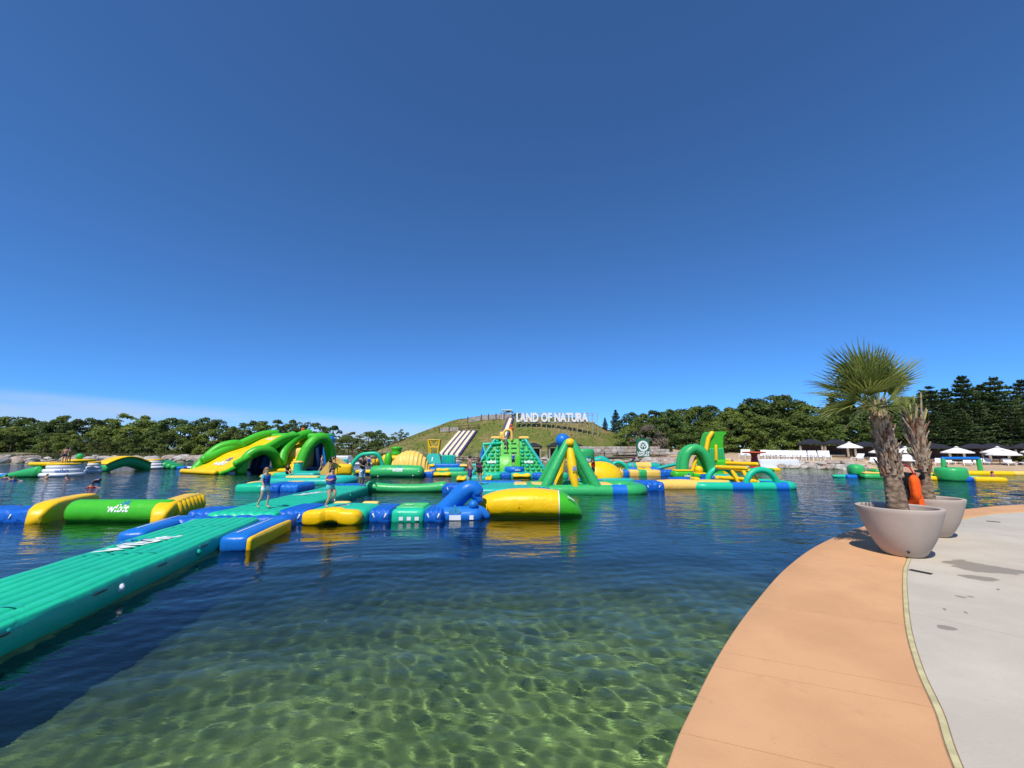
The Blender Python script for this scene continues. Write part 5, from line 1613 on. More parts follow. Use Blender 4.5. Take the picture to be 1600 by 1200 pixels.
STAND = dict(pelvis=(0, 0, .515), belly=(0, 0.0, .60), chest=(0, 0.005, .70), upper=(0, .01, .785), neck=(0, .005, .845), chin=(0, -.008, .885), crown=(0, 0, .945),
             sl=(.095, .01, .795), el=(.135, .02, .655), wl=(.150, -.01, .53), hl=(.152, -.03, .47), sr=(-.095, .01, .795), er=(-.135, .02, .655), wr=(-.150, -.01, .53), hr=(-.152, -.03, .47),
             pl=(.055, 0, .49), kl=(.062, -.01, .275), al=(.064, .015, .05), tl=(.068, -.075, .018), pr=(-.055, 0, .49), kr=(-.062, -.01, .275), ar=(-.064, .015, .05), tr=(-.068, -.075, .018))
RAD = dict(pelvis=.075, belly=.066, chest=.074, upper=.062, neck=.030, chin=.046, crown=.044, sl=.036, el=.026, wl=.018, hl=.020, sr=.036, er=.026, wr=.018, hr=.020, pl=.060, kl=.037, al=.022, tl=.020, pr=.060, kr=.037, ar=.022, tr=.020)
BONES = [('pelvis', 'belly'), ('belly', 'chest'), ('chest', 'upper'), ('upper', 'neck'), ('neck', 'chin'), ('chin', 'crown'), ('upper', 'sl'), ('sl', 'el'), ('el', 'wl'), ('wl', 'hl'), ('upper', 'sr'), ('sr', 'er'), ('er', 'wr'), ('wr', 'hr'),
         ('pelvis', 'pl'), ('pl', 'kl'), ('kl', 'al'), ('al', 'tl'), ('pelvis', 'pr'), ('pr', 'kr'), ('kr', 'ar'), ('ar', 'tr')]
def person(loc, rz, H, label, pose=None, skin=0, hair='brown', top=None, bottom=None, vest=None, fat=1.0, longhair=False, group=None, hat=None, band=None):
    J = dict(STAND)
    if pose: J.update(pose)
    J = {k: Vector(v) * H for k, v in J.items()}
    t_ = thing('person', label, 'person', loc, rz, group)
    names = list(J)
    me = bpy.data.meshes.new('body_frame')
    me.from_pydata([J[k] for k in names], [(names.index(a), names.index(c)) for a, c in BONES], [])
    o = bpy.data.objects.new('body', me)
    col.objects.link(o)
    sk = o.modifiers.new('skin', 'SKIN')
    sk.use_smooth_shade = True
    lay = me.skin_vertices[0].data
    for i, k in enumerate(names):
        r = RAD[k] * H * (fat if k in ('pelvis', 'belly', 'chest', 'pl', 'pr', 'kl', 'kr') else 1.0)
        lay[i].radius = (r, r)
        lay[i].use_root = (k == 'pelvis')
    sb = o.modifiers.new('sub', 'SUBSURF'); sb.levels = 2; sb.render_levels = 2
    dg = bpy.context.evaluated_depsgraph_get()
    m2 = bpy.data.meshes.new_from_object(o.evaluated_get(dg))
    o.modifiers.clear()
    o.data = m2
    bpy.data.meshes.remove(me)
    m2.name = 'body'
    m2.materials.clear(); m2.materials.append(SKIN[skin])
    m2.polygons.foreach_set('use_smooth', [True] * len(m2.polygons))
    o.parent = t_
    def torso(name, j0, j1, mat, grow, sl=None):
        order = ['pelvis', 'belly', 'chest', 'upper']
        pts = [J[k] for k in order]; rr = [RAD[k] * H * (fat if k != 'upper' else 1) for k in order]
        a = np.linspace(j0, j1, 12)
        side = (J['sl'] - J['sr']).normalized()
        rings = []
        for q in a:
            i = min(2, int(q)); f_ = q - i
            c = pts[i].lerp(pts[i + 1], f_); r = rr[i] * (1 - f_) + rr[i + 1] * f_
            tn = (pts[i + 1] - pts[i]).normalized()
            fw = side.cross(tn).normalized(); sd = tn.cross(fw) * -1
            rings.append([c + side * math.cos(w2) * (r * grow * 1.12) + fw * math.sin(w2) * (r * grow * 0.98) for w2 in np.linspace(0, 2 * math.pi, 17)[:-1]])
        return G().loft(rings).build(name, mat, t_)
    if bottom:
        g = G()
        for s in ('l', 'r'):
            a, c = J['p' + s], J['k' + s]
            ln = bottom[1]
            g.tube([a + (J['pelvis'] - a) * 0.3 + Vector((0, 0, .01 * H)), a.lerp(c, ln * 0.5), a.lerp(c, ln)], [RAD['pl'] * H * fat * 1.12, RAD['pl'] * H * fat * 1.02, RAD['pl'] * H * fat * 0.95], 12)
        g.tube([J['pelvis'] + Vector((0, 0, -.03 * H)), J['pelvis'].lerp(J['belly'], 0.45)], RAD['pelvis'] * H * fat * 1.10, 16, flat=0.92)
        g.build('shorts', bottom[0], t_)
    if top:
        torso('shirt', 0.3, 3.0, top, 1.10)
        for s in ('l', 'r'):
            G().tube([J['upper'].lerp(J['s' + s], 0.6), J['s' + s], J['s' + s].lerp(J['e' + s], 0.5)], [RAD['sl'] * H * 1.15] * 2 + [RAD['sl'] * H * 1.05], 12).build('sleeve', top, t_)
    if vest:
        torso('life_vest', 0.75, 3.0, vest, 1.36)
        for k in (1.3, 1.9):
            torso('strap', k, k + 0.16, C_BLACK if not band else band, 1.40)
    # hair as a cap over the back and top of the head
    cr = J['crown']; ch = J['chin']
    mid = cr.lerp(ch, 0.30)
    fwd = (J['sl'] - J['sr']).cross(Vector((0, 0, 1))).normalized() * -1
    fwd = Vector((0, -1, 0)) if fwd.length < 0.5 else fwd
    if fwd.y > 0 and abs(fwd.y) > 0.5: fwd = -fwd
    if hat is None:
        G().ball(mid - fwd * 0.012 * H + Vector((0, 0, .012 * H)), 0.055 * H, 14, 10, (0.95, 1.05, 1.02)).build('hair', HAIRS[hair], t_)
        if longhair:
            b0 = mid - fwd * 0.045 * H
            G().tube([b0, b0 - fwd * 0.02 * H - Vector((0, 0, .06 * H)), b0 - fwd * 0.012 * H - Vector((0, 0, .12 * H))], [0.040 * H, 0.042 * H, 0.026 * H], 10).build('hair_fall', HAIRS[hair], t_)
    else:
        G().lathe([(0.085 * H, -0.012 * H), (0.088 * H, -0.004 * H), (0.060 * H, 0.010 * H), (0.058 * H, 0.045 * H), (0.042 * H, 0.066 * H), (0.002, 0.072 * H)], 20, tuple(mid)).build('hat', hat, t_)
    # face: nose and ears
    nb = ch.lerp(cr, 0.25) + fwd * 0.048 * H
    G().ball(nb, 0.010 * H, 8, 6, (0.8, 1.3, 1.2)).build('nose', SKIN[skin], t_)
    for s in (-1, 1):
        sd = (J['sl'] - J['sr']).normalized() * s
        G().ball(ch.lerp(cr, 0.30) + sd * 0.050 * H, 0.010 * H, 8, 6, (0.6, 1, 1.4)).build('ear', SKIN[skin], t_)
        G().ball(ch.lerp(cr, 0.5) + sd * 0.018 * H + fwd * 0.044 * H, 0.006 * H, 6, 5).build('eye', C_BLACK, t_)
    return t_
WALK = dict(kl=(.06, -.06, .285), al=(.062, -.03, .055), tl=(.066, -.12, .02), kr=(-.06, .03, .28), ar=(-.062, .14, .07), tr=(-.066, .08, .018), el=(.13, .05, .67), wl=(.14, .02, .55), hl=(.14, -.01, .50), er=(-.13, -.01, .66), wr=(-.14, -.08, .56), hr=(-.14, -.11, .51))
RUN = dict(kl=(.06, -.12, .33), al=(.06, -.02, .17), tl=(.062, -.09, .13), kr=(-.06, -.06, .27), ar=(-.06, .06, .06), tr=(-.062, -.03, .02), el=(.13, .05, .68), wl=(.10, -.09, .68), hl=(.07, -.13, .72), er=(-.13, .05, .68), wr=(-.10, -.09, .66), hr=(-.06, -.13, .70),
           belly=(0, -.01, .60), chest=(0, -.02, .70), upper=(0, -.025, .785), neck=(0, -.035, .845), chin=(0, -.05, .885), crown=(0, -.045, .945))
ARMUP = dict(er=(-.10, -.13, .80), wr=(-.06, -.25, .83), hr=(-.05, -.31, .84), el=(.10, -.12, .78), wl=(.06, -.24, .80), hl=(.05, -.30, .81))
BEND = dict(belly=(0, -.05, .59), chest=(0, -.14, .645), upper=(0, -.22, .675), neck=(0, -.28, .69), chin=(0, -.325, .685), crown=(0, -.375, .70), sl=(.095, -.22, .665), sr=(-.095, -.22, .665), el=(.12, -.25, .53), er=(-.12, -.25, .53), wl=(.10, -.27, .40), wr=(-.10, -.27, .40), hl=(.09, -.28, .34), hr=(-.09, -.28, .34), kl=(.06, -.07, .28), kr=(-.06, -.05, .28))
SIT = dict(pelvis=(0, 0, .08), belly=(0, .02, .165), chest=(0, .02, .265), upper=(0, .0, .35), neck=(0, -.01, .41), chin=(0, -.025, .45), crown=(0, -.02, .51), sl=(.095, 0, .36), sr=(-.095, 0, .36), el=(.14, -.03, .23), er=(-.14, -.03, .23), wl=(.12, -.13, .18), wr=(-.12, -.13, .18), hl=(.11, -.17, .20), hr=(-.11, -.17, .20),
           pl=(.055, -.01, .07), pr=(-.055, -.01, .07), kl=(.08, -.20, .16), kr=(-.08, -.20, .16), al=(.07, -.33, .03), ar=(-.07, -.33, .03), tl=(.07, -.41, .02), tr=(-.07, -.41, .02))
CLIMB = dict(belly=(0, -.04, .60), chest=(0, -.09, .69), upper=(0, -.12, .77), neck=(0, -.13, .83), chin=(0, -.145, .87), crown=(0, -.14, .93), sl=(.095, -.12, .78), sr=(-.095, -.12, .78), el=(.12, -.22, .74), er=(-.12, -.22, .78), wl=(.10, -.32, .80), wr=(-.10, -.32, .88), hl=(.10, -.37, .83), hr=(-.10, -.37, .92), kl=(.07, -.16, .36), al=(.07, -.08, .18), tl=(.07, -.15, .15))
def on(px, py, z): return gp(px, py, z)
R_E = math.pi / 2      # facing right; facing the camera is 0
person(on(412, 794, 0.42), R_(75), 1.42, 'girl in a bright blue life vest walking on the far runway', WALK, 1, 'fair', C_TEAL, (C_WHITE, 0.25), C_BLUE, 0.9, True)
person(on(514, 793, 0.44), R_(72), 1.42, 'running woman in a blue and pink life vest on the front green pad', RUN, 1, 'black', None, (C_TEAL, 0.15), C_BLUE, 1.12, True, band=C_PINK)
person(on(565, 759, 0.42), R_(60), 1.72, 'man in a black top and white patterned trunks on the blue link', dict(er=(-.13, -.05, .66), wr=(-.08, -.16, .63), hr=(-.04, -.2, .63), el=(.13, -.05, .66), wl=(.08, -.16, .61), hl=(.04, -.2, .61)), 2, 'black', C_BLACK, (C_PATT, 0.95))
person(on(734, 758, 0.44), R_(115), 1.66, 'shirtless man in dark trunks seen from behind on the teal platform', WALK, 0, 'black', None, (C_PURP, 0.9))
person(on(749, 757, 0.44), R_(150), 1.55, 'woman in a navy and pink life vest standing on the teal platform', None, 0, 'brown', C_BLACK, (C_BLACK, 0.2), C_NAVY, 1.05, True, band=C_PINK)
person(Vector(((924.5 - 800) / F * 29.6, 29.6, 0.36)), R_(-75), 1.45, 'person in a dark red vest reaching over the yellow dome', ARMUP, 0, 'black', C_BLACK, (C_BLACK, 0.5), C_RED)
person(Vector(((985.5 - 800) / F * 43.0, 43.0, 0.52)), R_(75), 1.5, 'person bending forward on the blue float before the stone shore', BEND, 1, 'fair', None, (C_NAVY, 0.3), C_PURP)
for k, (px, tp, bt, hr) in enumerate(((572.5, C_BLUE, C_PINK, 'black'), (579.5, C_BLUE, C_GRN, 'brown'), (587.0, C_GREY, C_YEL, 'brown'), (592.0, C_PURP, C_RED, 'black'))):
    person(Vector(((px - 800) / F * 41.2, 41.2 + 0.15 * k, 0.33)), R_(150 + 30 * k), 1.45 if k != 2 else 1.3, ['swimmer in blue vest and crimson shorts under the mint arch', 'swimmer in blue vest and olive shorts under the mint arch', 'short swimmer in grey vest and yellow shorts under the mint arch', 'swimmer in purple vest and red shorts under the mint arch'][k], None, k % 2, hr, None, (bt, 0.8), tp, group='people waiting under the mint arch')
person(on(449, 741, 0.5), R_(60), 1.5, 'person in black sitting on the pad before the yellow stairs', SIT, 0, 'black', C_BLACK, (C_BLACK, 0.7))
person(Vector(((449 - 800) / F * 46.6, 46.6, 0.95)), R_(170), 1.5, 'person in a pale cap climbing the yellow stairs', CLIMB, 0, 'brown', None, (C_YEL, 0.5), C_YEL, hat=C_TEAL)
person(dp(473, 675, 50.2), R_(20), 1.2, 'lifeguard in orange red sitting on top of the big slide', SIT, 0, 'brown', C_ORANGE, (C_ORANGE, 0.6))
person(on(502, 737, 0.45), R_(100), 1.45, 'person in a purple vest walking before the big green arch', WALK, 1, 'brown', None, (C_GREY, 0.6), C_PURP)
person(Vector(((524 - 800) / F * 36.0, 35.6, 0.72)), R_(70), 1.45, 'swimmer leaning forward over the yellow climbing wedge', BEND, 0, 'black', None, (C_BLACK, 0.3), C_NAVY)
person(Vector(((802 - 800) / F * 38.6, 38.4, 0.84)), R_(170), 1.25, 'child in dark blue climbing from the trampoline drum', None, 1, 'black', C_BLUE, (C_NAVY, 0.7))
person(Vector(((790.5 - 800) / F * 40.1, 39.9, 2.3)), R_(190), 1.35, 'fair haired climber near the top of the pyramid ladder', CLIMB, 1, 'fair', C_GREY, (C_GREY, 0.6))
person(Vector(((799 - 800) / F * 41.3, 41.2, 3.32)), R_(10), 1.5, 'lifeguard in an orange jacket standing on top of the pyramid', None, 2, 'black', C_ORANGE, (C_BLACK, 0.9), C_ORANGE, 1.1, hat=C_ORANGE)
person(Vector(((117 - 800) / F * 37.6, 37.3, 1.14)), R_(20), 1.5, 'tanned person in brown standing on the large white tower, front', None, 0, 'brown', None, (C_NAVY, 0.25))
person(Vector(((120 - 800) / F * 37.9, 37.8, 1.14)), R_(70), 1.42, 'tanned person just behind another on the large white tower', dict(er=(-.12, -.1, .70), wr=(-.06, -.2, .72), hr=(-.03, -.24, .72)), 0, 'brown', C_GRN, (C_GRN, 0.25))
# swimmers: whole figures, mostly under water
def swimmer(px, py, label, vest, hair, rz, lie=False, sk=0):
    p = gp(px, py, 0.0)
    if lie:
        t_ = person(p + Vector((0, 0, -0.05)), rz, 1.4, label, None, sk, hair, None, (C_NAVY, 0.5), vest, group='swimmers left of the barrel')
        t_.rotation_euler = (R_(80), 0, rz)
    else:
        person(p + Vector((0, 0, -1.08)), rz, 1.45, label, dict(el=(.2, -.08, .74), wl=(.26, -.16, .74), hl=(.29, -.2, .74), er=(-.2, -.08, .74), wr=(-.26, -.16, .74), hr=(-.29, -.2, .74)), sk, hair, None, (C_NAVY, 0.5), vest, group='swimmers left of the barrel')
swimmer(9, 748, 'swimmer with dark hair at the left edge before the white tube', C_PURP, 'black', 0.4)
swimmer(21, 751, 'swimmer in a blue vest second from the left edge', C_BLUE, 'brown', 1.2)
swimmer(73, 747, 'fair haired swimmer close to the large white tower', C_YEL, 'fair', -0.5)
swimmer(104, 748, 'swimmer with a big blue vest before the large white tower', C_BLUE, 'brown', 2.0)
swimmer(146, 752, 'swimmer lying flat and splashing right of the white tower', C_BLUE, 'black', R_(60), True)
swimmer(143, 762, 'swimmer with dark red vest nearest the green barrel', C_RED, 'black', 0.9)
person(gp(1481, 742, 0.0) + Vector((0, 0, -0.55)), 0.8, 1.4, 'child in a blue shirt wading behind the green drum', None, 1, 'black', C_BLUE, (C_BLUE, 0.7))
person(gp(1505, 748, 0.0) + Vector((0, 0, -0.85)), -0.6, 1.4, 'wader in a white shirt near the yellow boom', None, 1, 'brown', C_WHITE, (C_WHITE, 0.7))
person(gp(1552, 746, 0.0) + Vector((0, 0, -0.85)), 0.6, 1.4, 'wader in pink right of the squat green drum', None, 0, 'brown', C_PINK, (C_PINK, 0.5), None, 1.0, True)
# lifeguard behind the planters
lg = Vector((8.95, 9.60, DECK_Z))
person(lg, R_(150), 1.86, 'lifeguard in black with a white hat standing behind the front planter', dict(er=(-.15, -.08, .66), wr=(-.08, -.17, .58), hr=(-.04, -.19, .57)), 0, 'black', C_BLACK, (C_ORANGE, 0.9), None, 1.0, True, hat=C_WHITE)
t_ = thing('rescue_tube', 'orange rescue buoy slung on the lifeguard behind the front planter', 'buoy', lg + Vector((-0.15, -0.28, 1.14)), R_(40))
pillow((0, 0, 0), (0.26, 0.14, 0.50), 0.03, 0.06).build('foam', C_ORANGE, t_)
G().tube([(0.1, -0.02, 0.24), (0.12, 0.05, 0.42), (0.05, 0.12, 0.5)], 0.015, 6).build('sling', C_RED, t_)
t_ = thing('waist_bag', 'black bag at hip height beside the front palm trunk', 'bag', lg + Vector((-0.30, -0.14, 0.98)), R_(30))
pillow((0, 0, 0), (0.2, 0.16, 0.3), 0.02, 0.07).build('pouch', C_BLACK, t_)
G().tube([(0, 0.02, 0.13), (0.12, 0.05, 0.3), (0.25, 0.08, 0.36)], 0.012, 6).build('strap', C_GRN, t_)
# ================================================================ mound, shore and beach
WOOD = simple('weathered_wood', (0.30, 0.25, 0.20), 0.85, 0.25, 3.0, 0.01, 20.0, c2=(0.46, 0.42, 0.37))
DWOOD = simple('dark_stained_wood', (0.09, 0.055, 0.04), 0.8, 0.3, 4.0)
STONE = simple('limestone_block', (0.36, 0.33, 0.30), 0.9, 0.25, 1.5, 0.03, 6.0, c2=(0.52, 0.48, 0.43))
STONE2 = simple('ruddy_limestone', (0.34, 0.27, 0.22), 0.9, 0.25, 1.5, 0.03, 6.0, c2=(0.48, 0.40, 0.33))
CREAM = simple('cream_slide_lane', (0.72, 0.66, 0.46), 0.5, 0.08, 2.0)
PURPLE = simple('purple_slide_lane', (0.075, 0.055, 0.15), 0.5, 0.12, 2.0)
WHITE = simple('white_paint', (0.80, 0.80, 0.79), 0.5, 0.04, 3.0)
BLACKC = simple('dark_canvas', (0.012, 0.013, 0.022), 0.7, 0.3, 3.0)
TAN = simple('tan_curtain', (0.34, 0.28, 0.21), 0.85, 0.2, 3.0)
def gz(x, y): return float(ground_z(np.array([x]), np.array([y]))[0])
def hill_pt(px, py, y0=70.0, y1=112.0):
    "where the sight line of a photo pixel meets the mound"
    for Y in np.arange(y0, y1, 0.15):
        p = dp(px, py, float(Y))
        if p.z <= gz(p.x, p.y):
            return p
    return dp(px, py, y1)
# ---- striped slide and single slide on the mound
def hill_slide(t0, t1, b0, b1, lanes, label, lift=0.35, sag=0.25):
    T0 = hill_pt(*t0); T1 = hill_pt(*t1); B0 = hill_pt(*b0); B1 = hill_pt(*b1)
    t_ = thing('hill_slide', label, 'slide', (0, 0, 0))
    n = len(lanes)
    wts = [1.35 if m_ is CREAM else 0.75 for m_ in lanes]
    cum = [sum(wts[:i]) / sum(wts) for i in range(n + 1)]
    def pt(u, s):
        a = T0.lerp(T1, u); c = B0.lerp(B1, u)
        p = a.lerp(c, s)
        p = Vector((p.x, p.y, gz(p.x, p.y) + lift))
        p.z = p.z * 1.0
        return p
    for k, m_ in enumerate(lanes):
        rings = []
        for i in range(25):
            s = i / 24
            q = [pt(cum[k] + (cum[k + 1] - cum[k]) * e, s) for e in (0.0, 0.12, 0.5, 0.88, 1.0)]
            hts = (0.16, 0.02, 0.0, 0.02, 0.16) if m_ is CREAM else (0.22, 0.24, 0.24, 0.24, 0.22)
            rings.append([p + Vector((0, 0, h)) for p, h in zip(q, hts)] + [q[4] - Vector((0, 0, 0.5)), q[0] - Vector((0, 0, 0.5))])
        G().loft(rings).build('lane', m_, t_, sharp=40)
    return t_
C_, P_ = CREAM, PURPLE
hs = hill_slide((717, 676), (746, 676), (686, 712), (719, 714), [C_, P_, C_, P_, C_, P_, C_, P_], 'wide slide of cream and purple lanes on the grassy mound')
hill_slide((793, 656), (803, 656), (774, 700), (789, 702), [P_, C_, P_], 'single long slide of cream and purple from the top of the mound')
# ---- fences
def fence(pts, h, label, step=2.6, rails=True, panel=None):
    t_ = thing('fence', label, 'fence', (0, 0, 0))
    P = []
    for a, c in zip(pts, pts[1:]):
        n = max(1, int((c - a).length / step))
        for i in range(n): P.append(a.lerp(c, i / n))
    P.append(pts[-1])
    P = [Vector((p.x, p.y, gz(p.x, p.y))) for p in P]
    for p in P:
        G().box((p.x, p.y, p.z + h * 0.55), (0.20, 0.20, h * 1.25), 0.02, 1).build('post', DWOOD, t_, smooth=False)
    for a, c in zip(P, P[1:]):
        m_ = (a + c) / 2; d = c - a
        L = math.hypot(d.x, d.y)
        rot = Matrix.Rotation(math.atan2(d.y, d.x), 4, 'Z') @ Matrix.Rotation(-math.atan2(d.z, L), 4, 'Y')
        if panel:
            for k in range(4):
                G().box((m_.x, m_.y, m_.z + h * (0.16 + 0.23 * k)), (d.length - 0.22, 0.06, h * 0.215), 0.01, 1, rot).build('board', panel, t_, smooth=False)
        else:
            for k in (0.45, 0.95):
                G().box((m_.x, m_.y, m_.z + h * k), (d.length - 0.22, 0.08, 0.12), 0.01, 1, rot).build('rail', DWOOD, t_, smooth=False)
    return t_
YF = 93.5
def top_pts(pxs, Y): return [Vector(((px - 800) / F * Y * 1.0, Y, 0)) for px in pxs]
fence([hill_pt(731, 661), hill_pt(752, 657.5), hill_pt(775, 656), hill_pt(800, 655)], 1.25, 'pale board fence along the left brow of the mound', 1.7, panel=WOOD)
fence([hill_pt(687, 676), hill_pt(717, 675)], 1.1, 'short pale board fence beside the top of the striped slide', 1.7, panel=WOOD)
fence([hill_pt(716, 672.5), hill_pt(748, 671)], 1.0, 'thin rail fence just above the striped slide', 1.6)
fence([hill_pt(925, 722), hill_pt(965, 722), hill_pt(998, 722)], 1.2, 'dark rail fence on the waterside below the stone wall', 2.0)
fence([hill_pt(640, 719), hill_pt(700, 721), hill_pt(770, 721)], 0.7, 'low dark rail fence at the left foot of the mound', 2.4)
# shade frame by the top of the single slide
p = hill_pt(792, 655)
t_ = thing('shade_frame', 'small white shade frame at the start of the single slide', 'canopy', p)
for sx in (-1, 1):
    for sy in (0, 1.4):
        G().box((0.9 * sx, sy, 0.9), (0.12, 0.12, 2.2), 0.02, 1).build('post', WHITE, t_, smooth=False)
G().box((0, 0.7, 2.05), (2.5, 2.0, 0.16), 0.03, 1).build('roof', WHITE, t_, smooth=False)
# ---- big letters on the brow
t_ = thing('letter_sign', 'big white letters LAND OF NATURA standing on the brow of the mound', 'sign', (0, 0, 0))
txt = 'LAND OF NATURA'
YS = 90.0
x0, x1 = (808 - 800) / F * YS, (919 - 800) / F * YS
v, f = text_mesh(txt, 1.0, 0.0)
xs = [p[0] for p in v]; wtot = max(xs) - min(xs)
scale = (x1 - x0) / wtot
widths = []
zb0 = dp(808, 658.5, YS).z
for i, chv in enumerate(txt):
    if chv == ' ': continue
    vv, ff = text_mesh(txt[:i + 1], 1.0); 
    vp, fp = text_mesh(txt[:i], 1.0) if i and txt[:i].strip() else ([], [])
    vl, fl = text_mesh(chv, 1.0, 0.045)
    r_all = max(p[0] for p in vv) - min(p[0] for p in vv)
    lw = [p[0] for p in vl]
    right = x0 + r_all * scale
    cx = right - (max(lw) - min(lw)) * scale / 2
    lc = (max(lw) + min(lw)) / 2
    hsz = 1.88 / 0.73
    g = G()
    fr = [(cx + (a - lc) * scale, YS, zb0 + c * hsz) for a, c, _ in vl]
    bk = [(x, y + 0.25, z) for x, y, z in fr]
    n = len(fr)
    g.add(fr + bk, [tuple(q) for q in fl] + [tuple(n + k for k in reversed(q)) for q in fl])
    # side walls from boundary edges
    from collections import Counter
    ec = Counter()
    for q in fl:
        for a, c in zip(q, q[1:] + q[:1]): ec[tuple(sorted((a, c)))] += 1
    g.f += [(a, c, c + n, a + n) for (a, c), k in ec.items() if k == 1]
    g.build('letter', WHITE, t_, smooth=False)
gbase = min(gz(x0, YS), gz(x1, YS))
for px in range(806, 936, 8):
    x = (px - 800) / F * YS
    G().box((x, YS + 0.45, (gz(x, YS) + zb0 + 1.7) / 2), (0.10, 0.10, zb0 + 1.7 - gz(x, YS) + 0.5), 0, 1).build('support_post', WOOD, t_, smooth=False)
for z in (-0.15, 0.55, 1.25, 1.8):
    xa, xb = (806 - 800) / F * YS, (931 - 800) / F * YS
    G().box(((xa + xb) / 2, YS + 0.36, zb0 + z), (xb - xa, 0.06, 0.12 if z > 0 else 0.3), 0, 1).build('support_rail', WOOD, t_, smooth=False)
# ---- stone wall of big blocks right of the swing frame
t_ = thing('stone_wall', 'long wall of big pale limestone blocks at the right foot of the mound', 'wall', (0, 0, 0))
rw = random.Random(4)
YW = 73.0
for course, (py0, py1, pa, pb) in enumerate(((697.5, 701.5, 905, 1020), (701.5, 706, 900, 1035), (706, 710.5, 925, 1052))):
    x = (pa - 800) / F * YW
    xe = (pb - 800) / F * YW
    z1 = dp(800, py0, YW).z; z0 = dp(800, py1, YW).z
    while x < xe:
        L = rw.uniform(1.1, 2.4)
        G().box((x + L / 2, YW + 0.5 * (2 - course) + rw.uniform(-0.06, 0.06), (z0 + z1) / 2), (L - 0.05, 1.4, z1 - z0 - 0.03), 0.05, 2).build('block', STONE if rw.random() < 0.6 else STONE2, t_, smooth=False)
        x += L
# ---- banner
pb = dp(1005, 714, 68.0)
t_ = thing('banner_sign', 'tall green sign with a round white emblem and LAND OF NATURA', 'sign', (pb.x, pb.y, pb.z))
SGREEN = simple('sign_green', (0.010, 0.13, 0.055), 0.55, 0.08)
Hs = 28 / F * 68; Ws = 19.5 / F * 68
G().box((0, 0, Hs / 2), (Ws, 0.5, Hs), 0.03, 2).build('panel', SGREEN, t_, smooth=False)
def disc(r0, r1, z, n=40):
    g = G()
    vo = [(r1 * math.cos(2 * math.pi * k / n), -0.262, z + r1 * math.sin(2 * math.pi * k / n)) for k in range(n)]
    vi = [(r0 * math.cos(2 * math.pi * k / n), -0.262, z + r0 * math.sin(2 * math.pi * k / n)) for k in range(n)]
    g.add(vo + vi, [(k, (k + 1) % n, n + (k + 1) % n, n + k) for k in range(n)])
    return g
zc = Hs * 0.60
disc(0.56, 0.80, zc).build('emblem_ring', PRINT_W, t_, smooth=False)
for k in range(20):
    a = 2 * math.pi * k / 20
    G().add([(0.82 * math.cos(a - 0.09), -0.264, zc + 0.82 * math.sin(a - 0.09)), (0.90 * math.cos(a), -0.264, zc + 0.90 * math.sin(a)), (0.82 * math.cos(a + 0.09), -0.264, zc + 0.82 * math.sin(a + 0.09))], [(0, 1, 2)]).build('emblem_tooth', PRINT_W, t_, smooth=False)
for s in (-1, 1):
    disc(0.16, 0.26, zc + 0.12).xf(Matrix.Translation((0.26 * s, 0, 0))).build('emblem_loop', PRINT_W, t_, smooth=False)
    G().box((0.18 * s, -0.262, zc - 0.18), (0.09, 0.004, 0.42), 0, 1).build('emblem_stroke', PRINT_W, t_, smooth=False)
for q, wd_ in enumerate(('LAND OF', 'NATURA')):
    v, f = text_mesh(wd_, 0.46, 0.018)
    G().add([(a, -0.262, Hs * 0.19 - 0.40 * q + c) for a, c, _ in v], f).build('printed_word', PRINT_W, t_, smooth=False)
# ---- cabanas on the terrace of the mound
def cabana(loc, w_, h_, label, group, rz=0.0, curtain=TAN):
    t_ = thing('cabana', label, 'cabana', loc, rz, group)
    for sx in (-1, 1):
        for sy in (-1, 1):
            G().box((sx * w_ * 0.46, sy * w_ * 0.40, h_ * 0.36), (0.14, 0.14, h_ * 0.74), 0.01, 1).build('post', DWOOD, t_, smooth=False)
    a = w_ * 0.56; c = w_ * 0.5
    G().loft([[(-a, -c, h_ * 0.70), (a, -c, h_ * 0.70), (a, c, h_ * 0.70), (-a, c, h_ * 0.70)], [(-a, -c, h_ * 0.77), (a, -c, h_ * 0.77), (a, c, h_ * 0.77), (-a, c, h_ * 0.77)], [(-a * 0.35, -c * 0.35, h_ * 0.95), (a * 0.35, -c * 0.35, h_ * 0.95), (a * 0.35, c * 0.35, h_ * 0.95), (-a * 0.35, c * 0.35, h_ * 0.95)], [(-0.1, -0.1, h_), (0.1, -0.1, h_), (0.1, 0.1, h_), (-0.1, 0.1, h_)]]).build('roof', BLACKC, t_, smooth=False)
    for sx in (-1, 1):
        pillow((sx * w_ * 0.43, -c * 0.8, h_ * 0.35), (0.3, 0.2, h_ * 0.66), 0.02, 0.08).build('curtain', curtain, t_)
    G().box((0, c * 0.82, h_ * 0.33), (w_ * 0.9, 0.06, h_ * 0.62), 0, 1).build('back_panel', DWOOD, t_, smooth=False)
    G().box((0, 0.2, 0.32), (w_ * 0.7, w_ * 0.4, 0.35), 0.08, 2).build('daybed', TAN, t_)
    return t_
for k, (px, nm) in enumerate(((834, 'left'), (868, 'middle'), (896, 'right'))):
    q = dp(px, 716, 76.0)
    q.z = max(q.z, 0.2)
    cabana(Vector((q.x, q.y, gz(q.x, q.y) + 0.1)), 2.7, 2.9, ['dark roofed cabana nearest the climbing pyramid at the foot of the mound', 'middle dark roofed cabana at the foot of the mound', 'dark roofed cabana behind the blue ball at the foot of the mound'][k], 'cabanas at the foot of the mound')
rr_ = random.Random(9)
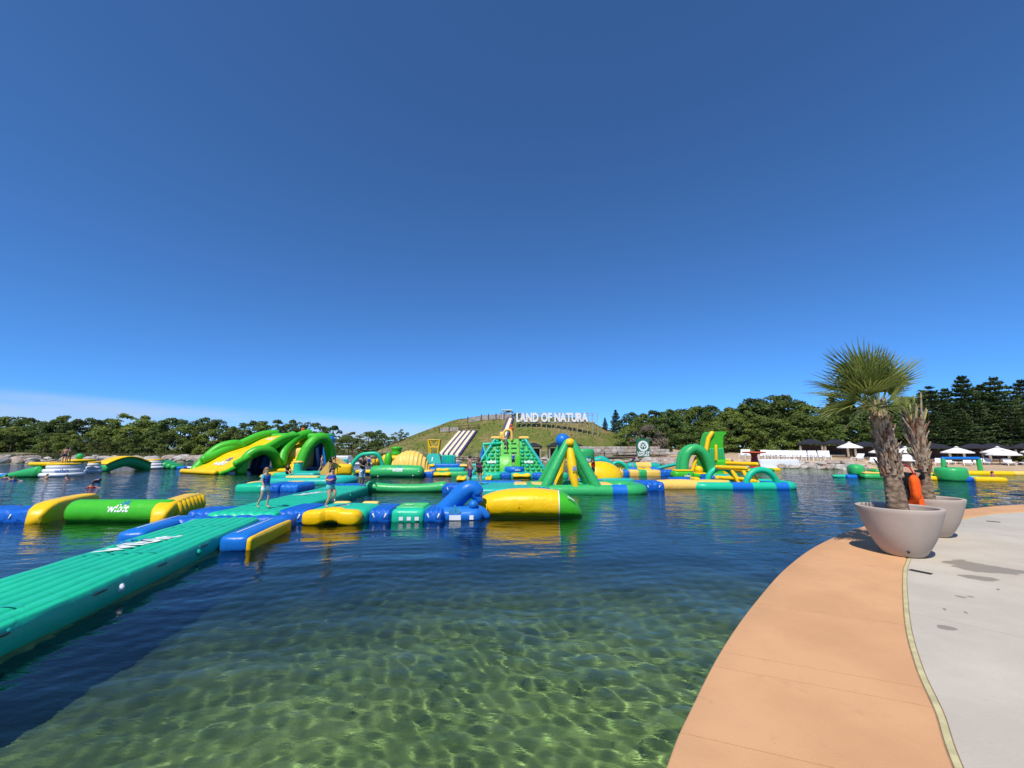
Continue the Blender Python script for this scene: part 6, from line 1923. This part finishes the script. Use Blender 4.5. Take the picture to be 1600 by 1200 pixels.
# ---- boulders
def boulder_mesh(seed, m_):
    r = random.Random(seed)
    bm = bmesh.new()
    bmesh.ops.create_icosphere(bm, subdivisions=2, radius=0.5)
    dirs = [(Vector((r.gauss(0, 1), r.gauss(0, 1), r.gauss(0, 1))).normalized(), r.uniform(0.28, 0.46)) for _ in range(9)]
    for v in bm.verts:
        for d, c in dirs:
            k = v.co.dot(d)
            if k > c: v.co -= d * (k - c) * 0.9
        v.co.x *= 1.5; v.co.z *= 0.8
    me = bpy.data.meshes.new('boulder'); bm.to_mesh(me); bm.free()
    me.materials.append(m_)
    return me
BM = [boulder_mesh(k, (STONE, STONE2)[k % 2]) for k in range(6)]
ROCKS = {}
def boulder(x, y, s, label, group, rnd):
    ROCKS.setdefault(group, []).append((x, y, s, rnd.randrange(6), (rnd.uniform(-0.2, 0.2), rnd.uniform(-0.2, 0.2), rnd.uniform(0, 6.28)), rnd.uniform(0.7, 1.0), rnd.uniform(0.55, 0.9), label))
def lay_rocks():
    "the biggest stones singly, counted along the bank; the rubble between them as one mass for each bank"
    nth = ['first', 'second', 'third', 'fourth', 'fifth', 'sixth', 'seventh', 'eighth', 'ninth', 'tenth', 'eleventh', 'twelfth', 'thirteenth', 'fourteenth', 'fifteenth', 'sixteenth', 'seventeenth', 'eighteenth', 'nineteenth', 'twentieth', 'twenty-first', 'twenty-second', 'twenty-third', 'twenty-fourth']
    for group, L in ROCKS.items():
        L = sorted(L, key=lambda q: -q[2])
        big = sorted(L[:24], key=lambda q: q[0] / q[1])
        for k, (x, y, s, mi, rot, sy, sz, label) in enumerate(big):
            o = bpy.data.objects.new('boulder', BM[mi]); col.objects.link(o)
            o.location = (x, y, gz(x, y) + 0.12 * s); o.rotation_euler = rot; o.scale = (s, s * sy, s * sz)
            tag(o, 'large ' + label + ', %s counting rightwards' % nth[k], 'rock', group)
        g = G()
        for (x, y, s, mi, rot, sy, sz, label) in L[24:]:
            from mathutils import Euler
            M_ = Matrix.Translation((x, y, gz(x, y) + 0.12 * s)) @ Euler(rot).to_matrix().to_4x4() @ Matrix.Diagonal((s, s * sy, s * sz, 1))
            me = BM[mi]
            g.add([M_ @ v.co for v in me.vertices], [tuple(p.vertices) for p in me.polygons])
        o = g.build('rubble', STONE, None, smooth=False)
        tag(o, 'smaller stones: ' + L[0][7], 'rubble', None, 'stuff')
def shore_xy(deg, d):
    r = float(shore_r(deg)) + d
    return r * math.sin(R_(deg)), r * math.cos(R_(deg))
def deg_of(px): return math.degrees(math.atan((px - 800) / F / 1.01))
for k in range(70):
    px = rr_.uniform(1225, 1345) if k < 42 else rr_.uniform(1125, 1235)
    x, y = shore_xy(deg_of(px), rr_.uniform(-0.4, 2.6))
    boulder(x, y, rr_.uniform(0.6, 1.5), 'pale boulder in the bank below the white chairs', 'boulders below the white chairs', rr_)
for k in range(60):
    px = rr_.uniform(1000, 1060)
    x, y = shore_xy(deg_of(px), rr_.uniform(-0.5, 9.0))
    boulder(x, y, rr_.uniform(0.6, 1.9), 'pale boulder on the bank below the green sign', 'boulders below the green sign', rr_)
for k in range(90):
    px = rr_.uniform(0, 70) if k < 25 else (rr_.uniform(235, 330) if k < 65 else rr_.uniform(70, 240))
    x, y = shore_xy(deg_of(px), rr_.uniform(-0.3, 4.0))
    boulder(x, y, rr_.uniform(0.7, 2.3), 'pale boulder along the left shore behind the white towers', 'boulders on the left shore', rr_)
for k in range(60):
    px = rr_.uniform(530, 760)
    x, y = shore_xy(deg_of(px), rr_.uniform(-0.3, 4.0))
    boulder(x, y, rr_.uniform(0.5, 1.3), 'pale boulder on the shore left of the mound', 'boulders left of the mound', rr_)
for k in range(40):
    px = rr_.uniform(800, 1000)
    x, y = shore_xy(deg_of(px), rr_.uniform(-0.3, 3.0))
    boulder(x, y, rr_.uniform(0.6, 1.5), 'pale boulder on the waterline before the stone wall', 'boulders before the stone wall', rr_)
lay_rocks()
# ---- white deck chairs on the bank
def chair_mesh():
    g = G()
    g.box((0, 0, 0.36), (0.60, 0.62, 0.06), 0, 1, Matrix.Rotation(R_(-8), 4, 'X'))
    for k in range(5):
        g.box((-0.24 + 0.12 * k, 0.40, 0.72), (0.105, 0.04, 0.80), 0, 1, Matrix.Rotation(R_(-22), 4, 'X'))
    for s in (-1, 1):
        g.box((0.36 * s, 0.02, 0.56), (0.14, 0.75, 0.04), 0, 1)
        g.box((0.35 * s, -0.30, 0.28), (0.05, 0.09, 0.56), 0, 1)
        g.box((0.35 * s, 0.36, 0.27), (0.05, 0.09, 0.54), 0, 1)
    return g.mesh('deck_chair', WHITE, False)
cm = chair_mesh()
chs = [1159, 1167, 1190, 1197, 1204, 1211, 1218, 1226, 1231, 1237, 1245, 1255, 1264, 1272, 1281, 1290]
ordn = ['first', 'second', 'third', 'fourth', 'fifth', 'sixth', 'seventh', 'eighth', 'ninth', 'tenth', 'eleventh', 'twelfth', 'thirteenth', 'fourteenth', 'fifteenth', 'sixteenth', 'seventeenth', 'eighteenth', 'nineteenth', 'twentieth']
for k, px in enumerate(chs):
    x, y = shore_xy(deg_of(px), 5.0)
    o = bpy.data.objects.new('deck_chair', cm); col.objects.link(o)
    o.location = (x, y, gz(x, y)); o.scale = (1.15, 1.15, 1.15)
    o.rotation_euler = (0, 0, R_(-30) + rr_.uniform(-0.25, 0.25))
    tag(o, 'white slatted chair on the bank, %s from the red mushroom end' % ordn[k], 'chair', 'white chairs on the bank')
# ---- beach: umbrellas, loungers, dark cabanas
UMB = simple('white_canvas', (0.78, 0.77, 0.74), 0.8, 0.05, 3.0)
def umbrella(x, y, R, h, label):
    t_ = thing('beach_umbrella', label, 'umbrella', (x, y, gz(x, y)), rr_.uniform(0, 1), 'white umbrellas on the beach')
    G().tube([(0, 0, 0), (0, 0, h)], 0.04, 8).build('pole', DWOOD, t_)
    n = 8
    g = G()
    for k in range(n):
        a0, a1 = 2 * math.pi * k / n, 2 * math.pi * (k + 1) / n
        rows = []
        for s in (0.05, 0.5, 1.0):
            z = h - 0.30 * h * s ** 1.1
            for a in (a0, (a0 + a1) / 2, a1):
                rows.append((R * s * math.cos(a), R * s * math.sin(a), z - (0.04 if a not in (a0, a1) else 0)))
        g.add(rows + [(R * math.cos(a), R * math.sin(a), h * 0.70 - 0.14) for a in (a0, (a0 + a1) / 2, a1)], [(0, 1, 4, 3), (1, 2, 5, 4), (3, 4, 7, 6), (4, 5, 8, 7), (6, 7, 10, 9), (7, 8, 11, 10)])
    g.build('canopy', UMB, t_, smooth=False)
    G().lathe([(0.30, h * 0.99), (0.02, h + 0.14)], 8).build('vent_cap', UMB, t_, smooth=False)
    G().lathe([(0.3, 0), (0.28, 0.08), (0.05, 0.1)], 12).build('base', BLACKC, t_)
YU = 62.0
ul = ['white umbrella left of the front palm, farthest from the trunk', 'white umbrella just left of the front palm trunk', 'white umbrella seen between the two palm trunks', 'white umbrella above the blue bar right of the rear palm', 'white umbrella right of the blue bar, the rear of two', 'white umbrella right of the blue bar, the front of two', 'white umbrella cut by the right edge']
for k, (px, Y, R) in enumerate(((1319, 63, 1.55), (1367, 62, 1.5), (1404, 63, 1.5), (1483, 60, 1.75), (1546, 60, 1.8), (1553, 57, 1.7), (1606, 60, 1.6))):
    X = (px - 800) / F * Y * 1.005
    umbrella(X, Y, R, 2.35 if Y > 58 else 2.0, ul[k])
def lounger_mesh():
    g = G()
    g.box((0, 0.15, 0.30), (0.62, 1.25, 0.07), 0, 1)
    g.box((0, 0.98, 0.50), (0.62, 0.65, 0.07), 0, 1, Matrix.Rotation(R_(42), 4, 'X'))
    for sx in (-1, 1):
        for yy in (-0.4, 0.65):
            g.box((0.27 * sx, yy, 0.14), (0.06, 0.08, 0.28), 0, 1)
        g.box((0.33 * sx, 0.15, 0.24), (0.05, 1.4, 0.1), 0, 1)
    return g.mesh('sun_lounger', WHITE, False)
lm = lounger_mesh()
for k, px in enumerate((1330, 1352, 1366, 1378, 1456, 1474, 1500, 1512, 1528, 1566, 1582, 1594)):
    Y = 55.0 + (k % 3) * 1.2
    X = (px - 800) / F * Y
    o = bpy.data.objects.new('sun_lounger', lm); col.objects.link(o)
    o.location = (X, Y, gz(X, Y)); o.rotation_euler = (0, 0, R_(-50) + rr_.uniform(-0.3, 0.3)); o.scale = (1.2, 1.2, 1.2)
    tag(o, 'white sun lounger on the sand, %s counting rightwards from the boulders' % ordn[k], 'lounger', 'white loungers on the beach')
for k, px in enumerate((1262, 1300, 1346, 1390, 1452, 1512, 1540, 1592)):
    Y = 70.0
    X = (px - 800) / F * Y
    cabana(Vector((X, Y, gz(X, Y))), 3.4, 3.0, 'dark roofed cabana before the pines, %s counting rightwards from the chairs' % ordn[k], 'dark cabanas along the beach', R_(-35), TAN if k % 2 else STONE2)
# ================================================================ trees
LEAF = [leafmat('oak_leaf', (0.100, 0.165, 0.040), 0.30, 0.6, 0.30, 0.55), leafmat('maple_leaf', (0.135, 0.200, 0.045), 0.32, 0.55, 0.35, 0.55), leafmat('deep_leaf', (0.072, 0.132, 0.036), 0.28, 0.6, 0.30, 0.55)]
NEEDLE = leafmat('pine_needle', (0.056, 0.102, 0.040), 0.12, 0.5, 0.5, 0.6)
GREYLEAF = leafmat('grey_leaf', (0.15, 0.14, 0.115), 0.2, 0.3, 0.5, 0.7)
BARK = simple('tree_bark', (0.10, 0.075, 0.055), 0.9, 0.4, 2.0, 0.03, 8.0)
def leaf_quads(cs, rng_, per, size, squash=0.75):
    "small leaf-spray faces scattered over the skins of many clumps"
    vs = []; n = 0
    for (c, r) in cs:
        k = int(per * (r ** 2))
        d = rng_.normal(size=(k, 3)); d /= np.linalg.norm(d, axis=1)[:, None]
        d[:, 2] = np.where(d[:, 2] < -0.35, -d[:, 2], d[:, 2])
        rad = r * (0.70 + 0.38 * rng_.random(k))
        p = np.array(c) + d * rad[:, None] * np.array([1, 1, squash])
        nrm = d + rng_.normal(size=(k, 3)) * 0.55 + np.array([0, 0, 0.35])
        nrm /= np.linalg.norm(nrm, axis=1)[:, None]
        t1 = np.cross(nrm, rng_.normal(size=(k, 3))); t1 /= np.linalg.norm(t1, axis=1)[:, None]
        t2 = np.cross(nrm, t1)
        s = size * (0.6 + 0.8 * rng_.random(k))[:, None]
        q = np.stack([p - t1 * s, p + t2 * s * 0.62, p + t1 * s, p - t2 * s * 0.62], 1)
        vs.append(q.reshape(-1, 3))
    v = np.concatenate(vs)
    return v
def mesh_quads(name, v, mat):
    n = len(v) // 4
    me = bpy.data.meshes.new(name)
    me.vertices.add(len(v)); me.vertices.foreach_set('co', v.ravel().astype(np.float32))
    me.loops.add(len(v)); me.loops.foreach_set('vertex_index', np.arange(len(v), dtype=np.int32))
    me.polygons.add(n); me.polygons.foreach_set('loop_start', np.arange(0, len(v), 4, dtype=np.int32))
    me.update(calc_edges=True)
    me.materials.append(mat)
    return me
def broad_tree(seed, mat, W=0.36, low=0.12, tall=1.0):
    "unit-height broadleaf: crown clumps round limbs; returns (trunk mesh, crown mesh)"
    rng_ = np.random.default_rng(seed)
    cs = []
    n = 46
    for i in range(n):
        h = low + 0.08 + (0.90 - low) * rng_.random() ** 0.85
        t_ = (h - low) / (1.0 - low)
        prof = W * (0.55 + 0.75 * math.sin(math.pi * min(1, t_ * 0.80 + 0.14))) * (1.0 if t_ < 0.72 else max(0.18, 1 - (t_ - 0.72) / 0.34))
        a = rng_.random() * 6.283
        rr = prof * (0.45 + 0.55 * rng_.random() ** 0.5)
        cs.append(((rr * math.cos(a), rr * math.sin(a), h * 0.95), (0.075 + 0.075 * rng_.random()) * (1.15 - 0.4 * t_)))
    v = leaf_quads(cs, rng_, 9500, 0.020)
    core = [((c[0] * 0.75, c[1] * 0.75, c[2]), r * 1.1) for c, r in cs[::2]]
    v2 = leaf_quads(core, rng_, 2500, 0.034)
    crown = mesh_quads('crown', np.concatenate([v, v2]), mat)
    g = G()
    g.tube([(0, 0, -0.03), (0.005, 0, 0.15), (-0.01, 0.01, 0.40), (0.01, 0, 0.7)], [0.034, 0.026, 0.018, 0.007], 8)
    for k in range(7):
        a = rng_.random() * 6.283; h = 0.18 + 0.06 * k
        c = cs[k][0]
        g.tube([(0, 0, h), (c[0] * 0.5, c[1] * 0.5, (h + c[2]) / 2 + 0.02), (c[0], c[1], c[2])], [0.012, 0.008, 0.004], 5)
    return g.mesh('trunk', BARK, True), crown
def pine_tree(seed, mat, W=0.24, low=0.10, layers=17, gap=0.0):
    rng_ = np.random.default_rng(seed)
    vs = []
    g = G()
    g.tube([(0, 0, -0.03), (0, 0, 0.5), (0.004, 0, 0.97)], [0.022, 0.014, 0.003], 8)
    for i in range(layers):
        t_ = i / (layers - 1)
        h = low + (0.97 - low) * t_
        L = W * (1 - t_) ** 0.75 * (0.8 + 0.4 * rng_.random()) + 0.022
        nb = int(7 + 2 * (1 - t_))
        for k in range(nb):
            if rng_.random() < gap: continue
            a = 6.283 * (k + rng_.random() * 0.8) / nb
            Lb = L * (0.65 + 0.5 * rng_.random())
            d = np.array([math.cos(a), math.sin(a), 0.10 + 0.25 * t_ + 0.1 * rng_.random()])
            if Lb > 0.06:
                g.tube([(0, 0, h), tuple(d * Lb * 0.9 + np.array([0, 0, h]))], [0.005, 0.002], 4, None)
            m_ = int(30 + 620 * Lb)
            s = 0.25 + 0.75 * rng_.random(m_) ** 0.7
            sd = np.array([-math.sin(a), math.cos(a), 0])
            spread = 0.34 * Lb * (1.15 - s)[:, None] + 0.008
            p = np.array([0, 0, h]) + d * (Lb * s)[:, None] + sd * (rng_.normal(size=(m_, 1)) * spread) + np.array([0, 0, 1]) * (rng_.normal(size=(m_, 1)) * 0.008 + 0.004)
            dirn = d * 0.7 + sd * rng_.normal(size=(m_, 1)) * 0.7 + np.array([0, 0, 1]) * (0.35 + 0.3 * rng_.normal(size=(m_, 1)))
            dirn /= np.linalg.norm(dirn, axis=1)[:, None]
            wd = np.cross(dirn, rng_.normal(size=(m_, 3))); wd /= np.linalg.norm(wd, axis=1)[:, None]
            ln = 0.019 * (0.7 + 0.6 * rng_.random((m_, 1)))
            q = np.stack([p - wd * 0.0055, p + wd * 0.0055, p + dirn * ln + wd * 0.003, p + dirn * ln - wd * 0.003], 1)
            vs.append(q.reshape(-1, 3))
    return g.mesh('trunk', BARK, True), mesh_quads('crown', np.concatenate(vs), mat)
BROAD = [broad_tree(21, LEAF[0]), broad_tree(22, LEAF[1], 0.42), broad_tree(23, LEAF[2], 0.34), broad_tree(24, LEAF[0], 0.46, 0.06), broad_tree(25, LEAF[1], 0.34, 0.08), broad_tree(26, LEAF[2], 0.42, 0.06)]
LOWB = [broad_tree(51, LEAF[0], 0.46, -0.10), broad_tree(52, LEAF[1], 0.50, -0.10), broad_tree(53, LEAF[2], 0.44, -0.08), broad_tree(54, LEAF[1], 0.48, -0.10)]
PINES = [pine_tree(31, NEEDLE), pine_tree(32, NEEDLE, 0.28, 0.08, 15, 0.1), pine_tree(33, NEEDLE, 0.21, 0.12, 18, 0.15), pine_tree(34, NEEDLE, 0.30, 0.02, 22, 0.25), pine_tree(35, NEEDLE, 0.25, 0.05, 13, 0.3)]
GREYT = broad_tree(41, GREYLEAF, 0.42)
rt_ = random.Random(77)
def tree(name, kind, x, y, H, label, cat, group, wide=1.0):
    z = gz(x, y)
    H = max(3.0, H - z + 0.1)
    t_ = thing(name, label, cat, (x, y, z - 0.1), rt_.uniform(0, 6.28), group)
    t_.scale = (H * wide, H * wide, H)
    for nm, me in (('trunk', kind[0]), ('crown', kind[1])):
        o = bpy.data.objects.new(nm, me); col.objects.link(o); o.parent = t_
    return t_
def at_px(px, Y): return (px - 800) / F * Y
def height_for(py, Y): return CH + (700 - py) / F * Y
# left shore: skyline of the photograph from left to right
sky_l = [(-90, 652), (-60, 655), (-30, 650), (0, 652), (22, 651), (45, 655), (68, 660), (88, 657), (105, 650), (125, 657), (148, 655), (172, 656), (200, 647), (222, 650), (248, 660), (268, 655), (285, 657), (318, 654), (340, 656), (365, 668), (392, 659), (412, 660), (440, 657), (462, 657), (488, 660), (524, 667), (548, 682), (592, 674), (615, 688)]
ord2 = lambda k: (ordn + ['twenty-first', 'twenty-second', 'twenty-third', 'twenty-fourth', 'twenty-fifth', 'twenty-sixth', 'twenty-seventh', 'twenty-eighth', 'twenty-ninth', 'thirtieth', 'thirty-first', 'thirty-second', 'thirty-third', 'thirty-fourth', 'thirty-fifth', 'thirty-sixth', 'thirty-seventh', 'thirty-eighth', 'thirty-ninth', 'fortieth', 'forty-first', 'forty-second', 'forty-third', 'forty-fourth'])[k]
for k, (px, py) in enumerate(sky_l):
    Y = 106 + rt_.uniform(-4, 6)
    tree('broadleaf_tree', (BROAD + LOWB)[(k * 7 + 3) % 10], at_px(px, Y), Y, height_for(py, Y) + 0.3, 'tall leafy tree of the left skyline, %s from the left edge' % ord2(k), 'tree', 'back row of trees on the left shore', 1.05)
k = 0
for px in range(-70, 640, 24):
    if 455 < px < 470: continue
    Y = 98 + rt_.uniform(-4, 3)
    py = 672 + rt_.uniform(-7, 9) + (8 if px > 500 else 0)
    tree('broadleaf_tree', LOWB[rt_.randrange(4)], at_px(px, Y), Y, height_for(py, Y), 'lower bushy tree before the left skyline, %s from the left edge' % ord2(k), 'tree', 'front row of bushy trees on the left shore', 1.15)
    k += 1
# right: woods behind the banner and the beach
sky_r = [(945, 655, 1), (962, 641, 1), (985, 644, 0), (1002, 645, 0), (1022, 641, 0), (1045, 640, 0), (1066, 637, 0), (1090, 635, 0), (1112, 633, 0), (1135, 635, 0), (1156, 631, 0), (1178, 622, 0), (1198, 618, 0), (1222, 617, 0), (1246, 624, 0), (1268, 632, 0), (1302, 620, 1), (1322, 634, 0), (1344, 632, 0), (1368, 630, 0), (1392, 628, 0), (1416, 618, 0), (1440, 610, 0), (1458, 604, 1), (1482, 608, 1), (1512, 588, 1), (1540, 602, 1), (1562, 590, 1), (1584, 604, 1), (1606, 594, 1), (1640, 590, 1), (1680, 596, 1)]
for k, (px, py, pn) in enumerate(sky_r):
    Y = (98 if px < 1000 else 88) + rt_.uniform(-3, 4)
    if px > 1440: Y = 80 + rt_.uniform(-3, 3)
    if pn:
        tree('pine_tree', PINES[(k * 3) % 5], at_px(px, Y), Y, height_for(py, Y), 'dark pine of the right skyline, %s from the mound' % ord2(k), 'tree', 'pines in the right woods', 1.15 if px > 1400 else 0.95)
    else:
        tree('broadleaf_tree', BROAD[(k * 5 + 1) % 6], at_px(px, Y), Y, height_for(py, Y), 'leafy tree of the right skyline, %s from the mound' % ord2(k), 'tree', 'back row of the right woods', 1.0)
k = 0
for px in list(range(978, 1450, 23)):
    Y = 80 + rt_.uniform(-3, 2)
    py = 662 + rt_.uniform(-10, 8) - (6 if px > 1150 else 0)
    tree('broadleaf_tree', LOWB[rt_.randrange(4)], at_px(px, Y), Y, height_for(py, Y), 'lower leafy tree before the right skyline, %s from the mound' % ord2(k), 'tree', 'front row of the right woods', 1.1)
    k += 1
for k, (px, py) in enumerate(((1452, 640), (1478, 632), (1500, 640), (1528, 628), (1552, 642), (1576, 630), (1600, 640), (1630, 630))):
    Y = 75 + rt_.uniform(-1.5, 1.5)
    tree('pine_tree', PINES[(k * 2 + 1) % 5], at_px(px, Y), Y, height_for(py, Y), 'lower dark pine right behind the beach cabanas, %s from the palms' % ord2(k), 'tree', 'front pines behind the beach', 1.45)
Y = 78
tree('bare_grey_tree', GREYT, at_px(1012, Y), Y, height_for(664, Y), 'grey leafed tree behind the green sign', 'tree', None, 1.0)
p_ = hill_pt(797, 652)
tree('shrub', LOWB[1], p_.x, p_.y + 6, p_.z + 2.4, 'round green shrub on the brow of the mound behind the shade frame', 'shrub', None, 2.2)
# small bush palm on the beach and scrub tufts
t_ = thing('bush_palm', 'low bushy palm on the sand near the right edge', 'palm', ((1580 - 800) / F * 57, 57.0, gz(68.4, 57.0)))
g = G()
for k in range(26):
    a = k * 2.4; el = R_(20 + 55 * ((k * 7) % 26) / 26)
    pts = []
    for s in np.linspace(0, 1, 6):
        r = 1.15 * s
        pts.append(Vector((math.cos(a) * math.cos(el) * r, math.sin(a) * math.cos(el) * r, 0.6 + math.sin(el) * r * 1.2 - 0.5 * s * s)))
    for p0, p1 in zip(pts, pts[1:]):
        sd = (p1 - p0).cross(Vector((0, 0, 1))).normalized() * 0.20
        g.add([p0 - sd - Vector((0, 0, .08)), p0, p1, p1 - sd - Vector((0, 0, .1))], [(0, 1, 2, 3)])
        g.add([p0 + sd - Vector((0, 0, .08)), p0, p1, p1 + sd - Vector((0, 0, .1))], [(0, 1, 2, 3)])
g.build('crown', leafmat('bush_palm_leaf', (0.14, 0.14, 0.04), 0.25, 0.3, 2.0), t_)
G().tube([(0, 0, -0.05), (0, 0, 0.7)], [0.16, 0.12], 8).build('trunk', BARK, t_)
# scrub and grass tufts on the left bank and at the foot of the mound: one uncountable mass
rng_ = np.random.default_rng(8)
vs = []
for k in range(2600):
    px = rng_.uniform(-60, 620)
    x, y = shore_xy(deg_of(px), rng_.uniform(2.0, 16.0))
    z = gz(x, y)
    n = 5
    for j in range(n):
        a = rng_.random() * 6.283; h = rng_.uniform(0.15, 0.55)
        o = np.array([x, y, z]) + np.array([rng_.normal() * 0.2, rng_.normal() * 0.2, 0])
        s = np.array([math.cos(a), math.sin(a), 0]) * 0.10
        tip = np.array([rng_.normal() * 0.12, rng_.normal() * 0.12, h])
        vs.append(np.stack([o - s, o + s, o + tip + s * 0.4, o + tip - s * 0.4]))
me = mesh_quads('scrub', np.concatenate(vs), leafmat('scrub_leaf', (0.10, 0.115, 0.045), 0.2, 0.45, 0.3, 0.7))
o = bpy.data.objects.new('scrub', me); col.objects.link(o)
tag(o, 'scrubby weeds and grass along the left bank', 'scrub', None, 'stuff')
# short tufts on the mound
vs = []
for k in range(7000):
    x = rng_.uniform(-36, 38); y = rng_.uniform(79, 100)
    hz_ = float(hill_h(np.array([x]), np.array([y]))[0])
    if hz_ < 0.4: continue
    z = gz(x, y)
    a = rng_.random() * 6.283; h = rng_.uniform(0.06, 0.20)
    s = np.array([math.cos(a), math.sin(a), 0]) * rng_.uniform(0.06, 0.2)
    o = np.array([x, y, z - 0.02])
    tip = np.array([rng_.normal() * 0.1, rng_.normal() * 0.1, h])
    vs.append(np.stack([o - s, o + s, o + tip + s * 0.5, o + tip - s * 0.5]))
me = mesh_quads('grass', np.concatenate(vs), leafmat('mound_grass', (0.19, 0.175, 0.060), 0.25, 0.35, 0.25, 0.8))
o = bpy.data.objects.new('grass', me); col.objects.link(o)
tag(o, 'short dry grass tufts on the mound', 'grass', None, 'stuff')

# ================================================================ finer grouping: pieces that belong to a part hang under that part
UNDER = {'drain_hole': ('bowl',), 'valve': ('air_mattress', 'cushion'), 'printed_word': ('air_mattress', 'barrel', 'cushion', 'slide_bed', 'drum', 'tower_wall', 'panel', 'ladder_wall'), 'printed_splash': ('air_mattress', 'barrel', 'cushion', 'slide_bed', 'drum', 'pad', 'base', 'shell', 'yellow_column'),
         'printed_notice': ('pad', 'base'), 'seam_tape': ('pad', 'bag', 'air_mattress'), 'grab_handle': ('air_mattress',), 'handle_patch': ('air_mattress',), 'webbing_loop': ('cushion',), 'grab_strap': ('end_cap',), 'pucker': ('bag',), 'rib': ('end_block', 'pad', 'core', 'tower'), 'bump': ('flank',), 'foothold': ('ladder_wall',), 'vent_cap': ('canopy',), 'emblem_ring': ('panel',), 'emblem_tooth': ('panel',), 'emblem_loop': ('panel',), 'emblem_stroke': ('panel',),
         'sleeve': ('shirt',), 'strap': ('life_vest', 'pouch'), 'hair_fall': ('hair',), 'nose': ('body',), 'ear': ('body',), 'eye': ('body',), 'cap': ('post',), 'leaf_stub': ('trunk',), 'cut_stalk': ('trunk',), 'grate_bar': ('grate_frame',), 'blue_sleeve': ('ring', 'base_ring'), 'sling': ('foam',), 'top_edge': ('cushion',), 'printed_stripe': ('base',), 'jaw': ('neck',)}
def stem_(n): return n.split('.')[0]
def mid_(o):
    return sum((Vector(c) for c in o.bound_box), Vector()) / 8
for root in [o for o in sc.objects if o.parent is None and o.children]:
    kids = list(root.children)
    for ch in kids:
        want = UNDER.get(stem_(ch.name))
        if not want or ch.type != 'MESH': continue
        if stem_(root.name) == 'person' and stem_(ch.name) == 'strap': want = ('life_vest',)
        c_ = [k for k in kids if stem_(k.name) in want and k is not ch and k.location.length < 1e-6]
        if c_:
            ch.parent = min(c_, key=lambda k: (mid_(k) - mid_(ch)).length)
